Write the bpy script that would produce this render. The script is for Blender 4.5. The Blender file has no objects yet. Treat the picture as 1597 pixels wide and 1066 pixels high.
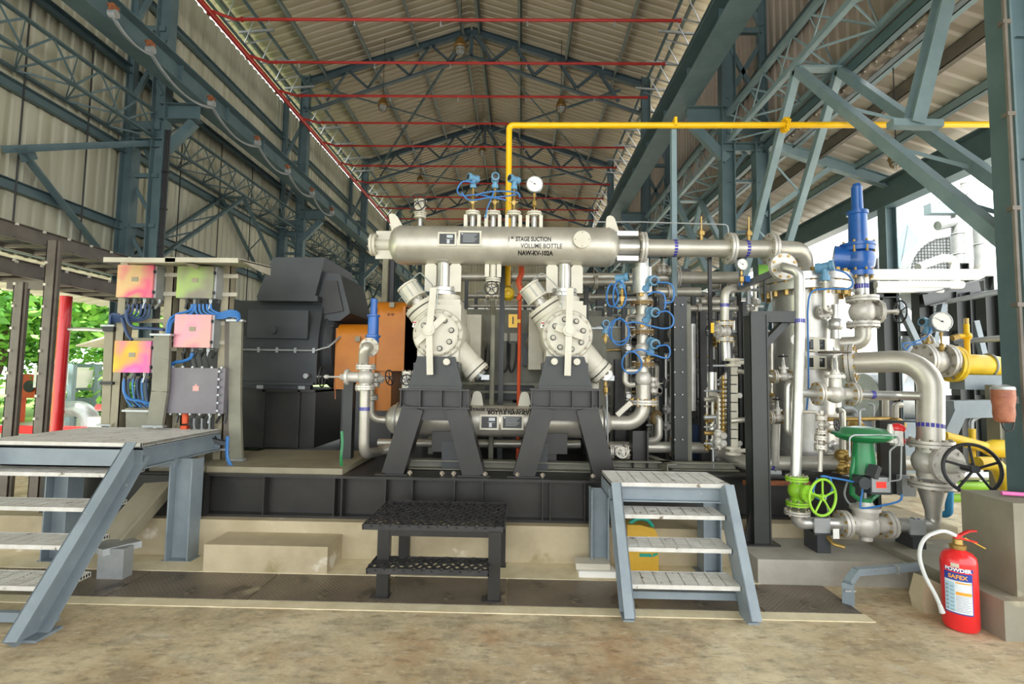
import bpy, math, random
from mathutils import Vector as V, Matrix, Euler
random.seed(7)
R_ = math.radians
SC = bpy.context.scene
COL = SC.collection
# ------------------------------------------------------------------ camera
F = 780.0
CAMPOS = V((0, 0, 1.65))
CAMROT = Matrix.Rotation(R_(1.0), 3, 'Z') @ Matrix.Rotation(R_(93.74), 3, 'X') @ Matrix.Rotation(R_(0.86), 3, 'Z')
cd = bpy.data.cameras.new('camera'); cam = bpy.data.objects.new('camera', cd); COL.objects.link(cam)
cd.sensor_width = 36.0; cd.lens = F * 36.0 / 1597.0; cd.clip_start = .05; cd.clip_end = 400
cam.matrix_world = Matrix.Translation(CAMPOS) @ CAMROT.to_4x4()
SC.camera = cam
# ------------------------------------------------------------------ world, sun, exposure
SC.view_settings.view_transform = 'Standard'
SC.view_settings.look = 'None'
SC.view_settings.gamma = 1.0
SC.view_settings.exposure = 0.78
w = bpy.data.worlds.new('sky'); SC.world = w; w.use_nodes = True
nt = w.node_tree; nt.nodes.clear()
wo = nt.nodes.new('ShaderNodeOutputWorld'); bg = nt.nodes.new('ShaderNodeBackground')
tc = nt.nodes.new('ShaderNodeTexCoord'); nz = nt.nodes.new('ShaderNodeTexNoise'); cr = nt.nodes.new('ShaderNodeValToRGB')
nz.inputs['Scale'].default_value = 2.0; nz.inputs['Detail'].default_value = 4
cr.color_ramp.elements[0].color = (.86, .93, 1, 1); cr.color_ramp.elements[1].color = (1, .99, .96, 1)
nt.links.new(tc.outputs['Generated'], nz.inputs['Vector']); nt.links.new(nz.outputs['Fac'], cr.inputs['Fac'])
nt.links.new(cr.outputs['Color'], bg.inputs['Color']); nt.links.new(bg.outputs['Background'], wo.inputs['Surface'])
bg.inputs['Strength'].default_value = 2.2
sl = bpy.data.lights.new('sun', 'SUN'); sl.energy = 9.0; sl.angle = R_(3); sl.color = (1, .96, .88)
sun = bpy.data.objects.new('sun', sl); COL.objects.link(sun)
sun.rotation_euler = (R_(26), R_(-20), 0)      # high, a little behind the camera, over the open side
SC.cycles.max_bounces = 10; SC.cycles.diffuse_bounces = 6; SC.cycles.glossy_bounces = 4
SC.cycles.sample_clamp_indirect = 6.0
# ------------------------------------------------------------------ picture point -> place
def ray(px, py): return CAMROT @ V(((px - 798.5) / F, -(py - 533) / F, -1.0))
def at(px, py, Y):
    d = ray(px, py); return CAMPOS + d * ((Y - CAMPOS.y) / d.y)
def gz(px, py, Z=0.0):
    d = ray(px, py); return CAMPOS + d * ((Z - CAMPOS.z) / d.z)
def atx(px, py, X):
    d = ray(px, py); return CAMPOS + d * (X / d.x)
def sz(n, Y): return n * Y / F
# ------------------------------------------------------------------ materials
def lin(c):
    if isinstance(c, str): c = [int(c[i:i+2], 16) / 255 for i in (0, 2, 4)]
    return tuple((x / 12.92 if x <= .04045 else ((x + .055) / 1.055) ** 2.4) for x in c) + (1,)
MATS = {}
def mat(name, c, rough=.5, metal=0.0, c2=None, scale=6.0, amt=(.35, .65), bump=0.0, bscale=40.0, emit=0.0, spots=None, coat=0.0, trans=0.0, stretch=None):
    m = bpy.data.materials.new(name); m.use_nodes = True; n = m.node_tree; n.nodes.clear()
    out = n.nodes.new('ShaderNodeOutputMaterial'); p = n.nodes.new('ShaderNodeBsdfPrincipled')
    n.links.new(p.outputs[0], out.inputs[0])
    p.inputs['Base Color'].default_value = lin(c); p.inputs['Roughness'].default_value = rough; p.inputs['Metallic'].default_value = metal
    if coat: p.inputs['Coat Weight'].default_value = coat
    if trans: p.inputs['Transmission Weight'].default_value = trans
    co = n.nodes.new('ShaderNodeTexCoord'); src = co.outputs['Object']
    if stretch:
        mp = n.nodes.new('ShaderNodeMapping'); mp.inputs['Scale'].default_value = stretch; n.links.new(src, mp.inputs[0]); src = mp.outputs[0]
    col = None
    if c2 is not None:
        t = n.nodes.new('ShaderNodeTexNoise'); t.inputs['Scale'].default_value = scale; t.inputs['Detail'].default_value = 6; t.inputs['Roughness'].default_value = .6
        n.links.new(src, t.inputs['Vector'])
        r = n.nodes.new('ShaderNodeValToRGB'); r.color_ramp.elements[0].position = amt[0]; r.color_ramp.elements[1].position = amt[1]
        r.color_ramp.elements[0].color = lin(c); r.color_ramp.elements[1].color = lin(c2)
        n.links.new(t.outputs['Fac'], r.inputs['Fac']); col = r.outputs['Color']
    if spots:                                   # (colour, scale, threshold): splashes, rust, dirt with a shape of their own
        for (sc_, ss, th) in ([spots] if isinstance(spots, tuple) else spots):
            t2 = n.nodes.new('ShaderNodeTexNoise'); t2.inputs['Scale'].default_value = ss; t2.inputs['Detail'].default_value = 5
            n.links.new(src, t2.inputs['Vector'])
            r2 = n.nodes.new('ShaderNodeValToRGB'); r2.color_ramp.elements[0].position = th; r2.color_ramp.elements[1].position = min(1, th + .06)
            n.links.new(t2.outputs['Fac'], r2.inputs['Fac'])
            mx = n.nodes.new('ShaderNodeMix'); mx.data_type = 'RGBA'
            n.links.new(r2.outputs['Color'], mx.inputs[0])
            if col is None: mx.inputs[6].default_value = lin(c)
            else: n.links.new(col, mx.inputs[6])
            mx.inputs[7].default_value = lin(sc_); col = mx.outputs[2]
    if col is not None: n.links.new(col, p.inputs['Base Color'])
    if bump:
        b = n.nodes.new('ShaderNodeBump'); b.inputs['Strength'].default_value = bump; b.inputs['Distance'].default_value = .01
        t3 = n.nodes.new('ShaderNodeTexNoise'); t3.inputs['Scale'].default_value = bscale; t3.inputs['Detail'].default_value = 4
        n.links.new(src, t3.inputs['Vector']); n.links.new(t3.outputs['Fac'], b.inputs['Height']); n.links.new(b.outputs[0], p.inputs['Normal'])
    if emit:
        p.inputs['Emission Color'].default_value = lin(c); p.inputs['Emission Strength'].default_value = emit
    MATS[name] = m; return m
mat('blue_steel', '5a6e72', .5, 0, '4c6166', 3, spots=('7d8a88', 9, .74))
mat('purlin_grey', '7a8480', .5, 0, '6b7571', 3)
mat('truss_dark', '48595f', .5, 0, '3f4f55', 3)
mat('pale_steel', '83979c', .45, 0, '74898f', 3)
mat('grey_paint', '8a969d', .42, 0, '7c8890', 4, spots=('a9aca8', 14, .7))
mat('black_paint', '252524', .36, 0, '2f2e2c', 4, spots=('6a6660', 30, .77))
mat('dark_post', '2c302f', .4, 0, '353836', 4)
mat('motor_grey', '373b3e', .42, 0, '404345', 3)
mat('brown_steel', '6e665c', .5, 0, '5c554c', 4)
mat('tan_steel', '98917a', .5, 0, '8a836d', 4)
mat('silver', 'c6c2b6', .36, .5, 'b4b0a4', 5, spots=('978d7e', 7, .73))
mat('silver_bright', 'd2d1cd', .32, .7, 'bdbcb7', 6)
mat('galv', 'b4b8b9', .4, .5, 'a3a8a9', 8)
mat('valve_cast', 'd6d3cb', .42, .35, 'bdb9b0', 8, bump=.15, bscale=60)
mat('cream', 'd3cfbf', .4, 0, 'c8c3b2', 4, spots=('a89b80', 12, .74))
mat('cream_dark', 'bdb8a6', .45, 0, 'aca693', 4)
mat('olive_grey', '8b8a78', .5, 0, '77766a', 4)
mat('orange_guard', 'cc7c12', .42, 0, 'bd6f0e', 4, spots=('8f5c1c', 9, .73))
mat('valve_blue', '2463b4', .3, 0, '1d55a0', 5, coat=.3)
mat('transmitter_blue', '6b9dbd', .38, 0, '5f90b1', 6)
mat('cable_blue', '3474b8', .4); mat('cable_dark_blue', '33486e', .5); mat('cable_black', '232426', .5)
mat('cable_grey', '8d9294', .5)
mat('yellow', 'f4c20c', .36, 0, 'eab608', 4)
mat('yellow_dirty', 'f0cb2a', .4, 0, 'd9b428', 5)
mat('red_pipe', 'b02a24', .4, 0, 'a12620', 4)
mat('red_bright', 'e5272a', .28, 0, 'd81f24', 3, coat=.4)
mat('orange_red', 'dd5526', .5)
mat('green_actuator', '22894e', .35, 0, '1b7743', 5, coat=.2)
mat('lime', '9ed63c', .38, 0, '8fc92f', 6)
mat('teal', '2aa592', .4); mat('pink', 'e36fb0', .4); mat('light_blue', '3f9bd0', .4)
mat('can_yellow', 'e2b648', .35, 0, 'd5a838', 5)
mat('brass', 'b99b5a', .38, .7, '9d8148', 9); mat('rust', '9a5a32', .75, 0, '70432a', 20)
mat('rust_gold', '8d754a', .5, .3, '6d5836', 12); mat('bolt', '9c9282', .4, .6); mat('gasket', '26262a', .6)
mat('white', 'efeee9', .5); mat('black', '1a1a1b', .5); mat('plate_black', '2a2d2c', .35)
mat('blue_tape', '3a3aa0', .5)
mat('wrap_brown', 'a8674a', .45, 0, '8a4f38', 14, bump=.6, bscale=25)
mat('bark', '6a5a48', .9, 0, '4d4134', 6, bump=.8, bscale=14)
mat('leaf', '6fae3c', .55, 0, '8fcb50', 1.5); mat('leaf_dark', '4a8a34', .55, 0, '66a643', 1.5)
def floor_mat():
    """worn concrete: several scales of clouding, brown and grey stains, pale scrapes, small white specks"""
    m = mat('concrete', 'a8987a', .72); n = m.node_tree; p = [x for x in n.nodes if x.type == 'BSDF_PRINCIPLED'][0]
    co = n.nodes.new('ShaderNodeTexCoord'); col = None
    def layer(prev, c, scale, lo, hi, det=12, rough=.72, fac=1.0, st=(1, 1, 1), off=0):
        mp = n.nodes.new('ShaderNodeMapping'); mp.inputs['Scale'].default_value = st; mp.inputs['Location'].default_value = (off, off*.7, 0); n.links.new(co.outputs['Object'], mp.inputs[0])
        t = n.nodes.new('ShaderNodeTexNoise'); t.inputs['Scale'].default_value = scale; t.inputs['Detail'].default_value = det; t.inputs['Roughness'].default_value = rough; n.links.new(mp.outputs[0], t.inputs['Vector'])
        r = n.nodes.new('ShaderNodeMapRange'); r.inputs['From Min'].default_value = lo; r.inputs['From Max'].default_value = hi; r.inputs['To Max'].default_value = fac; n.links.new(t.outputs['Fac'], r.inputs[0])
        x = n.nodes.new('ShaderNodeMix'); x.data_type = 'RGBA'; n.links.new(r.outputs[0], x.inputs[0])
        if isinstance(prev, str): x.inputs[6].default_value = lin(prev)
        else: n.links.new(prev, x.inputs[6])
        x.inputs[7].default_value = lin(c); return x.outputs[2]
    col = layer('b09c78', 'dccfae', 1.1, .36, .62)
    col = layer(col, 'a3764a', .9, .5, .68, fac=.75, off=3)
    col = layer(col, '86806c', 2.0, .5, .66, fac=.6, off=7)
    col = layer(col, 'd9d2bf', 2.6, .56, .7, fac=.7, off=11, st=(.7, 1.6, 1))
    col = layer(col, '63543c', 1.6, .58, .72, fac=.75, off=17)
    col = layer(col, '5a4c34', 13, .5, .68, fac=.6, off=2, st=(.6, 1.3, 1))
    col = layer(col, '8a8574', 6, .52, .66, fac=.5, off=23, st=(.5, 1.5, 1))
    col = layer(col, 'e4dcc8', 18, .57, .68, fac=.75, off=5, st=(.5, 1.4, 1))
    n.links.new(col, p.inputs['Base Color'])
    t3 = n.nodes.new('ShaderNodeTexNoise'); t3.inputs['Scale'].default_value = 24; t3.inputs['Detail'].default_value = 8; n.links.new(co.outputs['Object'], t3.inputs['Vector'])
    b = n.nodes.new('ShaderNodeBump'); b.inputs['Strength'].default_value = .35; b.inputs['Distance'].default_value = .008; n.links.new(t3.outputs['Fac'], b.inputs['Height']); n.links.new(b.outputs[0], p.inputs['Normal'])
floor_mat()
mat('plinth_concrete', 'c2b597', .8, 0, 'aa9d80', 2.2, (.35, .65), .2, 25, spots=[('8d8055', 1.7, .62), ('d9d2c0', 3, .66)])
mat('edge_concrete', 'e2d7b8', .8, 0, 'cfc3a0', 5, bump=.2)
mat('pedestal_concrete', '8f8c7c', .75, 0, '7e7a69', 2, bump=.15, spots=('a29a83', 3, .65))
mat('grey_concrete', 'aaa69b', .8, 0, '979388', 3, bump=.2)
mat('pavement', 'd8d4c8', .9, 0, 'c8c3b4', 1)
mat('grass_mat', '7fa845', .9, 0, '99bd5c', .5)
mat('mirror_lid', 'c9a49a', .16, .9)
mat('lens', 'd8e2e0', .15, 0, trans=.6)
mat('lamp_brown', '8a6a35', .45, .4, '6f5328', 8)
mat('pvc_hose', 'cfd3d2', .35)
mat('screen_red', 'e0352c', .4, emit=.35)
mat('label_pink', 'd8a39b', .5)
mat('box_purple_grey', '77737a', .4, 0, '6b676e', 4)
def corr_mat(name, c, c2, sp=None, bumpy=0):
    return mat(name, c, .5, .0, c2, .8, (.3, .7), spots=sp, stretch=(1.2, 3.5, .12) if 'wall' in name else (.3, 2.5, .3))
corr_mat('roof_sheet', 'b3a892', 'a69b85', ('bfb6a2', 2.5, .7))
corr_mat('wall_sheet', 'bebdac', 'a09e88')
corr_mat('wall_sheet_brown', 'a5988c', '978b80')
corr_mat('lean_sheet', 'c9c0b4', 'bdb3a6')
def chequer():
    m = mat('chequer_plate', '857a6b', .45, .3, '6a6054', 2.5, spots=[('4f473e', 4, .6), ('a0957f', 3, .64)])
    n = m.node_tree; p = [x for x in n.nodes if x.type == 'BSDF_PRINCIPLED'][0]
    co = n.nodes.new('ShaderNodeTexCoord'); mp = n.nodes.new('ShaderNodeMapping'); mp.inputs['Scale'].default_value = (38, 38, 38); mp.inputs['Rotation'].default_value = (0, 0, .78)
    ck = n.nodes.new('ShaderNodeTexChecker'); ck.inputs['Scale'].default_value = 1
    vo = n.nodes.new('ShaderNodeTexVoronoi'); vo.inputs['Scale'].default_value = 1; vo.inputs['Randomness'].default_value = .15
    b = n.nodes.new('ShaderNodeBump'); b.inputs['Strength'].default_value = .9; b.inputs['Distance'].default_value = .006; b.invert = True
    n.links.new(co.outputs['Object'], mp.inputs[0]); n.links.new(mp.outputs[0], vo.inputs['Vector']); n.links.new(vo.outputs['Distance'], b.inputs['Height']); n.links.new(b.outputs[0], p.inputs['Normal'])
chequer()
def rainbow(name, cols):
    """sheen and reflections of a steel lid, painted in as smooth coloured patches"""
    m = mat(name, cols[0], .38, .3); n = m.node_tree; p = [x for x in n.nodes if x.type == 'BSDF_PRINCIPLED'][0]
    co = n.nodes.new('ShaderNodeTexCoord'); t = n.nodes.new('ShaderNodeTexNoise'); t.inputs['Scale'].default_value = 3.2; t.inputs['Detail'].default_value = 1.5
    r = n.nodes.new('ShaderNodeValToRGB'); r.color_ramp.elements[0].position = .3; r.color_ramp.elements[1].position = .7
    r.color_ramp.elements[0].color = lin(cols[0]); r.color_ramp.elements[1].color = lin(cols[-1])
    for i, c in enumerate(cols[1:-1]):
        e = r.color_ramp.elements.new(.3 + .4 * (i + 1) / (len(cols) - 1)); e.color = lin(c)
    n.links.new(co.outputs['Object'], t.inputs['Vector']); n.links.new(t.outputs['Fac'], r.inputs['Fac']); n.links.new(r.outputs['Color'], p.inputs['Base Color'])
rainbow('sheen_peach', ['d8a880', 'cfae7c', 'd8557c', 'a3b566'])  # coloured sheen of the lids is painted into their base colour
rainbow('sheen_green', ['a3bd58', '98ad6c', '857f72', '78756c'])
rainbow('sheen_pink', ['d27f92', 'd898a2', 'd29a90', 'c86a86'])
rainbow('sheen_magenta', ['dcb828', 'cf9a38', 'd6579a', 'd878ac'])
# ------------------------------------------------------------------ mesh builder
def frame(o, z, x=None):
    z = V(z).normalized()
    if x is None: x = V((1, 0, 0)) if abs(z.x) < .9 else V((0, 1, 0))
    x = V(x); x = (x - z * x.dot(z))
    if x.length < 1e-6: x = z.orthogonal()
    x.normalize(); y = z.cross(x)
    return Matrix(((x.x, y.x, z.x, o[0]), (x.y, y.y, z.y, o[1]), (x.z, y.z, z.z, o[2]), (0, 0, 0, 1)))
def fillet(pts, r, n=6):
    pts = [V(p) for p in pts]; out = [pts[0]]
    for a, b, c in zip(pts, pts[1:], pts[2:]):
        u = (a - b); v = (c - b); lu, lv = u.length, v.length
        if lu < 1e-6 or lv < 1e-6: continue
        u /= lu; v /= lv; ang = u.angle(v)
        if ang > 3.1: out.append(b); continue
        d = min(r / math.tan(ang / 2), lu * .49, lv * .49); rr = d * math.tan(ang / 2)
        cen = b + (u + v).normalized() * (rr / math.sin(ang / 2))
        p0, p1 = b + u * d - cen, b + v * d - cen
        tot = p0.angle(p1)
        for i in range(n + 1):
            t = i / n; q = (p0 * math.sin((1 - t) * tot) + p1 * math.sin(t * tot)) / max(1e-9, math.sin(tot)); out.append(cen + q)
    out.append(pts[-1]); return out
def smooth_path(pts, n=6):
    pts = [V(p) for p in pts]; q = [pts[0]] + pts + [pts[-1]]; out = []
    for i in range(1, len(q) - 2):
        p0, p1, p2, p3 = q[i-1:i+3]
        for k in range(n):
            t = k / n; out.append(.5 * ((2*p1) + (p2-p0)*t + (2*p0-5*p1+4*p2-p3)*t*t + (3*p1-p0-3*p2+p3)*t**3))
    out.append(pts[-1]); return out
class MB:
    def __init__(s): s.v = []; s.f = []; s.M = None; s.isl = []
    def add(s, vs, fs):
        b = len(s.v); s.isl.append((b, b + len(vs), len(s.f), len(s.f) + len(fs)))
        s.v += [(s.M @ V(q)) if s.M else V(q) for q in vs]; s.f += [tuple(b + i for i in q) for q in fs]; return s
    def bb(s, x0, x1, y0, y1, z0, z1):
        return s.add([(x0,y0,z0),(x1,y0,z0),(x1,y1,z0),(x0,y1,z0),(x0,y0,z1),(x1,y0,z1),(x1,y1,z1),(x0,y1,z1)],
                     [(0,3,2,1),(4,5,6,7),(0,1,5,4),(1,2,6,5),(2,3,7,6),(3,0,4,7)])
    def box(s, c, d): return s.bb(c[0]-d[0]/2, c[0]+d[0]/2, c[1]-d[1]/2, c[1]+d[1]/2, c[2]-d[2]/2, c[2]+d[2]/2)
    def loc(s, M): s.M = M; return s
    def bar(s, a, b, w, h, up=(0,0,1), ox=0, oz=0):
        """rectangular bar from a to b; w across, h along `up`"""
        a, b = V(a), V(b); d = (b - a); L = d.length; d /= L; u = V(up); u = u - d * u.dot(d)
        if u.length < 1e-5: u = d.orthogonal()
        u.normalize(); x = d.cross(u); vs = []
        for q in (a, b):
            for (i, j) in ((-1,-1),(1,-1),(1,1),(-1,1)): vs.append(q + x*(ox + i*w/2) + u*(oz + j*h/2))
        return s.add(vs, [(0,3,2,1),(4,5,6,7),(0,1,5,4),(1,2,6,5),(2,3,7,6),(3,0,4,7)])
    def ibeam(s, a, b, h, w, up=(0,0,1), tf=.014, tw=.01):
        s.bar(a, b, w, tf, up, 0, h/2 - tf/2); s.bar(a, b, w, tf, up, 0, -h/2 + tf/2); return s.bar(a, b, tw, h - 2*tf, up)
    def chan(s, a, b, h, w, up=(0,0,1), t=.01, side=1):
        s.bar(a, b, t, h, up, -side*(w/2 - t/2)); s.bar(a, b, w, t, up, 0, h/2 - t/2); return s.bar(a, b, w, t, up, 0, -h/2 + t/2)
    def ang(s, a, b, w, up=(0,0,1), t=.007, sx=1, sz_=1):
        s.bar(a, b, w, t, up, 0, sz_*(-w/2)); return s.bar(a, b, t, w, up, sx*(-w/2), 0)
    def tube(s, pts, r, n=10, caps=True, closed=False):
        pts = [V(p) for p in pts]; m = len(pts); rr = r if isinstance(r, (list, tuple)) else [r]*m
        T = []
        for i in range(m):
            a = pts[i-1] if (i or closed) else pts[0]; b = pts[(i+1) % m] if (i < m-1 or closed) else pts[-1]
            d = b - a; T.append(d.normalized() if d.length > 1e-9 else V((0,0,1)))
        u = T[0].orthogonal().normalized(); vs = []
        for i in range(m):
            u = u - T[i]*u.dot(T[i]); u = u.normalized() if u.length > 1e-6 else T[i].orthogonal().normalized(); w_ = T[i].cross(u)
            k = 1.0
            if 0 < i < m-1:
                ca = (pts[i]-pts[i-1]); cb = (pts[i+1]-pts[i])
                if ca.length > 1e-9 and cb.length > 1e-9: k = 1/max(.6, math.cos(ca.angle(cb)/2))
            vs += [pts[i] + (u*math.cos(2*math.pi*j/n) + w_*math.sin(2*math.pi*j/n))*rr[i]*(k if len(pts) < 5 else 1) for j in range(n)]
        fs = []
        for i in range(m if closed else m-1):
            for j in range(n):
                a = i*n + j; b = i*n + (j+1) % n; c = ((i+1) % m)*n + (j+1) % n; d = ((i+1) % m)*n + j; fs.append((a,b,c,d))
        if caps and not closed: fs += [tuple(range(n-1,-1,-1)), tuple((m-1)*n + j for j in range(n))]
        return s.add(vs, fs)
    def cyl(s, a, b, r, r1=None, n=16): return s.tube([a, b], [r, r if r1 is None else r1], n)
    def lathe(s, o, z, prof, n=24, x=None):
        """prof: (distance along z, radius)"""
        M = frame(o, z, x); vs = []; fs = []
        for (t, r) in prof:
            vs += [M @ V((r*math.cos(2*math.pi*j/n), r*math.sin(2*math.pi*j/n), t)) for j in range(n)]
        m = len(prof)
        for i in range(m-1):
            for j in range(n): fs.append((i*n+j, i*n+(j+1)%n, (i+1)*n+(j+1)%n, (i+1)*n+j))
        if prof[0][1] > 1e-4: fs.append(tuple(range(n-1,-1,-1)))
        if prof[-1][1] > 1e-4: fs.append(tuple((m-1)*n+j for j in range(n)))
        return s.add(vs, fs)
    def ball(s, c, r, n=14, k=(1,1,1)):
        vs = []; fs = []; h = n//2
        for i in range(h+1):
            a = math.pi*i/h
            vs += [(c[0]+r*k[0]*math.sin(a)*math.cos(2*math.pi*j/n), c[1]+r*k[1]*math.sin(a)*math.sin(2*math.pi*j/n), c[2]+r*k[2]*math.cos(a)) for j in range(n)]
        for i in range(h):
            for j in range(n): fs.append((i*n+j, (i+1)*n+j, (i+1)*n+(j+1)%n, i*n+(j+1)%n))
        return s.add(vs, fs)
    def ring(s, c, z, R, r, n=32, k=8, x=None):
        M = frame(c, z, x); return s.tube([M @ V((R*math.cos(2*math.pi*i/n), R*math.sin(2*math.pi*i/n), 0)) for i in range(n)], r, k, closed=True)
    def prism(s, poly, M, t):
        """flat polygon in the xy plane of M, thickness t along its z (centred)"""
        n = len(poly); vs = [M @ V((p[0], p[1], -t/2)) for p in poly] + [M @ V((p[0], p[1], t/2)) for p in poly]
        fs = [tuple(range(n-1,-1,-1)), tuple(range(n, 2*n))] + [(i, (i+1)%n, n+(i+1)%n, n+i) for i in range(n)]
        return s.add(vs, fs)
    def bolts(s, o, z, R, nb, r, t0, t1, ph=0.0, x=None, nn=6):
        M = frame(o, z, x)
        for i in range(nb):
            a = 2*math.pi*(i+ph)/nb; p = V((R*math.cos(a), R*math.sin(a), 0)); s.cyl(M @ (p + V((0,0,t0))), M @ (p + V((0,0,t1))), r, n=nn)
        return s
    def hexbolt(s, p, z, r, h): return s.cyl(p, V(p) + V(z)*h, r, n=6)
def mkmesh(name, mb, off=V((0,0,0)), auto=35):
    me = bpy.data.meshes.new(name); me.from_pydata([tuple(q - off) for q in mb.v], [], mb.f); me.update()
    import bmesh
    b = bmesh.new(); b.from_mesh(me); bmesh.ops.recalc_face_normals(b, faces=b.faces); b.to_mesh(me); b.free()
    if auto:
        me.polygons.foreach_set('use_smooth', [True]*len(me.polygons)); me.set_sharp_from_angle(angle=R_(auto))
    return me
def pieces(mb):
    """groups of the mesh's solids that lie far apart: each becomes a part of its own"""
    n = len(mb.isl)
    if not 1 < n <= 400: return [mb]
    bx = []
    for (a, b, _, _) in mb.isl:
        q = mb.v[a:b]; bx.append((min(p.x for p in q), min(p.y for p in q), min(p.z for p in q), max(p.x for p in q), max(p.y for p in q), max(p.z for p in q)))
    sz_ = [max(b[3]-b[0], b[4]-b[1], b[5]-b[2]) for b in bx]; par = list(range(n))
    def find(i):
        while par[i] != i: par[i] = par[par[i]]; i = par[i]
        return i
    for i in range(n):
        for j in range(i):
            a, b = bx[i], bx[j]; g = math.sqrt(sum(max(0, a[k]-b[k+3], b[k]-a[k+3])**2 for k in range(3)))
            if g <= max(.0199, .499*max(sz_[i], sz_[j])): par[find(i)] = find(j)
    grp = {}
    for i in range(n): grp.setdefault(find(i), []).append(i)
    if len(grp) == 1 or len(grp) > 100: return [mb]
    out = []
    for ids in grp.values():
        m = MB()
        for i in ids:
            a, b, fa, fb = mb.isl[i]; o = len(m.v); m.v += mb.v[a:b]; m.f += [tuple(x - a + o for x in f) for f in mb.f[fa:fb]]
        out.append(m)
    return out
def rootloc(o):
    L = V((0,0,0))
    while o is not None: L = L + V(o.location); o = o.parent
    return L
def T(name, label, cat, loc=(0,0,0), group=None):
    o = bpy.data.objects.new(name, None); COL.objects.link(o); o.location = loc; o.empty_display_size = .1
    return tag(o, label, cat, group)
def tag(o, label, cat, group=None):
    o['label'] = label; o['category'] = cat
    if group: o['group'] = group
    return o
def P(name, mb, m, parent, label=None, kind=None, auto=35, whole=False):
    if parent is not None and not whole:
        ps = pieces(mb)
        if len(ps) > 1:
            os_ = [P(name, q, m, parent, label, kind, auto, True) for q in ps]; return os_[0]
    me = mkmesh(name, mb, rootloc(parent) if parent else V((0,0,0)), auto); me.materials.append(MATS[m] if isinstance(m, str) else m)
    o = bpy.data.objects.new(name, me); COL.objects.link(o); o.parent = parent
    if label: o['label'] = label
    if kind: o['kind'] = kind
    return o
def ONE(name, mb, m, label, cat, group=None, auto=35, kind=None):
    xs = [q.x for q in mb.v]; ys = [q.y for q in mb.v]; zs = [q.z for q in mb.v]
    if kind is None and len(pieces(mb)) > 1:
        t = T(name, label, cat, ((min(xs)+max(xs))/2, (min(ys)+max(ys))/2, min(zs)), group); P(name.split('_')[-1] + '_segment', mb, m, t, auto=auto); return t
    b = V(((min(xs)+max(xs))/2, (min(ys)+max(ys))/2, min(zs)))
    me = mkmesh(name, mb, b, auto); me.materials.append(MATS[m] if isinstance(m, str) else m)
    o = bpy.data.objects.new(name, me); COL.objects.link(o); o.location = b
    if kind: o['kind'] = kind
    return tag(o, label, cat, group)
def STRUCT(name, mb, m, label=None, parent=None, auto=35):
    o = P(name, mb, m, parent, None, None, auto); o['kind'] = 'structure'
    if label: o['label'] = label
    return o
def clone(o, loc=None, label=None, parent=None, rot=None):
    c = o.copy(); COL.objects.link(c)
    if parent is not None: c.parent = parent
    if loc is not None: c.location = loc
    if rot is not None: c.rotation_euler = rot
    if label: c['label'] = label
    for ch in list(o.children): clone(ch, parent=c)
    return c
ORD = ['first','second','third','fourth','fifth','sixth','seventh','eighth','ninth','tenth','eleventh','twelfth','thirteenth','fourteenth','fifteenth','sixteenth']
FONTS = {}
def text(name, body, size, M, m, parent, label=None, bold=0.0, wrap=None, ext=.0015, align='CENTER', sx=1.0):
    """writing as a mesh in the xy plane of M; wrap=(radius): bent round a cylinder whose axis is the line's x direction; wrap=('v', r): round an upright cylinder"""
    cu = bpy.data.curves.new(name, 'FONT'); cu.body = body; cu.size = size; cu.align_x = align; cu.align_y = 'CENTER'; cu.offset = bold; cu.extrude = ext; cu.resolution_u = 3
    o = bpy.data.objects.new(name, cu); COL.objects.link(o)
    dg = bpy.context.evaluated_depsgraph_get(); dg.update(); ev = o.evaluated_get(dg); me0 = ev.to_mesh()
    mb = MB(); vs = []
    for q in me0.vertices:
        p = V(q.co); p.x *= sx
        if wrap is not None and isinstance(wrap, tuple):
            r = wrap[1]; a = p.x / r; p = V(((r + p.z)*math.sin(a), p.y, (r + p.z)*math.cos(a) - r))
        elif wrap: 
            a = p.y / wrap; p = V((p.x, (wrap + p.z)*math.sin(a), (wrap + p.z)*math.cos(a) - wrap))
        vs.append(M @ p)
    fs = [tuple(pl.vertices) for pl in me0.polygons]; ev.to_mesh_clear(); bpy.data.objects.remove(o); bpy.data.curves.remove(cu)
    mb.add(vs, fs)
    return P(name, mb, m, parent, label, auto=0)
# ================================================================== ground, plinth, trench
STRUCT('floor', MB().bb(-7.9, 7.5, -6, 44, -.15, 0), 'concrete')
STRUCT('ground_pavement', MB().bb(-15, -7.9, -8, 48, -.16, -.012).bb(7.5, 26, -8, 48, -.16, -.012), 'pavement', 'pale sunlit paving outside the shed')
STRUCT('ground_lawn', MB().bb(-70, -15, -20, 80, -.16, -.02), 'grass_mat', 'green lawn beyond the open side of the shed')
STRUCT('ground_field', MB().bb(26, 90, -20, 90, -.16, -.02).bb(-70, 90, 48, 120, -.17, -.03), 'pavement', 'pale yard far behind the shed')
STRUCT('trim_1', MB().bb(-7.9, 2.45, 3.57, 3.68, -.01, .006), 'edge_concrete', 'pale concrete strip along the near edge of the trench')
STRUCT('trim_2', MB().bb(-7.9, 1.95, 4.155, 4.52, -.01, .012), 'edge_concrete', 'concrete ledge between trench and plinth')
xs = [-7.0, -5.95, -4.9, -3.86, -2.98, -1.94, -1.0, -.08, .86, 1.75, 2.44]
for i in range(10):
    ONE('trench_cover_plate', MB().bb(xs[i]+.006, xs[i+1]-.006, 3.685, 4.15, .001, .008), 'chequer_plate',
        f'{ORD[9-i]} chequered steel trench cover plate, counted from the fire extinguisher end', 'cover plate', 'trench cover plates')
STRUCT('floor_plinth', MB().bb(-4.9, 1.95, 4.5, 9.6, 0, .325).bb(1.95, 4.0, 4.72, 9.6, 0, .325), 'plinth_concrete', 'concrete machine plinth under the steel skids')
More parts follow.
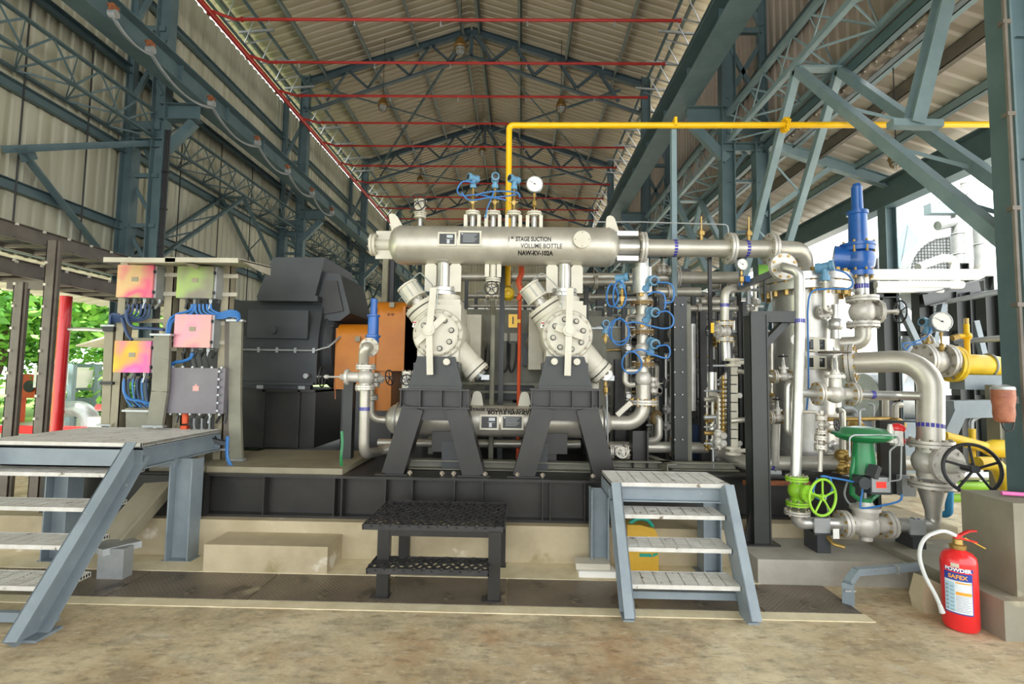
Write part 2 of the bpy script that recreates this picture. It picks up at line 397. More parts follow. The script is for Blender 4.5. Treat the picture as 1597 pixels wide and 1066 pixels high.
STRUCT('floor_curb', MB().bb(1.93, 4.05, 4.16, 4.72, 0, .2), 'grey_concrete', 'low grey concrete curb under the drain pipes')
a = gz(315, 893); b = gz(513, 893)
mb = MB().bb(a.x, b.x, 4.16, 4.52, .0, .225)
ONE('concrete_step', mb, 'plinth_concrete', 'low worn concrete step cast against the machine plinth', 'step')
# ================================================================== corrugated sheets
def corr(o, u, L, v, W, pitch, d, nrm):
    """sheet from o: ribs run along u for L, repeat along v for W, raised by d along nrm"""
    o, u, v, nrm = V(o), V(u).normalized(), V(v).normalized(), V(nrm).normalized(); mb = MB(); prof = []; n = int(W / pitch); vs = []; fs = []
    for i in range(n):
        for (t, h) in ((0, 0), (.5, 0), (.58, 1), (.92, 1)): prof.append(((i + t) * pitch, h * d))
    prof.append((n * pitch, 0))
    for (t, h) in prof: vs += [o + v*t + nrm*h, o + v*t + nrm*h + u*L]
    for i in range(len(prof) - 1): fs.append((2*i, 2*i+1, 2*i+3, 2*i+2))
    return mb.add(vs, fs)
RX, RZ, LZ, RXR = -1.67, 12.62, 10.75, 4.75           # ridge x and height, eave height
sl_ = V((RX + 7.9, 0, RZ - 10.62)).normalized(); sr_ = V((RX - RXR, 0, RZ - 10.62)).normalized()
YA, YB = -11.0, 40.0  # sheets run on unseen behind the camera to cut front sky light
for nm, ox, u, L in (('ceiling_roof_sheet', -7.9, sl_, (V((RX,0,RZ)) - V((-7.9,0,10.62))).length), ('ceiling_roof_sheet', RXR, sr_, (V((RX,0,RZ)) - V((RXR,0,10.62))).length)):
    STRUCT(nm, corr((ox, YA, 10.62), u, L, (0, 1, 0), YB - YA, .25, .035, (0, 0, 1)), 'roof_sheet', 'corrugated beige roof sheeting seen from below', auto=0)
STRUCT('wall_left', corr((-7.56, YA, 3.32), (0, 0, 1), 6.78, (0, 1, 0), YB - YA, .22, .035, (-1, 0, 0)), 'wall_sheet', 'pale ribbed sheet wall above the open side', auto=0)
STRUCT('wall_right', corr((4.52, YA, 5.74), (0, 0, 1), 4.4, (0, 1, 0), YB - YA, .22, .035, (1, 0, 0)), 'wall_sheet_brown', 'brownish ribbed sheet wall above the lean-to roof', auto=0)
STRUCT('wall_back', corr((-7.56, YB, 3.6), (0, 0, 1), 7.0, (1, 0, 0), 12.1, .25, .035, (0, 1, 0)), 'wall_sheet', auto=0)
g = MB().prism([(-7.56, 10.6), (4.52, 10.6), (RX, 12.6)], Matrix(((1,0,0,0),(0,0,-1,YB),(0,1,0,0),(0,0,0,1))), .01)
STRUCT('wall_back_gable', g, 'wall_sheet', auto=0)
lu = V((2.25, 0, -.76))
STRUCT('ceiling_lean_to', corr((4.85, -1.5, 6.06), lu, lu.length, (0, 1, 0), 36, .3, .03, (0, 0, 1)), 'lean_sheet', 'pale ribbed lean-to roof sheeting on the yard side', auto=0)
STRUCT('ceiling_side_canopy', corr((-7.6, -2, 3.42), V((-2.1, 0, -.34)), 2.13, (0, 1, 0), 38, .3, .03, (0, 0, 1)), 'wall_sheet', 'low canopy sheeting along the open side', auto=0)
# ================================================================== building steel
COLY = [3.72, 9.0, 15.0, 21.0, 27.0, 33.0]
def knee(mb, s, X, Y):                                  # crane bracket on a column; s=+1 points to +x
    return mb.ibeam((X, Y, 6.46), (X + s*.72, Y, 6.46), .3, .2).bar((X, Y, 5.62), (X + s*.62, Y, 6.28), .16, .12, (0,1,0))
for i, Y in enumerate(COLY):
    for s, Xi, Xo, side in ((1, -6.8, -7.36, 'sheet wall side'), (-1, 3.73, 4.34, 'piping side')):
        if i == 0 and s == 1: continue
        lab = f'{ORD[i]} blue-grey laced crane column from the camera on the {side}'
        t = T('crane_column', lab, 'steel column', (Xi, Y, 0), 'blue-grey laced columns')
        P('inner_leg', MB().ibeam((Xi, Y, 0), (Xi, Y, 6.3), .24, .2, (1,0,0), .016, .012), 'blue_steel', t)
        P('outer_leg', MB().ibeam((Xo, Y, 0), (Xo, Y, 6.0), .24, .2, (1,0,0), .016, .012), 'blue_steel', t)
        l = MB(); z = .5; k = 0
        while z < 5.7:
            l.ang((Xi, Y, z), (Xo, Y, z), .07, (0,0,1)); l.bar((Xi, Y + .05, z), (Xo, Y + .05, z + .9), .02, .07, (0,0,1)); z += .95
        P('lacing', l, 'blue_steel', t)
        b = MB(); knee(b, s, Xi, Y); b.ibeam((Xo, Y, 5.86), (Xi + s*.08, Y, 5.86), .16, .16); b.bar((Xi, Y, 6.2), (Xo, Y, 6.2), .1, .16)
        P('crane_bracket', b, 'blue_steel', t)
        Xu = Xi - s*.02
        P('upper_post', MB().ibeam((Xu, Y, 6.3), (Xu, Y, 10.9), .26, .2, (1,0,0), .016, .012), 'blue_steel', t)
        x2 = Xo - s*.06
        br = MB().bar((Xu, Y, 8.1), (x2, Y, 8.1), .08, .1).bar((Xu, Y, 9.5), (x2, Y, 8.2), .06, .08).ibeam((x2, Y, 6.0), (x2, Y, 10.2), .14, .12, (1,0,0)).bar((Xu, Y, 7.9), (x2, Y, 6.6), .06, .08).bar((x2, Y, 7.9), (Xu, Y, 6.8), .06, .08)
        P('wall_frame', br, 'blue_steel', t)
        if s == -1 and i == 0:
            cd_ = MB().tube([(Xi - .19, Y - .13, .86), (Xi - .19, Y - .13, 6.2)], .016, 6)
            for z in (2.2, 2.9, 3.6, 4.3, 5.0): cd_.box((Xi - .185, Y - .12, z), (.06, .05, .03))
            P('conduit', cd_, 'brown_steel', t)
            P('side_plate', MB().bb(Xi + .16, Xi + .5, Y - .02, Y + .02, 2.0, 6).bb(Xi + .1, Xi + .55, Y - .05, Y + .03, 4.35, 4.45).bb(Xi + .1, Xi + .55, Y - .05, Y + .03, 3.7, 3.78).bb(Xi+.1, Xi+.55, Y-.05, Y+.03, 3.1, 3.18), 'pale_steel', t)
        if s == 1 and i == 1:
            cb = MB()
            for dx in (0, .035, .07): cb.tube([(Xi + .14 + dx, Y - .06, 1.0), (Xi + .14 + dx, Y - .06, 6.1)], .016, 6)
            for z in (3.2, 3.9, 4.6, 5.3): cb.box((Xi + .17, Y - .06, z), (.13, .06, .03))
            P('cable_bundle', cb, 'cable_black', t)
# crane girders
for X, lab in ((-6.11, 'blue-grey overhead crane runway girder on the sheet wall side'), (2.9, 'blue-grey overhead crane runway girder above the piping')):
    t = T('crane_girder', lab, 'crane girder', (X, 0, 6.6))
    P('girder', MB().ibeam((X, -2, 6.82), (X, 39, 6.82), .42, .42 if X > 0 else .34, (0,0,1), .02, .014), 'blue_steel', t)
    P('rail', MB().bar((X, -2, 7.06), (X, 39, 7.06), .06, .06), 'blue_steel', t)
    st = MB()
    for k in range(28):
        for sx in (-1, 1): st.bb(X + sx*.015 - .07*(sx < 0), X + sx*.015 + .07*(sx > 0), k*1.4 - .006, k*1.4 + .006, 6.63, 7.01)
    P('stiffener_plate', st, 'blue_steel', t)
# lattice side girders, one per bay
def lattice(mb, a, b, h, n, r=.014):
    a, b = V(a), V(b)
    for k in range(n):
        p, q, m_ = a.lerp(b, k/n), a.lerp(b, (k+1)/n), a.lerp(b, (k+.5)/n)
        mb.bar(p, m_ + h, r, r*2).bar(m_ + h, q, r, r*2)
    return mb
ys = [-2.0] + COLY
for i in range(len(ys) - 1):
    for X, Xo, side in ((-6.86, -7.4, 'sheet wall side'), (3.74, 4.34, 'piping side')):
        y0, y1 = ys[i] + .1, ys[i+1] - .1
        if X < 0 and i == 1: y0 = 3.2
        t = T('lattice_girder', f'{ORD[i]} bay of blue-grey lattice side girder along the columns, {side}', 'lattice girder', (X, y0, 5.94), 'lattice side girders')
        ch = MB().ang((X, y0, 5.98), (X, y1, 5.98), .075).ang((X, y0, 6.46), (X, y1, 6.46), .075).ang((Xo, y0, 5.98), (Xo, y1, 5.98), .075)
        P('chord', ch, 'pale_steel' if X > 0 else 'blue_steel', t)
        n = max(3, round((y1 - y0) / .8)); l = MB()
        lattice(l, (X, y0, 5.98), (X, y1, 5.98), V((0, 0, .46)), n); lattice(l, (X, y0, 5.95), (X, y1, 5.95), V((Xo - X, 0, 0)), n); lattice(l, (X, y0, 6.44), (X, y1, 6.44), V((Xo - X, 0, -.46)), n)
        P('web_bar', l, 'pale_steel' if X > 0 else 'blue_steel', t)
# V braces under the lattice girders
for i, (ya, yb) in enumerate(zip(COLY[:4], COLY[1:5])):
    for X, Xo, side in ((-6.86, -7.4, 'sheet wall side'), (3.76, 4.34, 'piping side')):
        ym = (ya + yb) / 2 + (.35 if i == 0 else 0); mb = MB()
        zl_ = 2.55 if X > 0 else 3.55
        if i == 0 and X < 0:
            nn = V((-7.32, 7.05, 4.82)); mb.ang(nn, (-7.36, 8.95, 3.4), .13, (0,1,0), t=.012).ang(nn + V((0, -.3, -.1)), (-6.9, 8.95, 5.86), .1).bar(nn + V((0,-.1,-.1)), nn + V((0, .12, .05)), .02, .2)
            ONE('column_brace', mb, 'blue_steel', 'single stout diagonal brace with level tie on the sheet wall over the cable bridge', 'brace'); continue
        for x in (X, Xo):
            for ye in (ya, yb): mb.ang((x, ym, 5.9), (x, ye, zl_), .1, (0,1,0))
        mb.bar((X, ym, 5.92), (Xo, ym, 5.92), .14, .03)
        for ye in (ya, yb):
            for f_ in (.3, .55, .8): mb.bar((X, ym + (ye-ym)*f_, 5.9 - (5.9-zl_)*f_), (Xo, ym + (ye-ym)*(f_+.12), 5.9 - (5.9-zl_)*(f_+.12)), .012, .035)
        ONE('column_brace', mb, 'pale_steel' if X > 0 else 'blue_steel', f'{ORD[i]} inverted V brace between blue-grey columns, {side}', 'brace', 'inverted V column braces')
# stout hanging strut beside the near column
b0 = at(1424, 196, 4.9); b1 = at(1487, -60, 4.9)
t = T('hanging_strut', 'stout pale blue steel strut coming down beside the column braces over the yellow pipe', 'strut', b0)
P('strut', MB().ibeam(b0, b1, .15, .13, (0,1,0)), 'pale_steel', t)
P('foot_plate', MB().bar(at(1388, 193, 4.9), at(1466, 195, 4.9), .1, .07), 'pale_steel', t)
# roof trusses
def truss(Y, lab):
    t = T('roof_truss', lab, 'roof truss', (RX, Y, 9.7), 'pitched roof trusses')
    L, A, Rr = V((-6.83, Y, 10.68)), V((RX, Y, 12.38)), V((3.6, Y, 10.68)); dz = V((0, 0, -.78))
    P('top_chord', MB().ibeam(L, A, .2, .16).ibeam(A, Rr, .2, .16), 'truss_dark', t)
    P('bottom_chord', MB().ang(L + dz*1.15, A + dz, .13, t=.012).ang(A + dz, Rr + dz*1.15, .13, t=.012), 'truss_dark', t)
    wb = MB()
    for a_, b_ in ((L, A), (Rr, A)):
        n = 4
        for k in range(n):
            p = a_.lerp(b_, k/n); q = a_.lerp(b_, (k+1)/n); m_ = a_.lerp(b_, (k+.5)/n) + dz
            wb.ang(p + (dz*1.1 if k == 0 else V()), m_ if k else p.lerp(q, .0) + dz, .07) if k == 0 else wb.ang(p, m_, .08)
            wb.ang(m_, q, .08)
    wb.bar(A, A + dz, .1, .1, (0,1,0)); P('web_member', wb, 'truss_dark', t)
for i, Y in enumerate((9.0, 15.0, 21.0, 27.0, 33.0)): truss(Y, f'{ORD[i]} blue-grey pitched roof truss from the camera end')
# rafter cross ties seen in plan
for i, (ya, yb) in enumerate(((15, 21), (21, 27))):
    mb = MB()
    for (xa, xb) in ((-6.2, RX - .3), (3.0, RX + .3)):
        za = 10.5; zb = 12.1
        mb.ang((xa, ya, za), (xb, yb, zb), .06).ang((xb, ya, zb), (xa, yb, za), .06)
    ONE('roof_cross_brace', mb, 'blue_steel', f'{ORD[i]} crossed angle brace under the roof sheets between trusses', 'brace', 'crossed roof braces')
# purlins
def roofz(x): return 10.75 + (x + 6.83) * (12.45 - 10.75) / (RX + 6.83) if x < RX else 10.75 + (3.6 - x) * (12.45 - 10.75) / (3.6 - RX)
PX = [-7.4, -6.2, -4.8, -3.35, -1.95, -1.4, -.15, 1.3, 2.8, 4.0]
for i, x in enumerate(PX):
    z = roofz(x) - .02; nrm = V((-.31, 0, 1)) if x < RX else V((.31, 0, 1))
    mb = MB().chan((x, YA + .2, z), (x, YB - .2, z), .2, .075, nrm, .008)
    ONE('roof_purlin', mb, 'purlin_grey', f'{ORD[i]} long steel roof purlin counted from the sheet wall', 'purlin', 'roof purlins')
for i, (x, z, w_, c) in enumerate(((5.4, 5.76, .2, 'brown_steel'), (4.98, 5.92, .1, 'pale_steel'), (6.1, 5.54, .14, 'pale_steel'))):
    ONE('lean_to_purlin', MB().chan((x, -1.5, z), (x, 34, z), w_, .09, (0,0,1), .01), c, ['brown', 'slim pale', 'pale blue'][i] + ' steel purlin under the ribbed lean-to roof', 'purlin')
ONE('lean_to_beam', MB().ibeam((6.6, -1.5, 5.0), (6.6, 34, 5.0), .5, .26, (0,0,1), .02, .014), 'blue_steel', 'deep blue-grey eave beam of the lean-to roof above the blue relief valve', 'beam')
for i, Y in enumerate((9.0, 15.0, 21.0, 27.0)):
    t = MB().ibeam((6.6, Y, 0), (6.6, Y, 4.75), .2, .2, (1,0,0)); 
    ONE('lean_to_post', t, 'blue_steel', f'{ORD[i]} blue-grey lean-to post under the deep eave beam', 'post', 'lean-to posts')
    ONE('lean_to_rafter', MB().ibeam((4.36, Y, 6.0), (6.9, Y, 5.15), .2, .12).bar((4.4, Y, 4.6), (5.6, Y, 5.5), .09, .09), 'pale_steel', f'{ORD[i]} sloping rafter with strut under the lean-to roof', 'rafter', 'lean-to rafters')
# wall girts
for i, z in enumerate((3.42, 4.3, 5.75, 7.3, 8.9)):
    ONE('wall_girt', MB().chan((-7.46, -2.5, z), (-7.46, 39, z), .16, .1, (0,0,1), .008), 'blue_steel', f'{ORD[i]} long horizontal girt from the bottom of the pale sheet wall', 'girt', 'wall girts')
for i, z in enumerate((5.85, 7.4, 9.0)):
    ONE('yard_wall_girt', MB().chan((4.44, -2.5, z), (4.44, 39, z), .16, .1, (0,0,1), .008), 'blue_steel', f'{ORD[i]} horizontal girt from the bottom of the brown sheet wall', 'girt', 'yard wall girts')
for i, Y in enumerate((7.0, 8.1, 10.4, 11.8, 13.2)):
    ONE('sag_rod', MB().cyl((-7.38, Y, 3.5), (-7.38, Y, 7.2), .012, n=6), 'cable_black', f'{ORD[i]} thin dark sag rod on the pale sheet wall', 'rod', 'wall sag rods')
# eave lattice purlin lines
for X, lab in ((-7.2, 'slim white lattice girder along the bright eave gap over the sheet wall'), (4.15, 'slim white lattice girder along the bright eave gap over the crane girder')):
    t = T('eave_lattice', lab, 'lattice girder', (X, 0, 10.0))
    P('chord', MB().bar((X, 0, 10.0), (X, 39, 10.0), .05, .05).bar((X + (.5 if X < 0 else -.5), 0, 10.45), (X + (.5 if X < 0 else -.5), 39, 10.45), .06, .06), 'blue_steel', t)
    l = MB(); lattice(l, (X, 0, 10.0), (X, 39, 10.0), V((.5 if X < 0 else -.5, 0, .45)), 48, .016); P('web_bar', l, 'galv', t)
for i in range(12):
    Y = 9.6 + i*1.25
    for X, s in ((-7.3, 'sheet wall'), (4.25, 'piping')):
        ONE('eave_strut', MB().bar((X, Y, 10.25), (X + (.9 if X < 0 else -.9), Y, 10.32), .05, .05), 'galv', f'{ORD[i]} short pale strut at the roof eave on the {s} side', 'strut', 'pale eave struts')
# ================================================================== sprinklers
hz = 9.13; hx = -6.6
t = T('sprinkler_header', 'thick red sprinkler header pipe running along the sheet wall eave', 'sprinkler pipe', (hx, 5, hz))
P('pipe', MB().cyl((hx, 3.5, hz), (hx, 30, hz), .06, n=10), 'red_pipe', t)
rows = [(31, 1060), (98, 1035), (150, 1008), (192, 985), (228, 972), (259, 960), (285, 950), (307, 940), (325, 932), (341, 925)]
for i, (py, pxr) in enumerate(rows):
    k = (at(650, py, 1).z - 1.65); Y = (hz + .05 - 1.65) / k; xr = at(pxr, py, Y).x
    t = T('sprinkler_branch', f'{ORD[i]} red sprinkler branch pipe across the shed, counted from the camera', 'sprinkler pipe', (hx, Y, hz), 'red sprinkler branch pipes')
    P('pipe', MB().tube(fillet([(hx, Y - .25, hz - .02), (hx, Y - .25, hz + .05), (hx + .35, Y, hz + .05), (xr, Y, hz + .05)], .05, 3), .03 if i > 2 else .033, 8), 'red_pipe', t)
    P('flange', MB().lathe((hx + .5, Y, hz + .05), (1,0,0), [(0, .055), (.02, .055), (.02, .03)], 10).lathe((hx, Y - .25, hz), (0,0,1), [(-.03, .085), (.03, .085)], 10).lathe((xr, Y, hz + .05), (1,0,0), [(-.02, .045), (.03, .045)], 10), 'red_pipe', t)
    if i < 6:
        for k2 in range(5):
            x = hx + 1.1 + k2*1.85
            P('sprinkler_head', MB().cyl((x, Y, hz + .03), (x, Y, hz - .06), .012, n=6).lathe((x, Y, hz - .06), (0,0,-1), [(0, .03), (.012, .03), (.03, .008)], 8), 'galv', t)
# ================================================================== pendant lamps
def lamp(p, s, lab, drop):
    t = T('pendant_lamp', lab, 'lamp', p, 'bell lamps under the roof')
    x, y, z = p
    P('rod', MB().cyl((x, y, z + .2*s), (x, y, z + drop), .008, n=6), 'cable_black', t)
    P('housing', MB().lathe((x, y, z), (0,0,1), [(.0, .15*s), (.03*s, .165*s), (.08*s, .15*s), (.2*s, .1*s), (.27*s, .06*s), (.3*s, .02*s)], 16), 'lamp_brown', t)
    P('lens', MB().lathe((x, y, z - .14*s), (0,0,1), [(0, .05*s), (.04*s, .1*s), (.14*s, .12*s)], 14), 'lens', t)
    g = MB()
    for k in range(6):
        a = k*math.pi/3; c, s_ = math.cos(a), math.sin(a)
        g.tube([(x + c*.135*s, y + s_*.135*s, z), (x + c*.115*s, y + s_*.115*s, z - .1*s), (x + c*.05*s, y + s_*.05*s, z - .16*s)], .006, 5)
    g.ring((x, y, z - .07*s), (0,0,1), .128*s, .006, 16, 5); P('wire_guard', g, 'lamp_brown', t)
for i, (px, py, Y, s, d, lab) in enumerate(((718, 76, 13.0, 1.15, 1.6, 'brown bell lamp with wire guard hanging near the ridge over the second red pipe'), (597, 166, 14.5, 1.0, 1.2, 'brown bell lamp hanging behind the third red pipe on the sheet wall side'),
        (875, 168, 14.5, 1.0, 1.2, 'brown bell lamp hanging behind the third red pipe on the piping side'), (752, 237, 19.5, 1.0, 1.5, 'small brown bell lamp near the ridge above the fifth red pipe'), (655, 282, 21.0, .9, 1.6, 'small brown bell lamp above the bleed valve handwheel'))):
    p = at(px, py, Y); lamp(p, s, lab, 10.62 + (2/6.23*(p.x + 7.9) if p.x < RX else 2/6.42*(4.75 - p.x)) - p.z - .01)
p = at(1398, 250, 6.6); lamp(p, .62, 'weathered bell lamp hanging under the lean-to roof beside the column brace', 6.0 - .34*(p.x - 4.85) - p.z - .03)
# festoon cable on the crane girder
tr = [(177, 20), (235, 76), (330, 160), (402, 221), (449, 265), (487, 300), (518, 330)]; pp = [atx(x, y, -5.86) for x, y in tr]
for i, p in enumerate(pp):
    t = T('festoon_trolley', f'{ORD[i]} rusty cable trolley from the camera along the crane girder', 'cable trolley', p, 'festoon trolleys')
    P('bracket', MB().box((p.x, p.y, p.z + .06), (.06, .12, .1)).box((p.x - .04, p.y, p.z + .12), (.1, .04, .03)), 'rust', t)
    P('cable_saddle', MB().lathe((p.x - .05, p.y, p.z - .02), (1,0,0), [(0, .06), (.1, .06)], 12), 'galv', t)
path = []
for a, b in zip(pp, pp[1:]):
    sag = min(.3, .13*(b - a).length)
    for k in range(8): 
        u = k/8; q = a.lerp(b, u); path.append(q + V((.0, 0, -.08 - sag*4*u*(1-u))))
path.append(pp[-1] + V((0, 0, -.08)))
ONE('festoon_cable', MB().tube(path, .02, 6).tube([q + V((.045, 0, -.03)) for q in path], .014, 6), 'cable_grey', 'grey festoon cable sagging in loops along the crane girder', 'cable')
# ================================================================== stairs, bench, skid
def grate(mb, x0, x1, y0, y1, z, px=.1, py=.022, h=.028, frame_=True):
    if frame_:
        mb.bb(x0, x1, y0, y0+.006, z-h, z+.002).bb(x0, x1, y1-.006, y1, z-h, z+.002).bb(x0, x0+.006, y0, y1, z-h, z+.002).bb(x1-.006, x1, y0, y1, z-h, z+.002)
    n = max(1, round((y1-y0)/py))
    for k in range(1, n): mb.bb(x0, x1, y0+k*(y1-y0)/n-.0065, y0+k*(y1-y0)/n+.0065, z-h*.8, z)
    n = max(1, round((x1-x0)/px))
    for k in range(1, n): mb.bar((x0+k*(x1-x0)/n, y0, z-.006), (x0+k*(x1-x0)/n+.02, y1, z-.006), .006, .012)
    return mb
def tread(t, x0, x1, y0, y1, z, m='galv'):
    g = grate(MB(), x0, x1, y0, y1, z); P('tread_grating', g, 'grating', t)
mat('grating', 'dad9d3', .55, .1, 'c6c3b9', 8, spots=('77695a', 14, .64))
mat('grating_dark', '2c2c2d', .5, .1, '3a3a3a', 8, spots=('b8b6b0', 22, .74))
# tall stairs with landing
t = T('access_stairs', 'tall grey steel stairs with a wide grating landing beside the junction boxes', 'stairs', (-3.6, 3.5, 0))
xa, xb = -4.25, -3.03
P('stringer', MB().chan((-2.93, 3.02, 0), (-3.0, 3.93, 1.02), .2, .085, (0, -.66, .75), .01, 1).bar((-2.93, 3.06, .01), (-2.93, 3.24, .01), .1, .015), 'grey_paint', t)
P('stringer', MB().chan((-4.3, 3.02, 0), (-4.3, 3.93, 1.02), .2, .085, (0, -.66, .75), .01, -1), 'grey_paint', t)
for k, (z, y) in enumerate(((.21, 3.34), (.42, 3.5), (.63, 3.68), (.84, 3.87))): tread(t, xa, -3.05 - .02*k + .03, y, y + .26, z)
P('landing_grating', grate(MB(), -4.3, -2.98, 3.94, 4.98, 1.065, .1, .022), 'grating', t)
P('landing_frame', MB().chan((-4.3, 3.97, .95), (-2.97, 3.97, .95), .15, .06, side=-1).chan((-3.0, 3.97, .945), (-3.0, 4.97, .945), .17, .06).chan((-4.28, 3.97, .95), (-4.28, 4.97, .95), .15, .06).chan((-4.3, 4.95, .95), (-2.97, 4.95, .95), .15, .06).bar((-4.3, 4.4, .84), (-3.0, 4.4, .84), .05, .08), 'grey_paint', t)
for x, y in ((-2.93, 4.43), (-3.95, 4.36)):
    P('leg', MB().ibeam((x, y, .012), (x, y, .87), .2, .16, (1,0,0), .012, .01).bb(x-.13, x+.13, y-.08, y+.06, 0, .015), 'grey_paint', t)
P('ground_tie', MB().bb(-4.3, -2.96, 3.26, 3.3, .02, .08), 'grey_paint', t)
# small stairs
t = T('access_stairs', 'short grey steel stairs with three treads beside the yellow jerrycan', 'stairs', (1.16, 3.7, 0))
for x, s in ((.745, 1), (1.60, -1)):
    P('stringer', MB().chan((x + .01*s, 3.53, 0), (x, 3.97, .8), .17, .075, (0, -.85, .5), .01, -s).bar((x + .01*s, 3.5, .006), (x+.01*s, 3.62, .006), .075, .012), 'grey_paint', t)
for z, y in ((.205, 3.6), (.41, 3.74), (.615, 3.85)): tread(t, .79, 1.555, y, y + .25, z)
P('landing_grating', grate(MB(), .72, 1.63, 3.95, 4.43, .83, .1), 'grating', t)
P('landing_frame', MB().chan((.72, 3.98, .745), (1.62, 3.98, .745), .12, .05).chan((.74, 3.98, .745), (.74, 4.42, .745), .12, .05).chan((1.6, 3.98, .745), (1.6, 4.42, .745), .12, .05).chan((.72, 4.4, .745), (1.62, 4.4, .745), .12, .05), 'grey_paint', t)
for x in (.69, 1.63):
    P('leg', MB().ibeam((x, 4.39, .012), (x, 4.39, .69), .15, .16, (1,0,0), .012, .01).bb(x-.12, x+.1, 4.32, 4.46, .012, .022), 'grey_paint', t)
P('ground_tie', MB().bb(.76, 1.6, 3.72, 3.76, .06, .11), 'grey_paint', t)
# black step bench
t = T('step_bench', 'black steel two-level step bench of expanded mesh standing on the trench plates', 'bench', (-.6, 4.0, 0))
def expanded(mb, x0, x1, y0, y1, z, n=9, m=30):
    dy = (y1-y0)/n
    for j in range(n+1):
        pts = [(x0 + (x1-x0)*i/m, min(y1, max(y0, y0 + j*dy + dy*.42*math.sin(i*math.pi + math.pi/2*(1 if j % 2 else -1)) )), z + .005*math.sin(i*2.1+j)) for i in range(m+1)]
        for a, b in zip(pts, pts[1:]): mb.bar(a, b, .017, .01)
    return mb.bb(x0, x1, y0, y0+.008, z-.03, z+.01).bb(x0, x0+.008, y0, y1, z-.03, z+.008).bb(x1-.008, x1, y0, y1, z-.03, z+.008).bb(x0, x1, y1-.008, y1, z-.03, z+.008)
P('top_mesh_grating', expanded(MB(), -1.15, -.1, 3.75, 4.46, .525, 12, 30), 'grating_dark', t)
P('step_mesh_grating', expanded(MB(), -1.06, -.2, 3.58, 3.83, .275, 5, 26), 'grating_dark', t)
for x, y in ((-1.01, 3.79), (-.19, 3.77), (-1.0, 4.42), (-.17, 4.42)):
    P('leg', MB().ang((x+.03, y, 0), (x+.03, y, .5), .06, (0,1,0)).bar((x, y, 0), (x, y, .5), .05, .008, (0,1,0), 0, -.03).bb(x-.07, x+.07, y-.05, y+.05, .008, .016), 'black_paint', t)
P('frame', MB().bb(-1.03, -.15, 3.765, 3.795, .45, .5).bb(-1.03, -.15, 4.41, 4.44, .45, .5).bb(-1.03, -1.0, 3.77, 4.44, .45, .5).bb(-.19, -.16, 3.77, 4.44, .45, .5), 'black_paint', t)
# skids
t = T('compressor_skid', 'long black steel skid under the motor and compressor', 'skid', (-1.7, 6.3, .325))
Yf = 4.6
P('front_beam', MB().ibeam((-4.35, Yf + .1, .515), (.83, Yf + .1, .515), .38, .2, (0,0,1), .022, .014), 'black_paint', t)
P('rear_beam', MB().ibeam((-4.35, 8.6, .515), (.83, 8.6, .515), .38, .2), 'black_paint', t)
st = MB()
for px in (410, 520, 532, 600, 642, 708, 752, 846, 858, 912): 
    x = at(px, 780, Yf).x; st.bb(x - .006, x + .006, Yf + .004, Yf + .1, .345, .685)
P('stiffener_rib', st, 'black_paint', t)
P('deck_plate', MB().bb(-4.35, .83, Yf + .2, 8.5, .66, .7).bb(-4.36, -2.85, Yf - .03, Yf + .05, .335, .69).bb(-4.36, -4.33, Yf, 8.6, .34, .69).bb(.8, .83, Yf, 8.6, .34, .69), 'black_paint', t)
bl = MB()
for px in (460, 480, 640, 690, 708, 757, 807, 846, 924):
    x = at(px, 733, Yf + .12).x; bl.cyl((x, Yf + .1, .705), (x, Yf + .1, .75), .012, n=8).hexbolt((x, Yf + .1, .72), (0,0,1), .024, .022)
P('anchor_bolt', bl, 'bolt', t)
for (xa, xb, y0, y1) in ((-2.9, -1.63, 4.66, 5.75), (-3.45, -2.92, 4.68, 5.6)):
    ONE('walkway_plate', MB().bb(xa, xb, y0, y1, .706, .76).bb(xa + .05, xa + .35, y0 - .004, y0, .715, .752), 'tan_steel', ['wide tan steel walkway plate on the skid in front of the motor pedestal', 'narrow tan steel walkway plate on the skid beside the junction boxes'][xa < -3], 'walkway plate')
t = T('piping_skid', 'black steel skid carrying the scrubber vessel and piping', 'skid', (2.2, 6.5, .325))
P('front_beam', MB().ibeam((.86, 4.95, .53), (3.45, 4.95, .53), .4, .2, (0,0,1), .02, .014), 'black_paint', t)
P('deck_plate', MB().bb(.86, 3.45, 5.05, 8.6, .68, .72).bb(3.42, 3.45, 4.9, 8.6, .34, .7), 'black_paint', t)
P('cross_beam', MB().chan((.9, 5.15, .76), (2.2, 5.15, .76), .08, .1).chan((1.5, 5.0, .76), (1.2, 6.6, .76), .08, .1), 'olive_grey', t)
# expanded front drips: rusty strap on the skid end
ONE('copper_strip', MB().bb(2.12, 2.75, 4.835, 4.852, .645, .69), 'rust', 'rusty copper earthing strip on the skid under the lime valve', 'earthing strip')
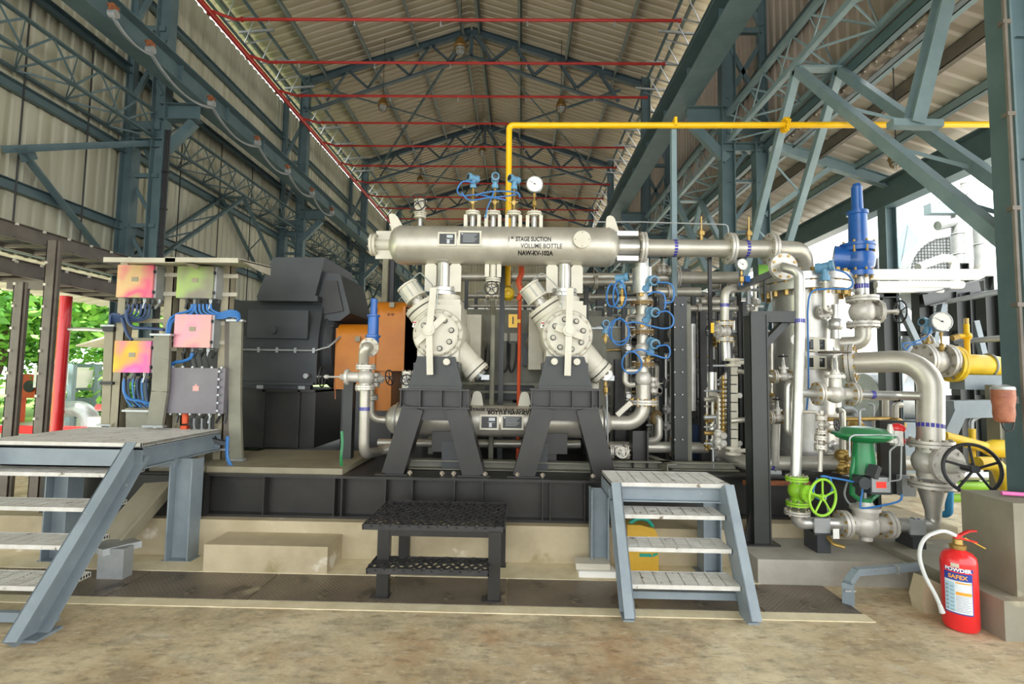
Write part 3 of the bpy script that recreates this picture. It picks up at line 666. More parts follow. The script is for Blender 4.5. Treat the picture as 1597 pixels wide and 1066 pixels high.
# A-frames under the cylinders
def aframe(pxc, lab):
    Y = 4.8; x = at(pxc, 640, Y).x; t = T('cylinder_support', lab, 'support frame', (x, Y, .7), 'black A-frame supports')
    zt = at(pxc, 633, Y).z; w_ = sz(54, Y); z0 = at(pxc, 608, Y).z
    P('head_box', MB().bb(x - w_, x + w_, Y - .13, Y + .13, z0 + .0, z0 + .015).bb(x - w_, x + w_, Y - .13, Y + .13, zt - .015, zt).bb(x - w_*.96, x + w_*.96, Y - .05, Y + .05, zt, z0), 'black_paint', t)
    rb = MB()
    for k in (-.95, -.4, .2, .75, .95): rb.bb(x + k*w_ - .005, x + k*w_ + .005, Y - .12, Y + .12, zt, z0)
    P('stiffener_rib', rb, 'black_paint', t)
    for s in (-1, 1):
        lb = MB().ibeam((x + s*sz(62, Y), Y, .7), (x + s*sz(33, Y), Y, zt - .01), .2, .19, (1, 0, 0), .012, .01); lb.bar((x + s*sz(62, Y), Y - .09, .7), (x + s*sz(33, Y), Y - .09, zt - .01), .012, .2, (1,0,0))
        lb.bb(x + s*sz(62, Y) - .15, x + s*sz(62, Y) + .15, Y - .12, Y + .12, .7, .715)
        P('leg', lb, 'black_paint', t)
    P('brace_plate', MB().bb(x - w_*.5, x + w_*.5, Y - .06, Y - .04, zt - .13, zt), 'black_paint', t)
    zs = at(pxc, 556, Y).z
    P('saddle_plate', MB().prism([(-.27*.98, z0), (.27*.98, z0), (.18, zs), (-.18, zs)], Matrix(((1,0,0,x),(0,0,-1,Y - .05),(0,1,0,0),(0,0,0,1))), .03).bb(x - .25, x + .25, Y - .1, Y + .1, z0, z0 + .04).bb(x - .22, x + .22, Y - .04, Y + .18, z0 + .04, zs - .06), 'dark_post', t)
    bb_ = MB()
    for s in ((-1, 1) if pxc > 800 else (1,)): bb_.lathe((x + s*.105, Y - .08, zs - .05), (0, -1, 0), [(0, .034), (.03, .034), (.036, .03)], 14)
    P('round_cover', bb_, 'cream', t)
aframe(680, 'black A-frame support under the compressor cylinder beside the orange guard')
aframe(880, 'black A-frame support under the compressor cylinder beside the blue tubing')
# jerrycan behind the small stairs
c = at(998, 850, 4.44); t = T('jerrycan', 'yellow plastic jerrycan with teal handle behind the short stairs', 'jerrycan', (c.x, 4.42, .012))
x = c.x
P('body', MB().prism([(-.13, .012), (.13, .012), (.13, .3), (.1, .37), (-.02, .4), (-.13, .4)], Matrix(((1,0,0,x),(0,0,-1,4.41),(0,1,0,0),(0,0,0,1))), .16), 'can_yellow', t)
P('handle', MB().tube(smooth_path([(x - .1, 4.4, .39), (x - .03, 4.38, .44), (x + .05, 4.38, .43), (x + .1, 4.4, .37)]), .017, 8), 'teal', t)
P('side_mark', MB().box((x + .02, 4.327, .155), (.1, .004, .025)).prism([(.075, .14), (.12, .16), (.125, .175), (.085, .17)], Matrix(((1,0,0,x),(0,0,-1,4.327),(0,1,0,0),(0,0,0,1))), .004), 'teal', t, 'teal printed band')
ONE('wood_block', MB().bb(.5, .8, 4.2, 4.34, .012, .06), 'white', 'lower white timber block under the short stairs leg', 'timber block')
ONE('wood_block', MB().bb(.48, .76, 4.23, 4.38, .062, .11), 'cream', 'upper cream timber block stacked beside the short stairs leg', 'timber block')
# ================================================================== pedestal, extinguisher, bent channel
t = T('concrete_pedestal', 'stepped grey concrete pedestal carrying the steel column', 'pedestal', (3.7, 3.9, 0))
P('base_step', MB().bb(3.12, 4.4, 3.36, 4.6, 0, .25), 'pedestal_concrete', t)
q = gz(1587, 930, .25)
kb = atx(1498, 763, q.x); P('upper_block', MB().bb(q.x, 4.4, q.y, kb.y, .25, kb.z), 'pedestal_concrete', t)
ONE('pink_pipe_offcut', MB().cyl((3.38, 3.62, .875), (3.85, 3.5, .875), .014, n=10), 'pink', 'short pink plastic pipe lying on the concrete pedestal', 'pipe')
ONE('broken_block', MB().prism([(0, 0), (.12, 0), (.13, .2), (.02, .24), (-.02, .1)], Matrix(((1,0,0,2.9),(0,0,-1,3.78),(0,1,0,0),(0,0,0,1))), .12), 'plinth_concrete', 'broken piece of concrete behind the red extinguisher', 'concrete block')
ex = gz(1483, 970); ex.y = 3.52; X, Y = ex.x, ex.y; r = .099
t = T('fire_extinguisher', 'red powder fire extinguisher standing on the concrete floor', 'fire extinguisher', (X, Y, 0))
P('cylinder', MB().lathe((X, Y, .0), (0,0,1), [(.0, .07), (.008, .088), (.03, r), (.44, r), (.475, .094), (.5, .075), (.512, .045), (.525, .035)], 32), 'red_bright', t)
P('collar', MB().lathe((X, Y, .515), (0,0,1), [(0, .034), (.01, .046), (.035, .046), (.04, .03), (.07, .026), (.075, .016), (.09, .016)], 20), 'brass', t)
P('handle', MB().bar((X - .02, Y, .6), (X + .1, Y - .03, .575), .024, .01).bar((X - .02, Y, .595), (X + .06, Y - .02, .645), .026, .01).box((X, Y, .6), (.035, .03, .035)).bar((X+.06, Y-.02, .645), (X+.1, Y-.03, .65), .026, .008), 'red_bright', t)
P('safety_pin', MB().tube([(X + .03, Y - .02, .6), (X + .14, Y - .05, .54)], .003, 5), 'yellow', t)
hp = smooth_path([(X - .02, Y - .01, .61), (X - .1, Y - .0, .635), (X - .2, Y + .02, .58), (X - .235, Y + .03, .47), (X - .215, Y + .02, .34), (X - .16, Y + .01, .22), (X - .14, Y, .16)], 7)
P('hose', MB().tube(hp, .0125, 10), 'pvc_hose', t)
P('nozzle', MB().cyl(hp[-1], hp[-1] + V((.02, 0, -.06)), .012, .018, 10), 'pvc_hose', t)
def wrapped(mb, a0, a1, z0, z1, rr, n=10):
    vs = []; 
    for i in range(n+1):
        a = a0 + (a1-a0)*i/n; vs += [(X + rr*math.sin(a), Y - rr*math.cos(a), z0), (X + rr*math.sin(a), Y - rr*math.cos(a), z1)]
    return mb.add(vs, [(2*i, 2*i+2, 2*i+3, 2*i+1) for i in range(n)])
A0 = math.atan2(X, Y); c0 = -A0
mat('label_blue', '2f3d8f', .4); mat('label_navy', '1f3f9a', .4); mat('label_white', 'e4e9ec', .45, 0, 'd3dde6', 60); mat('label_orange', 'efa63a', .4); mat('label_skyblue', 'a9cfe0', .45); mat('label_grey', '8f959c', .5)
P('label_border', wrapped(MB(), c0 - .85, c0 + .72, .12, .385, r + .0008), 'label_blue', t)
P('label_sheet', wrapped(MB(), c0 - .82, c0 + .66, .128, .335, r + .0013), 'label_white', t)
P('label_header', wrapped(MB(), c0 - .82, c0 + .66, .335, .38, r + .0014), 'label_navy', t)
P('label_column', wrapped(MB(), c0 - .8, c0 - .25, .135, .32, r + .0017), 'label_skyblue', t)
P('label_stripe', wrapped(wrapped(MB(), c0 - .2, c0 + .64, .245, .265, r + .0017), c0 - .2, c0 + .64, .318, .327, r + .0017), 'label_orange', t)
ln = MB()
for k in range(10): wrapped(ln, c0 - .2, c0 + .5 + .1*math.sin(k*2.3), .14 + k*.0105, .143 + k*.0105, r + .0018)
for k in range(7): wrapped(ln, c0 - .5, c0 - .3, .14 + k*.025, .146 + k*.025, r + .002); wrapped(ln, c0 - .75, c0 - .6, .14 + k*.025, .152 + k*.025, r + .002)
P('label_print', ln, 'label_grey', t)
P('title_band', wrapped(MB(), c0 - .8, c0 + .78, .392, .416, r + .0008), 'label_blue', t)
P('white_tag', wrapped(MB(), c0 - .42, c0 + .02, .42, .445, r + .001), 'cream', t)
Mx = Matrix.Translation((X, Y, 0)) @ Matrix.Rotation(c0 - .05, 4, 'Z') @ Matrix(((1,0,0,0),(0,0,-1,-r-.001),(0,1,0,.4035),(0,0,0,1)))
text('title_lettering', 'POWDER', .032, Mx, 'white', t, bold=.0012, wrap=('v', r), ext=.0006, sx=1.05)
Mx = Matrix.Translation((X, Y, 0)) @ Matrix.Rotation(c0 - .08, 4, 'Z') @ Matrix(((1,0,0,0),(0,0,-1,-r-.0018),(0,1,0,.358),(0,0,0,1)))
text('brand_lettering', 'SAFEX', .036, Mx, 'label_orange', t, bold=.001, wrap=('v', r), ext=.0006)
# bent channel (drain support)
t = T('bent_cable_channel', 'grey galvanised channel bent down from the curb to the floor beside the extinguisher', 'cable channel', (2.45, 3.95, 0))
z1 = .19
p = [(2.44, 3.84, .0), (2.44, 3.84, .155), (2.54, 3.9, .215), (3.5, 4.1, .225)]
m1 = MB()
for a, b in zip(p, p[1:]): m1.bar(a, b, .07 if a[2] == 0 else .05, .05)
P('channel', m1, 'grey_paint', t)
hb = MB()
for k in range(6): hb.box((2.68 + k*.045, 3.93 + k*.0094 - .027, .215), (.008, .006, .008))
hb.box((2.87, 3.945, .22), (.012, .06, .06)).box((2.435, 3.81, .11), (.08, .012, .012)); P('bolt', hb, 'galv', t)
# sloped cable duct beside the tall stairs
t = T('cable_duct', 'galvanised cable duct sloping down from the skid behind the tall stairs to the floor', 'cable duct', (-3.4, 4.4, 0))
a = at(258, 742, 4.62); b = at(168, 846, 4.22)
P('sloped_cover', MB().bar(a, b, .26, .02, (0, -.6, .8)).bar(a + V((.14, 0, 0)), b + V((.14, 0, 0)), .02, .1, (0, -.6, .8)), 'tan_steel', t)
q = gz(150, 904); q2 = gz(200, 900)
P('foot_box', MB().bb(q.x, q2.x, q.y, q.y + .1, .008, .24).bar((q.x + .14, q.y + .07, .22), b, .26, .05), 'galv', t)
# ================================================================== piping helpers
def W(p, Y):                                             # picture point (x, y[, depth]) -> place
    return at(p[0], p[1], p[2] if len(p) > 2 else Y)
def flange(t, o, z, R, th=.03, gap=.006, m='valve_cast', nb=8, bm='bolt', pair=True, x=None, name='flange'):
    o, z = V(o), V(z).normalized()
    f = MB().lathe(o, z, ([(-th - gap/2, R), (-gap/2, R), (-gap/2, R*.8), (gap/2, R*.8), (gap/2, R), (th + gap/2, R)] if pair else [(-th/2, R), (th/2, R)]), 28, x)
    b = MB().bolts(o, z, R*.84, nb, R*.075 + .003, -th - gap/2 - .014 if pair else -th/2 - .012, th + gap/2 + .014 if pair else th/2 + .012, .5, x)
    nf = len(f.f); o0 = len(f.v); f.v += b.v; f.f += [tuple(i + o0 for i in q) for q in b.f]
    fo = P(name, f, m, t, whole=True); fo.data.materials.append(MATS[bm])
    for k, pl in enumerate(fo.data.polygons):
        if k >= nf: pl.material_index = 1
    return fo
def band(t, o, z, r, wd=.035, m='blue_tape', n=18):
    M = frame(o, z); mb = MB(); mb.M = M
    for k in range(n):
        a = 2*math.pi*k/n; da = math.pi/n*.75
        mb.add([((r+.0015)*math.cos(a-da), (r+.0015)*math.sin(a-da), -wd/2), ((r+.0015)*math.cos(a+da), (r+.0015)*math.sin(a+da), -wd/2), ((r+.0015)*math.cos(a+da), (r+.0015)*math.sin(a+da), wd/2), ((r+.0015)*math.cos(a-da), (r+.0015)*math.sin(a-da), wd/2)], [(0,1,2,3)])
    return P('marking_band_print', mb, m, t)
def spool(name, label, cat, pts, r, m='silver', bend=None, fl=(), R=None, bands=(), group=None, n=16, nb=8, bm='bolt', fm='valve_cast', pair=True):
    pts = [V(p) for p in pts]; t = T(name, label, cat, pts[0], group)
    P('pipe', MB().tube(fillet(pts, bend or r*3, 7), r, n), m, t)
    for f in fl:
        i, k = f[0], f[1]; d = (pts[i+1] - pts[i]); flange(t, pts[i] + d*k, d, f[2] if len(f) > 2 else (R or r*1.85), max(.014, r*.28), m=fm, nb=nb, bm=bm, pair=pair)
    for (i, k) in bands:
        d = pts[i+1] - pts[i]; band(t, pts[i] + d*k, d, r)
    return t
def plain(name, label, cat, pts, r, m, bend=None, n=8, group=None):
    return ONE(name, MB().tube(fillet(pts, bend or r*3, 5), r, n), m, label, cat, group)
def wheel(mb, c, z, R, r, ns=5, hub=.18, x=None, dish=.0):
    z = V(z).normalized(); M = frame(c, z, x); mb.ring(c, z, R, r, 36, 8, x)
    hubp = V(c) - z*dish; mb.cyl(hubp - z*r*1.4, hubp + z*r*1.4, R*hub, n=12)
    for k in range(ns):
        a = 2*math.pi*k/ns + .3; mb.tube([hubp, M @ V((R*math.cos(a), R*math.sin(a), 0))], r*.75, 6)
    return mb
def valve(name, label, c, axis, stem, r, L, H, wr, m='valve_cast', wm='cable_black', bm='bolt', ns=5, kind='globe', cat='valve', R=None, group=None, nb=8, face=None, fpair=True):
    """flanged hand valve: body, end flanges, bonnet, yoke, stem, handwheel"""
    c, ax, st = V(c), V(axis).normalized(), V(stem).normalized(); t = T(name, label, cat, c, group); R = R or r*1.9
    side = ax.cross(st)
    M = frame(c, st, ax); b = MB(); b.M = M
    b.ball((0,0,0), r*1.5, 18, (1.05, .95, 1.0)); b.M = None
    b.cyl(c - ax*L/2, c + ax*L/2, r, n=18); b.cyl(c, c + st*H*.42, r*1.0, r*.85, 16)
    b.lathe(c + st*(H*.42), st, [(-r*.22, r*1.45), (r*.22, r*1.45)], 20)
    P('body', b, m, t)
    for s in (-1, 1): flange(t, c + ax*s*L/2, ax, R, max(.012, r*.3), m=m, nb=nb, bm=bm, pair=fpair)
    bo = MB().lathe(c + st*H*.42, st, [(0, r*1.4), (r*.25, r*1.4), (r*.3, r*.75), (H*.16, r*.55)], 18).bolts(c + st*H*.42, st, r*1.22, 8, r*.12, -r*.35, r*.4)
    P('bonnet', bo, m, t)
    y = MB()
    for s in (-1, 1): y.tube([c + st*H*.5 + side*s*r*.6, c + st*H*.75 + side*s*r*.55, c + st*H*.9 + side*s*r*.2], r*.17, 8)
    y.cyl(c + st*H*.86, c + st*H*.94, r*.38, n=12); P('yoke', y, m, t)
    P('stem', MB().cyl(c + st*H*.5, c + st*H*1.12, r*.17, n=8), 'galv', t)
    P('handwheel', wheel(MB(), c + st*H, st, wr, max(.006, wr*.075), ns), wm, t)
    return t
def gauge(name, label, c, face, R, stem_len, cat='pressure gauge', stem_dir=(0,0,-1), rot=.6):
    c, z = V(c), V(face).normalized(); t = T(name, label, cat, c)
    P('case', MB().lathe(c, z, [(-.045, R*.9), (-.04, R), (.006, R), (.008, R*.93), (.001, R*.92)], 28), 'galv', t)
    P('dial', MB().lathe(c, z, [(-.004, R*.93), (.0025, R*.93)], 28), 'white', t)
    M = frame(c + z*.004, z, (1, 0, 0)); tk = MB(); tk.M = M
    for k in range(21):
        a = math.radians(225 - 270*k/20); l = .80 if k % 5 == 0 else .86
        tk.bar((R*l*math.cos(a), R*l*math.sin(a), 0), (R*.91*math.cos(a), R*.91*math.sin(a), 0), R*.03, .001)
    P('scale_marking', tk, 'black', t)
    nd = MB(); nd.M = M; a = math.radians(150); nd.bar((-R*.2*math.cos(a), -R*.2*math.sin(a), .002), (R*.75*math.cos(a), R*.75*math.sin(a), .002), R*.035, .0015).cyl((0,0,0), (0,0,.005), R*.09, n=10)
    P('needle', nd, 'black', t)
    sd = V(stem_dir).normalized(); o = c - z*.02
    P('stem', MB().cyl(o + sd*R*.9, o + sd*(R + stem_len), .009, n=8).cyl(o + sd*(R + .01), o + sd*(R + .045), .017, n=6).lathe(o + sd*(R + stem_len*.55), sd, [(-.03, .014), (-.02, .024), (.03, .024), (.04, .014)], 8), 'brass', t)
    return t
def transmitter(label, c, face, s, stem_len, stem_dir=(0,0,-1), m='transmitter_blue', sm='brass'):
    """two-compartment instrument head on a manifold stem"""
    c, z = V(c), V(face).normalized(); t = T('pressure_transmitter', label, 'transmitter', c); sd = V(stem_dir).normalized()
    P('head', MB().lathe(c, z, [(-1.15*s, .55*s), (-1.1*s, .72*s), (-.6*s, .74*s), (-.5*s, .62*s), (.5*s, .62*s), (.6*s, .78*s), (1.15*s, .78*s), (1.2*s, .6*s)], 22).cyl(c + sd*.3*s, c + sd*1.3*s, .5*s, .42*s, 14), m, t)
    P('end_window', MB().lathe(c + z*1.205*s, z, [(0, .55*s), (.02*s, .5*s)], 18), 'plate_black', t)
    P('lower_body', MB().cyl(c + sd*1.25*s, c + sd*2.0*s, .62*s, .62*s, 14).box(c + sd*1.65*s, (1.1*s, .8*s, .6*s)), m, t)
    P('manifold', MB().cyl(c + sd*2.0*s, c + sd*stem_len, .26*s, n=8).box(c + sd*(stem_len*.6 + .8*s), (.6*s, .6*s, .8*s)).cyl(c + sd*(stem_len*.7) - V((.8*s,0,0)), c + sd*(stem_len*.7) + V((.8*s,0,0)), .16*s, n=6), sm, t)
    return t
def nameplate(t, M, w_, h, style=0):
    """white frame with a dark plate; M: centre, z towards the viewer"""
    f = MB(); f.M = M; b_ = h*.12
    for (x0, x1, y0, y1) in ((-w_/2, w_/2, h/2 - b_, h/2), (-w_/2, w_/2, -h/2, -h/2 + b_), (-w_/2, -w_/2 + b_, -h/2 + b_, h/2 - b_), (w_/2 - b_, w_/2, -h/2 + b_, h/2 - b_)): f.bb(x0, x1, y0, y1, -.006, .008)
    fo = P('nameplate_frame', f, 'cream', t)
    p = MB(); p.M = M; p.bb(-w_/2 + b_, w_/2 - b_, -h/2 + b_, h/2 - b_, -.005, .003); P('nameplate', p, 'plate_black', fo)
    l = MB(); l.M = M
    if style == 0:
        for k in range(6): l.bb(-w_*.3, w_*(.32 - .06*(k % 3)), h*.27 - k*h*.1, h*.29 - k*h*.1, .003, .0042)
        l.bb(-w_*.37, -w_*.31, h*.25, h*.34, .003, .0042)
    else: l.bb(-w_*.08, w_*.3, -h*.02, h*.0, .003, .0042).bb(-w_*.02, w_*.3, h*.1, h*.3, .003, .0042).bb(-.01*w_, w_*.14, -h*.32, -h*.04, .003, .0042)
    P('engraved_print', l, 'galv', fo)
    return fo
def upright(x, y, z, zface=(0, -1, 0)):                  # matrix: local x right, local y up, local z towards the viewer
    return Matrix(((1,0,0,x),(0,0,-1,y),(0,1,0,z),(0,0,0,1)))
# ================================================================== suction volume bottle
YB_ = 5.2
def bottle(name, label, pxl, pxr, py, r, Y):
    a, b = at(pxl, py, Y), at(pxr, py, Y); z = (a.z + b.z)/2; a.z = b.z = z
    t = T(name, label, 'pressure vessel', V(((a.x+b.x)/2, Y, z - r)))
    h = .11
    P('shell', MB().lathe(a, (1,0,0), [(0, .0), (.01, r*.35), (.04, r*.7), (.075, r*.9), (h, r*.985), (h+.02, r), (b.x-a.x-h-.02, r), (b.x-a.x-h, r*.985), (b.x-a.x-.075, r*.9), (b.x-a.x-.04, r*.7), (b.x-a.x-.01, r*.35), (b.x-a.x, 0)], 48), 'silver', t)
    s = MB()
    for x in (a.x + h + .02, (a.x*.48 + b.x*.52), b.x - h - .02): s.ring((x, Y, z), (1,0,0), r, .0035, 40, 5)
    P('weld_groove', s, 'silver', t)
    return t, a, b, z
RB = .205
sb, A, B, ZB = bottle('suction_bottle', 'long silver volume bottle with black lettering lying above the compressor cylinders', 607, 967, 384, RB, YB_)
def lugs(t, x, dx, r, z, m='cream'):
    M = upright(x, YB_, z); pl = [(-.075, -.04), (.075, -.04), (.045, .12), (.03, .145), (.0, .155), (-.03, .145), (-.045, .12)]
    sh = [(p[0] + dx*max(0, p[1])*.6, p[1]) for p in pl]; mb = MB().prism(sh, M, .025); mb.lathe((x + dx*.07, YB_ - .013, z + .11), (0,-1,0), [(0, .016), (.002, .016)], 12)
    return P('lifting_lug', mb, m, t)
lugs(sb, A.x + .1, -.9, RB, ZB + RB - .02); lugs(sb, B.x - .08, -.3, RB, ZB + RB - .02)
ne = MB().cyl((A.x - .17, YB_, ZB), (A.x + .03, YB_, ZB), .06, n=20)
for s in (-1, 1): ne.bb(A.x - .14, A.x + .05, YB_ - .012, YB_ + .012, ZB + s*.1 - .05, ZB + s*.1 + .05)
P('end_nozzle', ne, 'cream', sb); flange(sb, (A.x - .16, YB_, ZB), (1,0,0), .115, .028, m='cream')
ne = MB().cyl((B.x - .03, YB_, ZB), (B.x + .19, YB_, ZB), .09, n=20)
for s in (-1, 1): ne.bb(B.x - .05, B.x + .17, YB_ - .1, YB_ + .02, ZB + s*.13 - .03, ZB + s*.13 + .02)
P('outlet_nozzle', ne, 'silver_bright', sb)
# nozzles on top with cage-like gusseted necks
def neck(t, px, h, r, m='cream', top=True, gus=True):
    x = at(px, 350, YB_).x; z0 = ZB + RB - .02; mb = MB().cyl((x, YB_, z0), (x, YB_, z0 + h), r*.6, n=16)
    o = P('neck_nozzle', mb, 'silver_bright', t)
    if gus:
        g = MB()
        for s in (-1, 1): g.bb(x + s*r*1.35 - r*.35, x + s*r*1.35 + r*.35, YB_ - .05, YB_ + .05, z0, z0 + h*.86)
        P('gusset', g, m, o)
    flange(t, (x, YB_, z0 + h), (0,0,1), r*1.5, .018, m=m, nb=8)
    return V((x, YB_, z0 + h + .02))
tops = [neck(sb, px, .16, .052) for px in (737, 769, 801, 833)]
p0 = neck(sb, 655, .13, .04, gus=False)
# cylinder nozzles beneath the bottle
for px in (692, 880):
    x = at(px, 420, YB_).x; nz_ = MB().lathe((x, YB_, ZB - RB + .035), (0,0,-1), [(0, .125), (.01, .12), (.02, .08)], 28).cyl((x, YB_, ZB - RB + .03), (x, YB_, ZB - RB - .27), .07, n=22)
    o = P('cylinder_nozzle', nz_, 'silver_bright', sb); g = MB()
    for s in (-1, 1):
        g.prism([(-.06, 0), (.06, 0), (.06, .27), (.035, .3), (-.035, .3), (-.06, .27)], upright(x + s*.13, YB_ - .03, ZB - RB - .29), .02)
    g.bb(x - .005, x + .005, YB_ - .13, YB_ + .1, ZB - RB - .27, ZB - RB); P('gusset', g, 'cream', o)
    flange(sb, (x, YB_, ZB - RB - .29), (0,0,1), .135, .035, m='silver_bright', nb=10)
x = at(769, 430, YB_).x
P('drain_nozzle', MB().cyl((x, YB_, ZB - RB + .02), (x, YB_, ZB - RB - .16), .035, n=14).bb(x - .085, x - .04, YB_ - .04, YB_ + .04, ZB - RB - .13, ZB - RB + .02).bb(x + .04, x + .085, YB_ - .04, YB_ + .04, ZB - RB - .13, ZB - RB + .02), 'cream', sb)
flange(sb, (x, YB_, ZB - RB - .16), (0,0,1), .08, .016, m='cream')
bp = at(907, 375, YB_ - RB); o = P('handhole_cover', MB().cyl((bp.x, YB_ - RB + .03, bp.z), (bp.x, YB_ - RB - .03, bp.z), .075, n=26).lathe((bp.x, YB_ - RB - .03, bp.z), (0,-1,0), [(0, .088), (.02, .088), (.022, .08)], 28), 'cream', sb)
P('bolt', MB().bolts((bp.x, YB_ - RB - .05, bp.z), (0,-1,0), .07, 4, .006, 0, .01), 'bolt', o)
for px, py, w_, h, stl in ((697.5, 373, .19, .14, 1), (733, 372, .235, .155, 0)):
    p = at(px, py, YB_ - RB + .005); nameplate(sb, upright(p.x, YB_ - RB - .004, p.z), w_, h, stl)
for body, px, py, size, bo in (('STAGE SUCTION', 832, 373, .068, .002), ('VOLUME BOTTLE', 844.5, 383.5, .066, .0008), ('NAW-KV-102A', 835, 393.5, .066, .0032), ('1', 793.5, 373, .068, .0015), ('st', 799, 370, .04, .0015)):
    p = at(px, py, YB_ - RB); M = upright(p.x, YB_ - RB - .001, ZB); a = math.asin(max(-1, min(1, (p.z - ZB)/RB)))
    M = Matrix.Translation((p.x, YB_, ZB)) @ Matrix.Rotation(-a, 4, 'X') @ Matrix(((1,0,0,0),(0,0,-1,-RB - .001),(0,1,0,0),(0,0,0,1)))
    text('lettering', body, size, M, 'black', sb, bold=bo, wrap=RB, ext=.0006, sx=.7 if body[:3] == 'STA' else .82)
# bleed valve and gauges on the nozzles
valve('bleed_valve', 'cream bleed valve with black handwheel standing on the silver volume bottle', p0 + V((0, 0, .075)), (0,0,1), (0,-1,0), .036, .13, .16, .085, m='cream', ns=5, fpair=False)
transmitter('pale blue transmitter on the first bottle nozzle, next to the bleed valve', tops[0] + V((0, -.02, .36)), (-.8, -.6, 0), .055, .36)
transmitter('pale blue transmitter on the second bottle nozzle, round window facing out', tops[1] + V((.015, -.02, .36)), (.1, -1, 0), .055, .36)
transmitter('pale blue transmitter on the third bottle nozzle, against the yellow drop pipe', tops[2] + V((0, -.02, .35)), (-.75, -.65, 0), .055, .35)
gauge('pressure_gauge', 'white dial pressure gauge on the fourth nozzle of the volume bottle', tops[3] + V((0, -.03, .3)), (.0, -1, .05), .088, .2)
tb = MB()
for i, (pts) in enumerate((((740, 285), (722, 283), (713, 297), (722, 305), (745, 303), (768, 307), (795, 305), (806, 302)), ((742, 305), (757, 300), (780, 298), (806, 300), (811, 308)), ((770, 300), (760, 325), (757, 340)), ((720, 300), (733, 312), (765, 308), (790, 312)))):
    tb.tube(smooth_path([at(q[0], q[1], YB_ - .08 - .02*i) for q in pts]), .008, 6)
ONE('impulse_tubing', tb, 'cable_blue', 'blue plastic tubing looped between the transmitters on the volume bottle', 'tubing')
# ================================================================== discharge bottle
RD = .16
db, A2, B2, ZD = bottle('discharge_bottle', 'silver discharge volume bottle lying low behind the black A-frames', 601, 955, 656, RD, YB_)
for px in (744, 818):
    x = at(px, 625, YB_).x; lugs(db, x, 0, RD, ZD + RD - .01)
for px, w_, stl in ((763, .19, 1), (799, .225, 0)):
    p = at(px, 658, YB_ - RD); nameplate(db, upright(p.x, YB_ - RD - .004, p.z), w_, .15, stl)
for body, px, py, size, bo in (('1st STAGE DISCHARGE VOLUME', 778, 636, .055, .002), ('BOTTLE NAW-KV-', 794, 644, .055, .003)):
    p = at(px, py, YB_ - RD); a = math.asin(max(-1, min(1, (p.z - ZD)/RD)))
    M = Matrix.Translation((p.x, YB_, ZD)) @ Matrix.Rotation(-min(a, .85), 4, 'X') @ Matrix(((1,0,0,0),(0,0,-1,-RD - .001),(0,1,0,0),(0,0,0,1)))
    text('lettering', body, size, M, 'black', db, bold=bo, wrap=RD, ext=.0006, sx=.95)
for px in (708, 852):
    x = at(px, 680, YB_).x; s_ = MB().bb(x - .2, x + .2, YB_ - .12, YB_ + .1, ZD - RD - .02, ZD - RD + .03).bb(x - .1, x + .1, YB_ - .08, YB_ + .08, .7, ZD - RD).bb(x - .2, x + .2, YB_ - .17, YB_ - .15, ZD - RD - .14, ZD - RD + .06)
    P('saddle', s_, 'black_paint', db)
c = MB().ring((A2.x + .13, YB_, ZD), (1,0,0), RD + .006, .012, 36, 6).ring((B2.x - .1, YB_, ZD), (1,0,0), RD + .006, .012, 36, 6); P('strap', c, 'silver_bright', db)
# discharge elbow towards the valve stack
pe = [V((B2.x - .05, YB_, ZD)), at(1003, 660, YB_), at(1003, 600, YB_)]; pe[1].z = ZD
spool('discharge_elbow', 'silver elbow pipe turning up from the discharge bottle to a bolted flange', 'pipe', pe, .075, 'silver', .22, fl=((1, .55, .15),), nb=10, bm='brass')
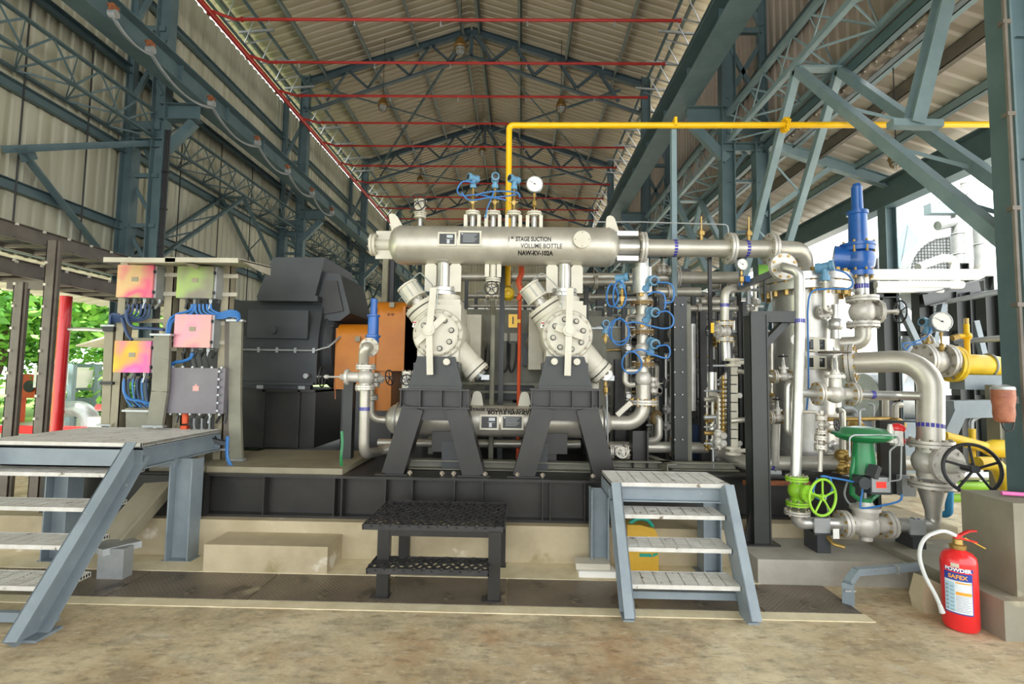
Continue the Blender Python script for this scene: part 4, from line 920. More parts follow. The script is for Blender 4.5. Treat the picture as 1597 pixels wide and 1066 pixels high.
# ================================================================== compressor
def cylinder(px, py, lab, mir):
    Y0 = 4.72; c = at(px, py, Y0); x, z = c.x, c.z
    t = T('compressor_cylinder', lab, 'compressor cylinder', (x, Y0, z - .3))
    P('barrel', MB().lathe((x, Y0 + .06, z), (0,1,0), [(0, .235), (.02, .245), (.75, .245), (.8, .23)], 36).bb(x - .16, x + .2, Y0 + .22, Y0 + .75, z, z + .31).bb(x - .2, x + .2, Y0 + .1, Y0 + .6, z - .26, z), 'cream', t)
    P('front_head', MB().lathe((x, Y0, z), (0,1,0), [(0, .15), (.0, .19), (.012, .205), (.06, .205), (.07, .235), (.09, .235)], 36), 'cream', t)
    bl = MB().bolts((x, Y0, z), (0,-1,0), .145, 8, .027, -.005, .012, .3, nn=14).bolts((x, Y0 + .02, z), (0,-1,0), .19, 6, .016, -.0, .012, .9, nn=12); P('bolt', bl, 'plate_black', t, whole=True)
    P('bolt_cap', MB().bolts((x, Y0, z), (0,-1,0), .145, 8, .018, .0, .03, .3, nn=12), 'cream_dark', t)
    bk = MB()
    for k in range(16):
        a = 2*math.pi*(k+.5)/16; bk.cyl((x + .222*math.cos(a), Y0 + .065, z + .222*math.sin(a)), (x + .222*math.cos(a), Y0 + .035, z + .222*math.sin(a)), .013, n=6)
    P('bolt_ring', bk, 'bolt', t)
    # top neck and flange
    xn = x + .03; zt = ZB - RB - .33
    P('top_neck', MB().cyl((xn, YB_, z + .2), (xn, YB_, zt), .13, n=26).bb(xn - .15, xn + .15, YB_ - .16, YB_ + .16, z + .2, zt - .06), 'cream', t)
    # valve ports: up to one side, down to the other
    for k, (d, ln, r) in enumerate(((V((-.58, 0, .8)), .225, .155), (V((.72, 0, -.7)), .37, .112))):
        d.normalize(); o = V((x, Y0 + .34, z)) + d*.08
        pb = MB().cyl(o - d*.04, o + d*ln, r*1.4, r*1.03, 26).lathe(o + d*ln, d, [(-.02, r*1.12), (.03, r*1.12), (.034, r*1.05), (.042, r*1.05), (.046, r*1.14), (.085, r*1.14)], 28)
        po = P('valve_port', pb, 'cream', t)
        P('bolt', MB().bolts(o + d*(ln + .085), d, r*.95, 10, .012, -.01, .02), 'bolt', po)
        P('seal_ring', MB().lathe(o + d*(ln + .035), d, [(0, r*1.08), (.007, r*1.08)], 28), 'gasket', po)
        if k == 0:
            e = o + d*(ln + .085); P('actuator_neck', MB().cyl(e, e + d*.1, .06, n=16).cyl(e + d*.02 + V((0, -.05, .05)), e + d*.1 + V((0, -.05, .05)), .02, n=8), 'valve_cast', t)
            ac = MB().lathe(e + d*.08, d, [(0, .115), (.015, .115), (.018, .1), (.15, .1), (.153, .115), (.17, .115), (.178, .07)], 26)
            ao = P('unloader_actuator', ac, 'cream', t); M = frame(e, d); rb = MB()
            for j in range(8):
                a = 2*math.pi*j/8; q0 = M @ V((.106*math.cos(a), .106*math.sin(a), .09)); rb.cyl(q0, q0 + d*.165, .006, n=6)
            P('tie_rod', rb, 'galv', ao)
            tp = e + d*.26; P('air_tube', MB().tube(fillet([tp, tp + V((.14, -.02, .13)), tp + V((.27, -.08, .0)), tp + V((.34, -.12, -.1)), tp + V((.34, -.12, -.25))], .03), .006, 6), 'galv', t)
        else:
            e = o + d*(ln + .085); P('end_fitting', MB().cyl(e, e + d*.035, .06, n=12).box(e + d*.05 + V((.03,-.03,0)), (.08, .05, .05)), 'galv', t)
    pl = o + V((.0, -.13, .0))
    # lever bars on the front
    ll = MB(); hx_ = x - .06 if mir else x + .0; hz_ = z + .03
    ll.cyl((hx_, Y0, hz_), (hx_, Y0 - .1, hz_), .055, n=24).cyl((hx_, Y0 - .1, hz_), (hx_, Y0 - .112, hz_), .035, n=20)
    P('hub', ll, 'cream', t)
    lv = MB().bar((hx_, Y0 - .06, hz_), (hx_ + (.03 if mir else .01), Y0 - .06, hz_ + .4), .062, .012, (0,1,0)).bar((hx_, Y0 - .075, hz_), (hx_ + (.02 if mir else -.01), Y0 - .075, hz_ - .42), .06, .012, (0,1,0))
    P('lever_bar', lv, 'cream', t)
    dg_ = MB().bar((hx_ - .12, Y0 - .05, hz_ - (.12 if mir else -.03)), (hx_ + .14, Y0 - .05, hz_ + (.13 if mir else -.06)), .06, .02, (0,1,0)); P('cross_arm', dg_, 'cream', t)
    sk = MB().prism([(-.035, -.03), (.01, -.04), (.025, .02), (-.02, .035)], upright(x - .225, Y0 + .11, z + .1), .004); so = P('warning_sticker', sk, 'white', t); P('sticker_print', MB().box((x - .235, Y0 + .1065, z + .115), (.03, .003, .014)), 'red_pipe', so); P('sticker_print', MB().box((x - .225, Y0 + .1065, z + .09), (.03, .003, .018)), 'black', so)
    # distance piece behind, with cast ribs
    s = 1 if mir else -1; dp = MB().lathe((x + s*.1, Y0 + .8, z), (0,1,0), [(0, .26), (.6, .3)], 8).bb(x + s*.1 - .26, x + s*.1 + .26, Y0 + .78, Y0 + 1.5, z - .33, z + .28)
    P('distance_piece', dp, 'cream_dark', t); rb = MB()
    for k in range(4): rb.bb(x + s*(.18 + k*.035) - .01, x + s*(.18 + k*.035) + .01, Y0 + .7 + k*.05, Y0 + 1.3, z - .3 + k*.03, z + .26 - k*.05)
    P('cast_rib', rb, 'cream_dark', t)
    return t, x, z
cyl1 = cylinder(681, 520, 'cream compressor cylinder with hand lever beside the orange coupling guard', True)
cyl2 = cylinder(886, 521, 'cream compressor cylinder with hand lever beside the blue tubing loops', False)
# crankcase behind the cylinders
t = T('crankcase', 'olive grey compressor crankcase behind the cream cylinders', 'crankcase', (-.25, 6.9, .7))
xl, xr = -1.3, 1.25
P('casing', MB().bb(xl, xr, 6.25, 7.6, 1.42, 2.25).bb(xl - .06, xr + .06, 6.2, 7.65, 1.4, 1.48), 'olive_grey', t)
for k in range(4): 
    x = xl + .33 + k*.63; P('inspection_cover', MB().bb(x - .25, x + .25, 6.22, 6.26, 1.3, 2.1).bolts((x, 6.22, 1.7), (0,-1,0), .3, 12, .012, 0, .012), 'olive_grey', t)
P('top_cover', MB().bb(xl + .05, xr - .05, 6.3, 7.5, 2.25, 2.4).bb(xl + .2, xr - .2, 6.5, 7.3, 2.4, 2.5), 'olive_grey', t)
P('dark_base', MB().bb(xl + .05, xr - .05, 6.5, 7.5, .7, 1.42), 'black_paint', t)  # black box puts the darkness under the casing into paint
# ================================================================== motor
t = T('electric_motor', 'large dark grey electric motor with sloping top hood on a black pedestal', 'electric motor', (-3.2, 6.5, .76))
prof = [(5.95, 1.5), (5.93, 1.75), (5.95, 2.05), (6.04, 2.4), (6.12, 2.52), (6.95, 2.52), (7.05, 2.4), (7.15, 2.05), (7.15, 1.5)]
Mx = Matrix(((0,0,1,-3.35),(1,0,0,0),(0,1,0,0),(0,0,0,1)))
P('frame', MB().prism(prof, Mx, 1.84), 'motor_grey', t)
P('end_shield', MB().lathe((-2.45, 6.55, 1.98), (1,0,0), [(0, .54), (.06, .56), (.14, .5), (.2, .3), (.24, .16)], 32), 'motor_grey', t)
rb = MB()
for k in range(14):
    a = 2*math.pi*k/14; rb.bar((-2.38, 6.55 + .2*math.cos(a), 1.98 + .2*math.sin(a)), (-2.36, 6.55 + .53*math.cos(a), 1.98 + .53*math.sin(a)), .02, .12, (1,0,0))
P('cooling_rib', rb, 'motor_grey', t)
sh = MB()
for (px, py) in ((393,490),(409,490),(427,490),(446,490),(463,490),(393,507),(472,507),(398,523),(416,524),(434,524),(452,524),(470,522)):
    q = at(px, py, 5.92); sh.hexbolt((q.x, 5.945, q.z), (0,-1,0), .02, .03)
sh.cyl((at(427,515,5.92).x, 5.95, at(427,515,5.92).z), (at(427,515,5.92).x, 5.87, at(427,515,5.92).z), .05, n=14)
P('bolt', sh, 'motor_grey', t)
q0, q1 = at(388, 483, 5.92), at(480, 528, 5.92); P('terminal_plate', MB().bb(q0.x, q1.x, 5.905, 5.95, q1.z, q0.z), 'motor_grey', t)
q = at(400, 545, 5.9).z; tb = MB().tube([(-4.1, 5.91, q), (-2.45, 5.91, q), (-2.3, 5.95, q + .05), (-2.2, 6.05, q + .18)], .012, 6)
for k in range(8): tb.box((-4.0 + k*.22, 5.905, q), (.03, .02, .06))
P('side_conduit', tb, 'galv', t)
hp = [at(400, 463, 6.0), at(425, 401, 6.0), at(507, 401, 6.0), at(491, 463, 6.0)]
P('top_hood', MB().prism([(q.x, q.z) for q in hp], Matrix(((1,0,0,0),(0,0,-1,6.5),(0,1,0,0),(0,0,0,1))), 1.0), 'motor_grey', t)
P('hood_base', MB().bb(hp[0].x + .03, hp[3].x + .05, 5.96, 7.05, 2.5, hp[0].z + .02), 'motor_grey', t)
hp = [at(487, 500, 6.1), at(487, 430, 6.1), at(507, 424, 6.1), at(531, 428, 6.1), at(546, 488, 6.1), at(530, 500, 6.1)]
P('side_hood', MB().prism([(q.x, q.z) for q in hp], Matrix(((1,0,0,0),(0,0,-1,6.55),(0,1,0,0),(0,0,0,1))), .9), 'motor_grey', t)
hp = [at(500, 490, 6.05), at(503, 437, 6.05), at(524, 437, 6.05), at(534, 484, 6.05)]
P('side_louver', MB().prism([(q.x, q.z) for q in hp], Matrix(((1,0,0,0),(0,0,-1,6.09),(0,1,0,0),(0,0,0,1))), .03), 'black_paint', t)
P('foot_plate', MB().bb(-4.27, -2.45, 5.9, 7.2, 1.49, 1.52).bb(-4.2, -2.5, 5.94, 6.02, 1.44, 1.5), 'motor_grey', t)
lg = MB()
for k in range(4): lg.box((-4.1 + k*.5, 5.98, 1.455), (.08, .1, .05))
lg.cyl((-2.52, 5.9, 1.6), (-2.52, 5.84, 1.6), .03, n=10); P('mounting_pad', lg, 'galv', t)
t = T('motor_pedestal', 'black box pedestal under the electric motor', 'pedestal', (-3.35, 6.5, .7))
P('box', MB().bb(-4.27, -2.4, 5.87, 7.2, .76, 1.43), 'black_paint', t)
P('rib', MB().bb(-3.02, -2.98, 5.83, 5.88, .76, 1.43).bb(-2.6, -2.57, 5.83, 5.88, .76, 1.43).bb(-4.0, -3.97, 5.83, 5.88, .76, 1.43).bb(-4.27, -2.4, 5.83, 7.2, 1.41, 1.44), 'black_paint', t)
# ================================================================== coupling guard
t = T('coupling_guard', 'orange sheet metal coupling guard between motor and compressor', 'machine guard', (-1.8, 6.4, .8))
def arch(mb, x0, x1, zb, zt, y0, y1, ch=.12):
    M = Matrix(((0,0,1,(x0+x1)/2),(1,0,0,0),(0,1,0,0),(0,0,0,1)))
    pr = [(y0, zb), (y0, zt - ch)] + [(y0 + ch*(1-math.cos(a)), zt - ch + ch*math.sin(a)) for a in (.4, .8, 1.2, 1.57)] + [(y1 - ch, zt), (y1, zt - ch), (y1, zb)]
    return mb.prism(pr, M, x1 - x0)
p5 = at(540, 607, 6.05); p1, p2, p3, p4 = at(522, 503, 6.05), at(585, 590, 6.05), at(634, 468, 6.0), at(610, 640, 6.05)
P('low_cover', arch(MB(), p1.x + .03, p2.x, p5.z, p1.z, 6.05, 7.1, .16).bb(p1.x, p1.x + .05, 6.1, 7.05, p5.z, p1.z - .06), 'orange_guard', t)
P('tall_cover', arch(MB(), p2.x, p3.x, at(600, 578, 6.0).z, p3.z, 5.98, 7.15, .18).bb(p2.x - .005, p2.x + .02, 5.96, 7.1, p4.z, p3.z - .1).bb(p3.x - .03, p3.x, 5.96, 7.1, at(600, 578, 6).z, p3.z - .08), 'orange_guard', t)
P('lower_cover', MB().bb(p2.x - .1, p4.x, 6.02, 7.0, p4.z, at(600, 575, 6).z), 'orange_guard', t)
P('dark_base', MB().bb(p1.x + .1, p2.x + .1, 6.1, 7.0, .7, p5.z).bb(p2.x - .1, p4.x, 6.08, 7.0, .7, p4.z), 'black_paint', t)  # added black box filling the dark space below the guard
br = MB()
for (px, py) in ((611, 475), (556, 528)):
    q = at(px, py, 5.97); br.box((q.x, 6.0 if px > 600 else 6.04, q.z), (.06, .06, .06))
P('lug_plate', br, 'tan_steel', t)
hh = MB()
for (px, py) in ((606, 490), (612, 490)):
    q = at(px, py, 5.97); hh.cyl((q.x, 5.975, q.z), (q.x, 5.985, q.z), .018, n=10)
P('keyhole_print', hh, 'rust', t)
# ================================================================== relief line beside the guard
Y = 5.0
t = T('relief_valve', 'slim blue relief valve with white elbow flange in front of the orange guard', 'relief valve', at(580, 545, Y))
c = at(581, 545, Y); 
P('spring_bonnet', MB().lathe(c, (0,0,1), [(.0, .06), (.12, .06), (.125, .075), (.145, .075), (.15, .055), (.33, .053), (.335, .065), (.35, .065), (.352, .035), (.51, .034), (.52, .02)], 20), 'valve_blue', t)
e = at(574, 541, Y - .1); flange(t, e + V((0,.04,0)), (0,-1,0), .095, .022, m='cream', pair=False)
P('elbow', MB().tube(fillet([e + V((0, .05, 0)), e + V((0, -.06, 0)), at(568, 541, Y-.15) + V((0,0,-.05)), at(567, 568, Y - .1)], .06), .05, 14), 'silver', t)
cv = at(570, 588, Y - .1)
valve('gate_valve', 'silver flanged valve under the slim blue relief valve, wheel edge-on', cv, (0,0,1), (-1,-.05,0), .055, .2, .42, .1, R=.095, bm='bolt')
plain('support_post', 'black steel post behind the relief line', 'post', [at(546, 595, 5.25), V((at(546, 595, 5.25).x, 5.25, .7))], .07, 'dark_post', n=4)
spool('drop_pipe', 'silver drop pipe with blue tape band standing beside the motor walkway', 'pipe', [cv + V((0,0,-.1)), at(567, 708, Y - .1), at(590, 704, Y + .3), at(640, 690, Y+.5)], .05, 'silver', .12, bands=((0, .32),))
spool('bottle_inlet', 'short silver pipe with small flange entering the end of the discharge bottle', 'pipe', [at(579, 592, 5.15), at(579, 653, 5.18), at(606, 655, 5.2)], .035, 'silver', .09, fl=((0, .45, .07),))
valve('small_valve', 'small valve with black handwheel in front of the orange guard', at(585, 592, 5.05), (0,0,1), (.95, -.3, .15), .03, .1, .17, .075, R=.05)
ONE('green_strap', MB().tube(smooth_path([at(533, 672, 4.9), at(534, 690, 4.88), at(532, 712, 4.85), at(533, 728, 4.8)]), .014, 6), 'green_actuator', 'green knotted strap hanging beside the black post', 'strap')
plain('drain_tube', 'thin rusty tube hanging below the gate valve', 'tube', [at(522, 590, 4.85), at(523, 622, 4.85)], .006, 'rust', n=6)
valve('drain_valve', 'small flanged drain valve beside the first A-frame saddle', at(638, 592, 4.9), (0,0,1), (0,-1,0), .035, .13, .12, .05, m='valve_cast', R=.07)
# ================================================================== suction line
Y = YB_
a = V((B.x + .2, Y, ZB)); b = at(1140, 386, Y); c = at(1206, 387, Y); b.z = c.z = ZB
sp = spool('suction_pipe', 'long straight silver suction pipe with blue tape band and flanged ends', 'pipe', [a, b], .091, 'silver', fl=((0, .03, .165), (0, .985, .165)), bands=((0, .38),), nb=8, n=24)
spool('suction_spool', 'short silver flanged pipe piece on the suction line under the small vent', 'pipe', [b + V((.03,0,0)), c], .091, 'silver', fl=((0, .93, .165),), bands=((0, .3),), n=24)
spool('suction_elbow', 'large silver elbow turning down from the suction line onto the scrubber', 'pipe', [c, at(1252, 390, 5.3), at(1256, 440, 5.5)], .091, 'silver', .2, n=24)
for i, px in enumerate((1094, 1168)):
    p = at(px, 372, Y); P('vent_nipple', MB().cyl((p.x, Y, ZB + .07), (p.x, Y, ZB + .2), .018, n=8).cyl((p.x, Y, ZB + .18), (p.x, Y, ZB + .34), .008, n=6).box((p.x, Y, ZB + .16), (.05, .05, .04)), 'brass', sp)
plain('vent_tube', 'thin steel tube running above the suction pipe', 'tube', [at(925, 358, Y), at(925, 346, Y), at(1000, 346, Y), at(1135, 350, Y), at(1137, 372, Y)], .007, 'galv', .04, 6)
# yellow overhead gas pipe
Y = 5.8
t = spool('overhead_gas_pipe', 'bright yellow gas pipe crossing overhead and dropping behind the volume bottle', 'gas pipe', [at(792, 446, Y), at(794, 195.5, Y), at(1100, 195.5, Y), at(1226, 195, Y), at(1545, 194, Y)], .035, 'yellow', .05, fl=((2, .99, .09),), fm='yellow', bm='yellow')
q = at(792, 458, Y); P('end_bulb', MB().ball((q.x, q.y, q.z), .085, 16, (1, .8, 1)).ring((q.x, q.y - .06, q.z), (0,1,0), .05, .016), 'yellow_dirty', t)
t = T('pipe_support_post', 'tall slim pale steel post holding up the yellow overhead pipe', 'post', at(1050, 470, Y + .06))
pt_, pb_ = at(1050, 199, Y + .06), at(1051, 465, Y + .06); P('post', MB().ibeam(pb_, pt_, .07, .06, (0,1,0)), 'pale_steel', t); P('pipe_clamp', MB().box((pt_.x, Y, pt_.z + .03), (.03, .1, .1)), 'yellow', t)
# ================================================================== scrubber
Y = 5.5; c = at(1258, 600, Y); xv = c.x; zt = at(1258, 446, Y).z
t = T('scrubber_vessel', 'tall silver scrubber vessel with brass-bolted top flange', 'pressure vessel', (xv, Y, .72)); SV = t
P('shell', MB().lathe((xv, Y, 0), (0,0,1), [(.72, .33), (.9, .33), (.905, .315), (zt - .1, .315), (zt - .06, .33)], 40), 'silver_bright', t)
fo = P('top_flange', MB().lathe((xv, Y, zt), (0,0,1), [(-.085, .445), (-.008, .445), (-.008, .4), (.008, .4), (.008, .445), (.085, .445), (.1, .2), (.16, .16)], 44), 'silver_bright', t)
P('bolt', MB().bolts((xv, Y, zt), (0,0,1), .4, 20, .027, -.14, .13), 'brass', fo)
for py, h, stl in ((537, .135, 0), (565, .125, 1)):
    p = at(1273, py, Y - .36); o = nameplate(t, upright(p.x, Y - .36, p.z), .2, h, stl); P('bracket', MB().box((p.x, Y - .32, p.z), (.06, .09, h*1.1)), 'cream', o)
p = at(1237, 530, Y - .3); P('lifting_lug', MB().prism([(.05, -.08), (.05, .08), (-.02, .07), (-.06, .02), (-.06, -.02), (-.02, -.07)], upright(p.x, Y - .36, p.z), .02), 'white', t)
p = at(1279, 488, Y - .33); nz2 = MB().cyl((p.x, Y - .28, p.z), (p.x, Y - .42, p.z), .03, n=12); P('level_nozzle', nz2, 'silver', t); flange(t, (p.x, Y - .4, p.z), (0,-1,0), .075, .018)
spool('level_tube', 'small silver elbow pipe rising from a scrubber nozzle to the transmitter', 'pipe', [(p.x, Y - .43, p.z), (p.x, Y - .52, p.z), at(1286, 485, Y - .52), at(1286, 440, Y - .52)], .022, 'silver', .04, n=10)
transmitter('pale blue transmitter above the scrubber flange', at(1286, 416, Y - .52), (.75, -.65, .1), .07, .22, sm='silver')
tb = MB().tube(smooth_path([at(*q, Y - .56) for q in ((1292, 418), (1318, 425), (1330, 440), (1322, 450), (1290, 450), (1266, 455), (1260, 480), (1260, 520), (1261, 600), (1258, 640))]), .009, 6)
ONE('signal_cable', tb, 'cable_blue', 'blue cable falling from the scrubber transmitter down the vessel', 'cable')
# slim line from the scrubber down to the lime valve
t = spool('slim_riser', 'slim vertical silver pipe in front of the scrubber', 'pipe', [at(1221, 416, 4.85), at(1221, 416, 4.58), at(1247, 424, 4.5), at(1247, 520, 4.47), at(1241, 742, 4.42)], .043, 'silver_bright', .09, bands=((2, .8),))
flange(t, at(1221, 416, 4.72), (0,1,0), .125, .022, nb=8, bm='brass')
vl = at(1243, 765, 4.4)
valve('lime_gate_valve', 'lime green gate valve with lime handwheel', vl, (0,0,1), (.35, -.95, 0), .05, .21, .24, .145, m='lime', wm='lime', R=.09, ns=5)
for k, (z, s) in enumerate(((.165, 1), (-.165, -1))): pass
# ================================================================== bottom loop with control valve
Y = 4.38
l0 = at(1243, 796, Y); zl = at(1350, 817, Y).z; xl_ = at(1243, 796, Y).x
spool('drain_loop', 'silver bottom pipe elbow leaving the lime valve along the curb', 'pipe', [l0, V((xl_, Y, zl)), V((at(1324, 817, Y).x, Y, zl))], .052, 'silver_bright', .13, fl=((0, .1, .1),), bands=((1, .5),))
cvp = V((at(1350, 817, Y).x, Y, zl))
t = T('control_valve', 'green diaphragm control valve with grey positioner on the bottom pipe', 'control valve', cvp)
P('body', MB().ball(cvp, .115, 18, (1, .9, 1)).cyl(cvp - V((.17,0,0)), cvp + V((.17,0,0)), .07, n=18).cyl(cvp + V((0,0,-.13)), cvp, .05, n=14).lathe(cvp, (0,0,1), [(.05, .09), (.12, .1), (.12, .115), (.15, .115), (.155, .07), (.2, .05)], 24), 'valve_cast', t)
for s in (-1, 1): flange(t, cvp + V((s*.185, 0, 0)), (1,0,0), .11, .026, nb=8, bm='brass')
zb = zl + .19; zc = at(1350, 690, Y - .02).z; xc = cvp.x
yk = MB()
for s in (-1, 1): yk.tube([(xc + s*.03, Y, zb), (xc + s*.105, Y, zb + .06), (xc + s*.1, Y, zc - .25), (xc + s*.07, Y, zc - .12)], .02, 8)
yk.cyl((xc, Y, zc - .3), (xc, Y, zc + .01), .1, .075, 18).cyl((xc, Y, zb - .03), (xc, Y, zb + .03), .055, n=14)
P('yoke', yk, 'green_actuator', t)
P('diaphragm_case', MB().lathe((xc, Y, zc), (0,0,1), [(-.0, .07), (.015, .15), (.035, .2), (.055, .215), (.06, .235), (.08, .235), (.085, .21), (.12, .16), (.135, .06)], 32), 'green_actuator', t)
P('stem', MB().cyl((xc, Y, zb), (xc, Y, zc - .25), .014, n=8).cyl((xc, Y, zb + .08), (xc, Y, zb + .13), .03, n=6), 'galv', t)
q = at(1372, 757, Y - .15); po = P('positioner', MB().box((q.x, Y - .12, q.z), (.17, .09, .14)).cyl((q.x - .13, Y - .08, q.z + .02), (q.x - .13, Y - .17, q.z + .02), .05, n=18).box((q.x - .09, Y - .07, q.z + .02), (.12, .06, .1)), 'motor_grey', t)
P('display', MB().box((q.x + .0, Y - .168, q.z + .01), (.08, .004, .05)), 'screen_red', po); P('front_panel', MB().box((q.x + .0, Y - .1655, q.z + .01), (.15, .004, .12)), 'galv', po)
P('button', MB().cyl((q.x + .06, Y - .165, q.z + .04), (q.x + .06, Y - .175, q.z + .04), .009, n=8).cyl((q.x + .06, Y - .165, q.z), (q.x + .06, Y - .175, q.z), .009, n=8), 'galv', po)
P('hinge_bracket', MB().bar(q + V((-.08, -.02, .07)), q + V((-.03, .0, .16)), .08, .05), 'motor_grey', po)
fr = at(1392, 680, Y - .05); rg = MB().box((fr.x - .02, Y - .12, at(1375, 680, Y).z), (.07, .06, .12)).cyl((at(1372, 668, Y).x, Y - .12, at(1372, 668, Y).z - .1), (at(1372, 668, Y).x, Y - .12, at(1372, 668, Y).z + .05), .045, .015, 14)
P('filter_regulator', rg, 'valve_cast', t)
at_ = MB().tube(fillet([at(1325, 712, Y - .2), at(1325, 682, Y - .2), at(1332, 678, Y - .2), at(1372, 678, Y - .2), at(1400, 679, Y - .2), at(1403, 690, Y - .2), at(1388, 702, Y - .2), at(1388, 750, Y - .18)], .03), .007, 6).tube(fillet([at(1388, 750, Y - .18), at(1405, 748, Y - .2), at(1406, 690, Y - .2)], .03), .006, 6)
P('air_tube', at_, 'galv', t)
# dark hose bag / guard hanging to the side of the control valve
ONE('red_air_valve', MB().ball(at(1399, 668, Y + .1), .06, 12, (1.2, .8, .8)).cyl(at(1399, 668, Y + .1), at(1410, 690, Y + .1), .015, n=8), 'red_bright', 'red air valve cap beside the green actuator', 'valve')
t = T('backing_plate', 'black curved backing plate standing between the control valve and the large silver valve', 'backing plate', at(1405, 770, Y + .25))
p0_, p1_ = at(1390, 655, Y + .3), at(1412, 770, Y + .3); P('plate', MB().bb(p0_.x - .12, p1_.x, Y + .28, Y + .33, p1_.z, p0_.z), 'black_paint', t)
P('side_box', MB().bb(p1_.x - .1, p1_.x + .02, Y + .2, Y + .27, p1_.z, p1_.z + .18), 'galv', t)
# lower pipe to large valve
xr_ = at(1455, 790, Y).x
spool('bypass_pipe', 'silver bottom pipe with elbow and reducer rising to the large silver valve', 'pipe', [cvp + V((.21, 0, 0)), V((xr_, Y, zl)), V((xr_, Y, at(1455, 796, Y).z))], .056, 'silver_bright', .14, bands=((0, .62),))
zf = at(1453, 754, Y).z
t = T('pipe_reducer', 'conical silver reducer below the large silver valve', 'pipe reducer', (xr_, Y, zf - .3))
P('cone', MB().lathe((xr_, Y, zf), (0,0,-1), [(.0, .1), (.06, .1), (.23, .058), (.29, .056)], 24), 'silver_bright', t); flange(t, (xr_, Y, zf), (0,0,1), .165, .024, nb=10)
vb = V((xr_, Y, at(1452, 720, Y).z)); wc = at(1516, 731, Y - .35)
t = T('ball_valve', 'large silver valve body with big black handwheel beside the concrete pedestal', 'valve', vb); ax_ = (wc - vb).normalized()
P('body', MB().ball(vb, .14, 20, (1, 1, .95)).cyl(vb - V((0,0,.13)), vb + V((0,0,.13)), .105, n=22).cyl(vb, vb + ax_*.16, .12, .1, 20), 'valve_cast', t)
P('bonnet_plate', MB().lathe(vb + ax_*.13, ax_, [(0, .15), (.035, .15), (.04, .07), (.14, .05)], 20).bolts(vb + ax_*.13, ax_, .125, 8, .016, -.01, .05), 'valve_cast', t)
P('stem', MB().cyl(vb + ax_*.2, wc + ax_*.03, .022, n=10), 'cable_black', t)
P('handwheel', wheel(MB(), wc, (-.25, -.95, .12), .19, .014, 5, .16, dish=-.03), 'cable_black', t)
zf2 = at(1451, 690, Y).z
t = spool('large_elbow_pipe', 'large silver pipe with wide elbow dropping onto the big handwheel valve', 'pipe', [at(1320, 566, 4.85), at(1452, 561, 4.45), V((xr_, Y, zf2))], .098, 'silver', .24, bands=((1, .8),), n=26)
flange(t, at(1327, 566, 4.83), at(1452, 561, 4.45) - at(1320, 566, 4.85), .185, .03, nb=10, bm='brass'); flange(t, (xr_, Y, zf2 - .005), (0,0,1), .165, .024, nb=10)
st_ = MB().ring(t.location + (at(1452,561,4.45) - at(1320,566,4.85))*.001, (1,0,0), .1, .004)
spool('scrubber_outlet', 'short silver nozzle pipe between scrubber and large elbow', 'pipe', [V((xv + .2, Y + .9, at(1320, 566, 4.85).z)), at(1322, 566, 4.87)], .098, 'silver')
# globe valve line between slim riser and large pipe
Y2 = 4.5; g0 = at(1303, 614, Y2)
valve('globe_valve', 'silver flanged globe valve with dark wheel on top in front of the scrubber', g0, (1,0,0), (0,0,1), .055, .3, .37, .12, R=.105, bm='brass', wm='brown_steel')
spool('cross_pipe', 'short silver pipe with blue tape joining the globe valve to the large elbow pipe', 'pipe', [g0 + V((.17,0,0)), at(1400, 616, Y2), at(1436, 617, Y)], .036, 'silver_bright', bands=((0, .4),))
spool('cross_pipe', 'short silver stub joining the slim riser to the globe valve', 'pipe', [at(1247, 613, 4.45), g0 - V((.17, 0, 0))], .036, 'silver_bright')
spool('bypass_loop', 'white U-shaped pipe loop beside the slim riser', 'pipe', [at(1244, 597, 4.55), at(1229, 597, 4.55), at(1229, 676, 4.55), at(1244, 676, 4.55)], .033, 'silver_bright', .09)
t = spool('horizontal_header', 'horizontal silver header pipe low in front of the skid beam', 'pipe', [at(1190, 722, 5.0), at(1428, 722, 5.0)], .07, 'silver', bands=((0, .05),))
cl = MB()
for px in (1205, 1340): q = at(px, 722, 5.0); cl.ring(q, (1,0,0), .075, .012).bb(q.x - .06, q.x + .06, 4.95, 5.05, .71, q.z - .06)
P('saddle', cl, 'galv', t)
# small branch with valves
valve('small_valve', 'small silver valve with tee handle left of the nameplates on the scrubber line', at(1222, 587, 4.75), (1,0,0), (0,0,1), .03, .17, .19, .04, R=.065, bm='brass', ns=4)
valve('small_valve', 'small silver valve with tee handle on the lower instrument line', at(1213, 651, 4.75), (1,0,0), (0,0,1), .028, .13, .17, .04, R=.06, bm='brass', ns=4)
spool('instrument_line', 'horizontal instrument pipe from the small tee-handled valve towards the post', 'pipe', [at(1150, 578, 4.85), at(1205, 587, 4.76)], .022, 'silver', n=10)
spool('instrument_line', 'horizontal instrument pipe from the lower tee-handled valve towards the post', 'pipe', [at(1140, 656, 4.85), at(1200, 651, 4.76)], .024, 'silver', n=10)
spool('drain_riser', 'white vertical pipe standing behind the dark bracket post', 'pipe', [at(1208, 725, 4.95), at(1210, 660, 4.9)], .04, 'silver_bright')
valve('needle_valve', 'small needle valve with black lever wheel below the globe valve', at(1281, 662, 4.4), (0,0,1), (.6, -.8, .1), .02, .12, .12, .05, R=.045, ns=6)
spool('needle_line', 'thin vertical tube with little flanges below the needle valve', 'pipe', [at(1281, 640, 4.42), at(1279, 735, 4.4)], .018, 'silver', n=10, fl=((0, .45, .05), (0, .6, .05)))
spool('needle_branch', 'small steel elbow joining the slim riser to the needle valve tube', 'pipe', [at(1246, 642, 4.45), at(1270, 642, 4.43), at(1281, 650, 4.42)], .015, 'silver', n=8)
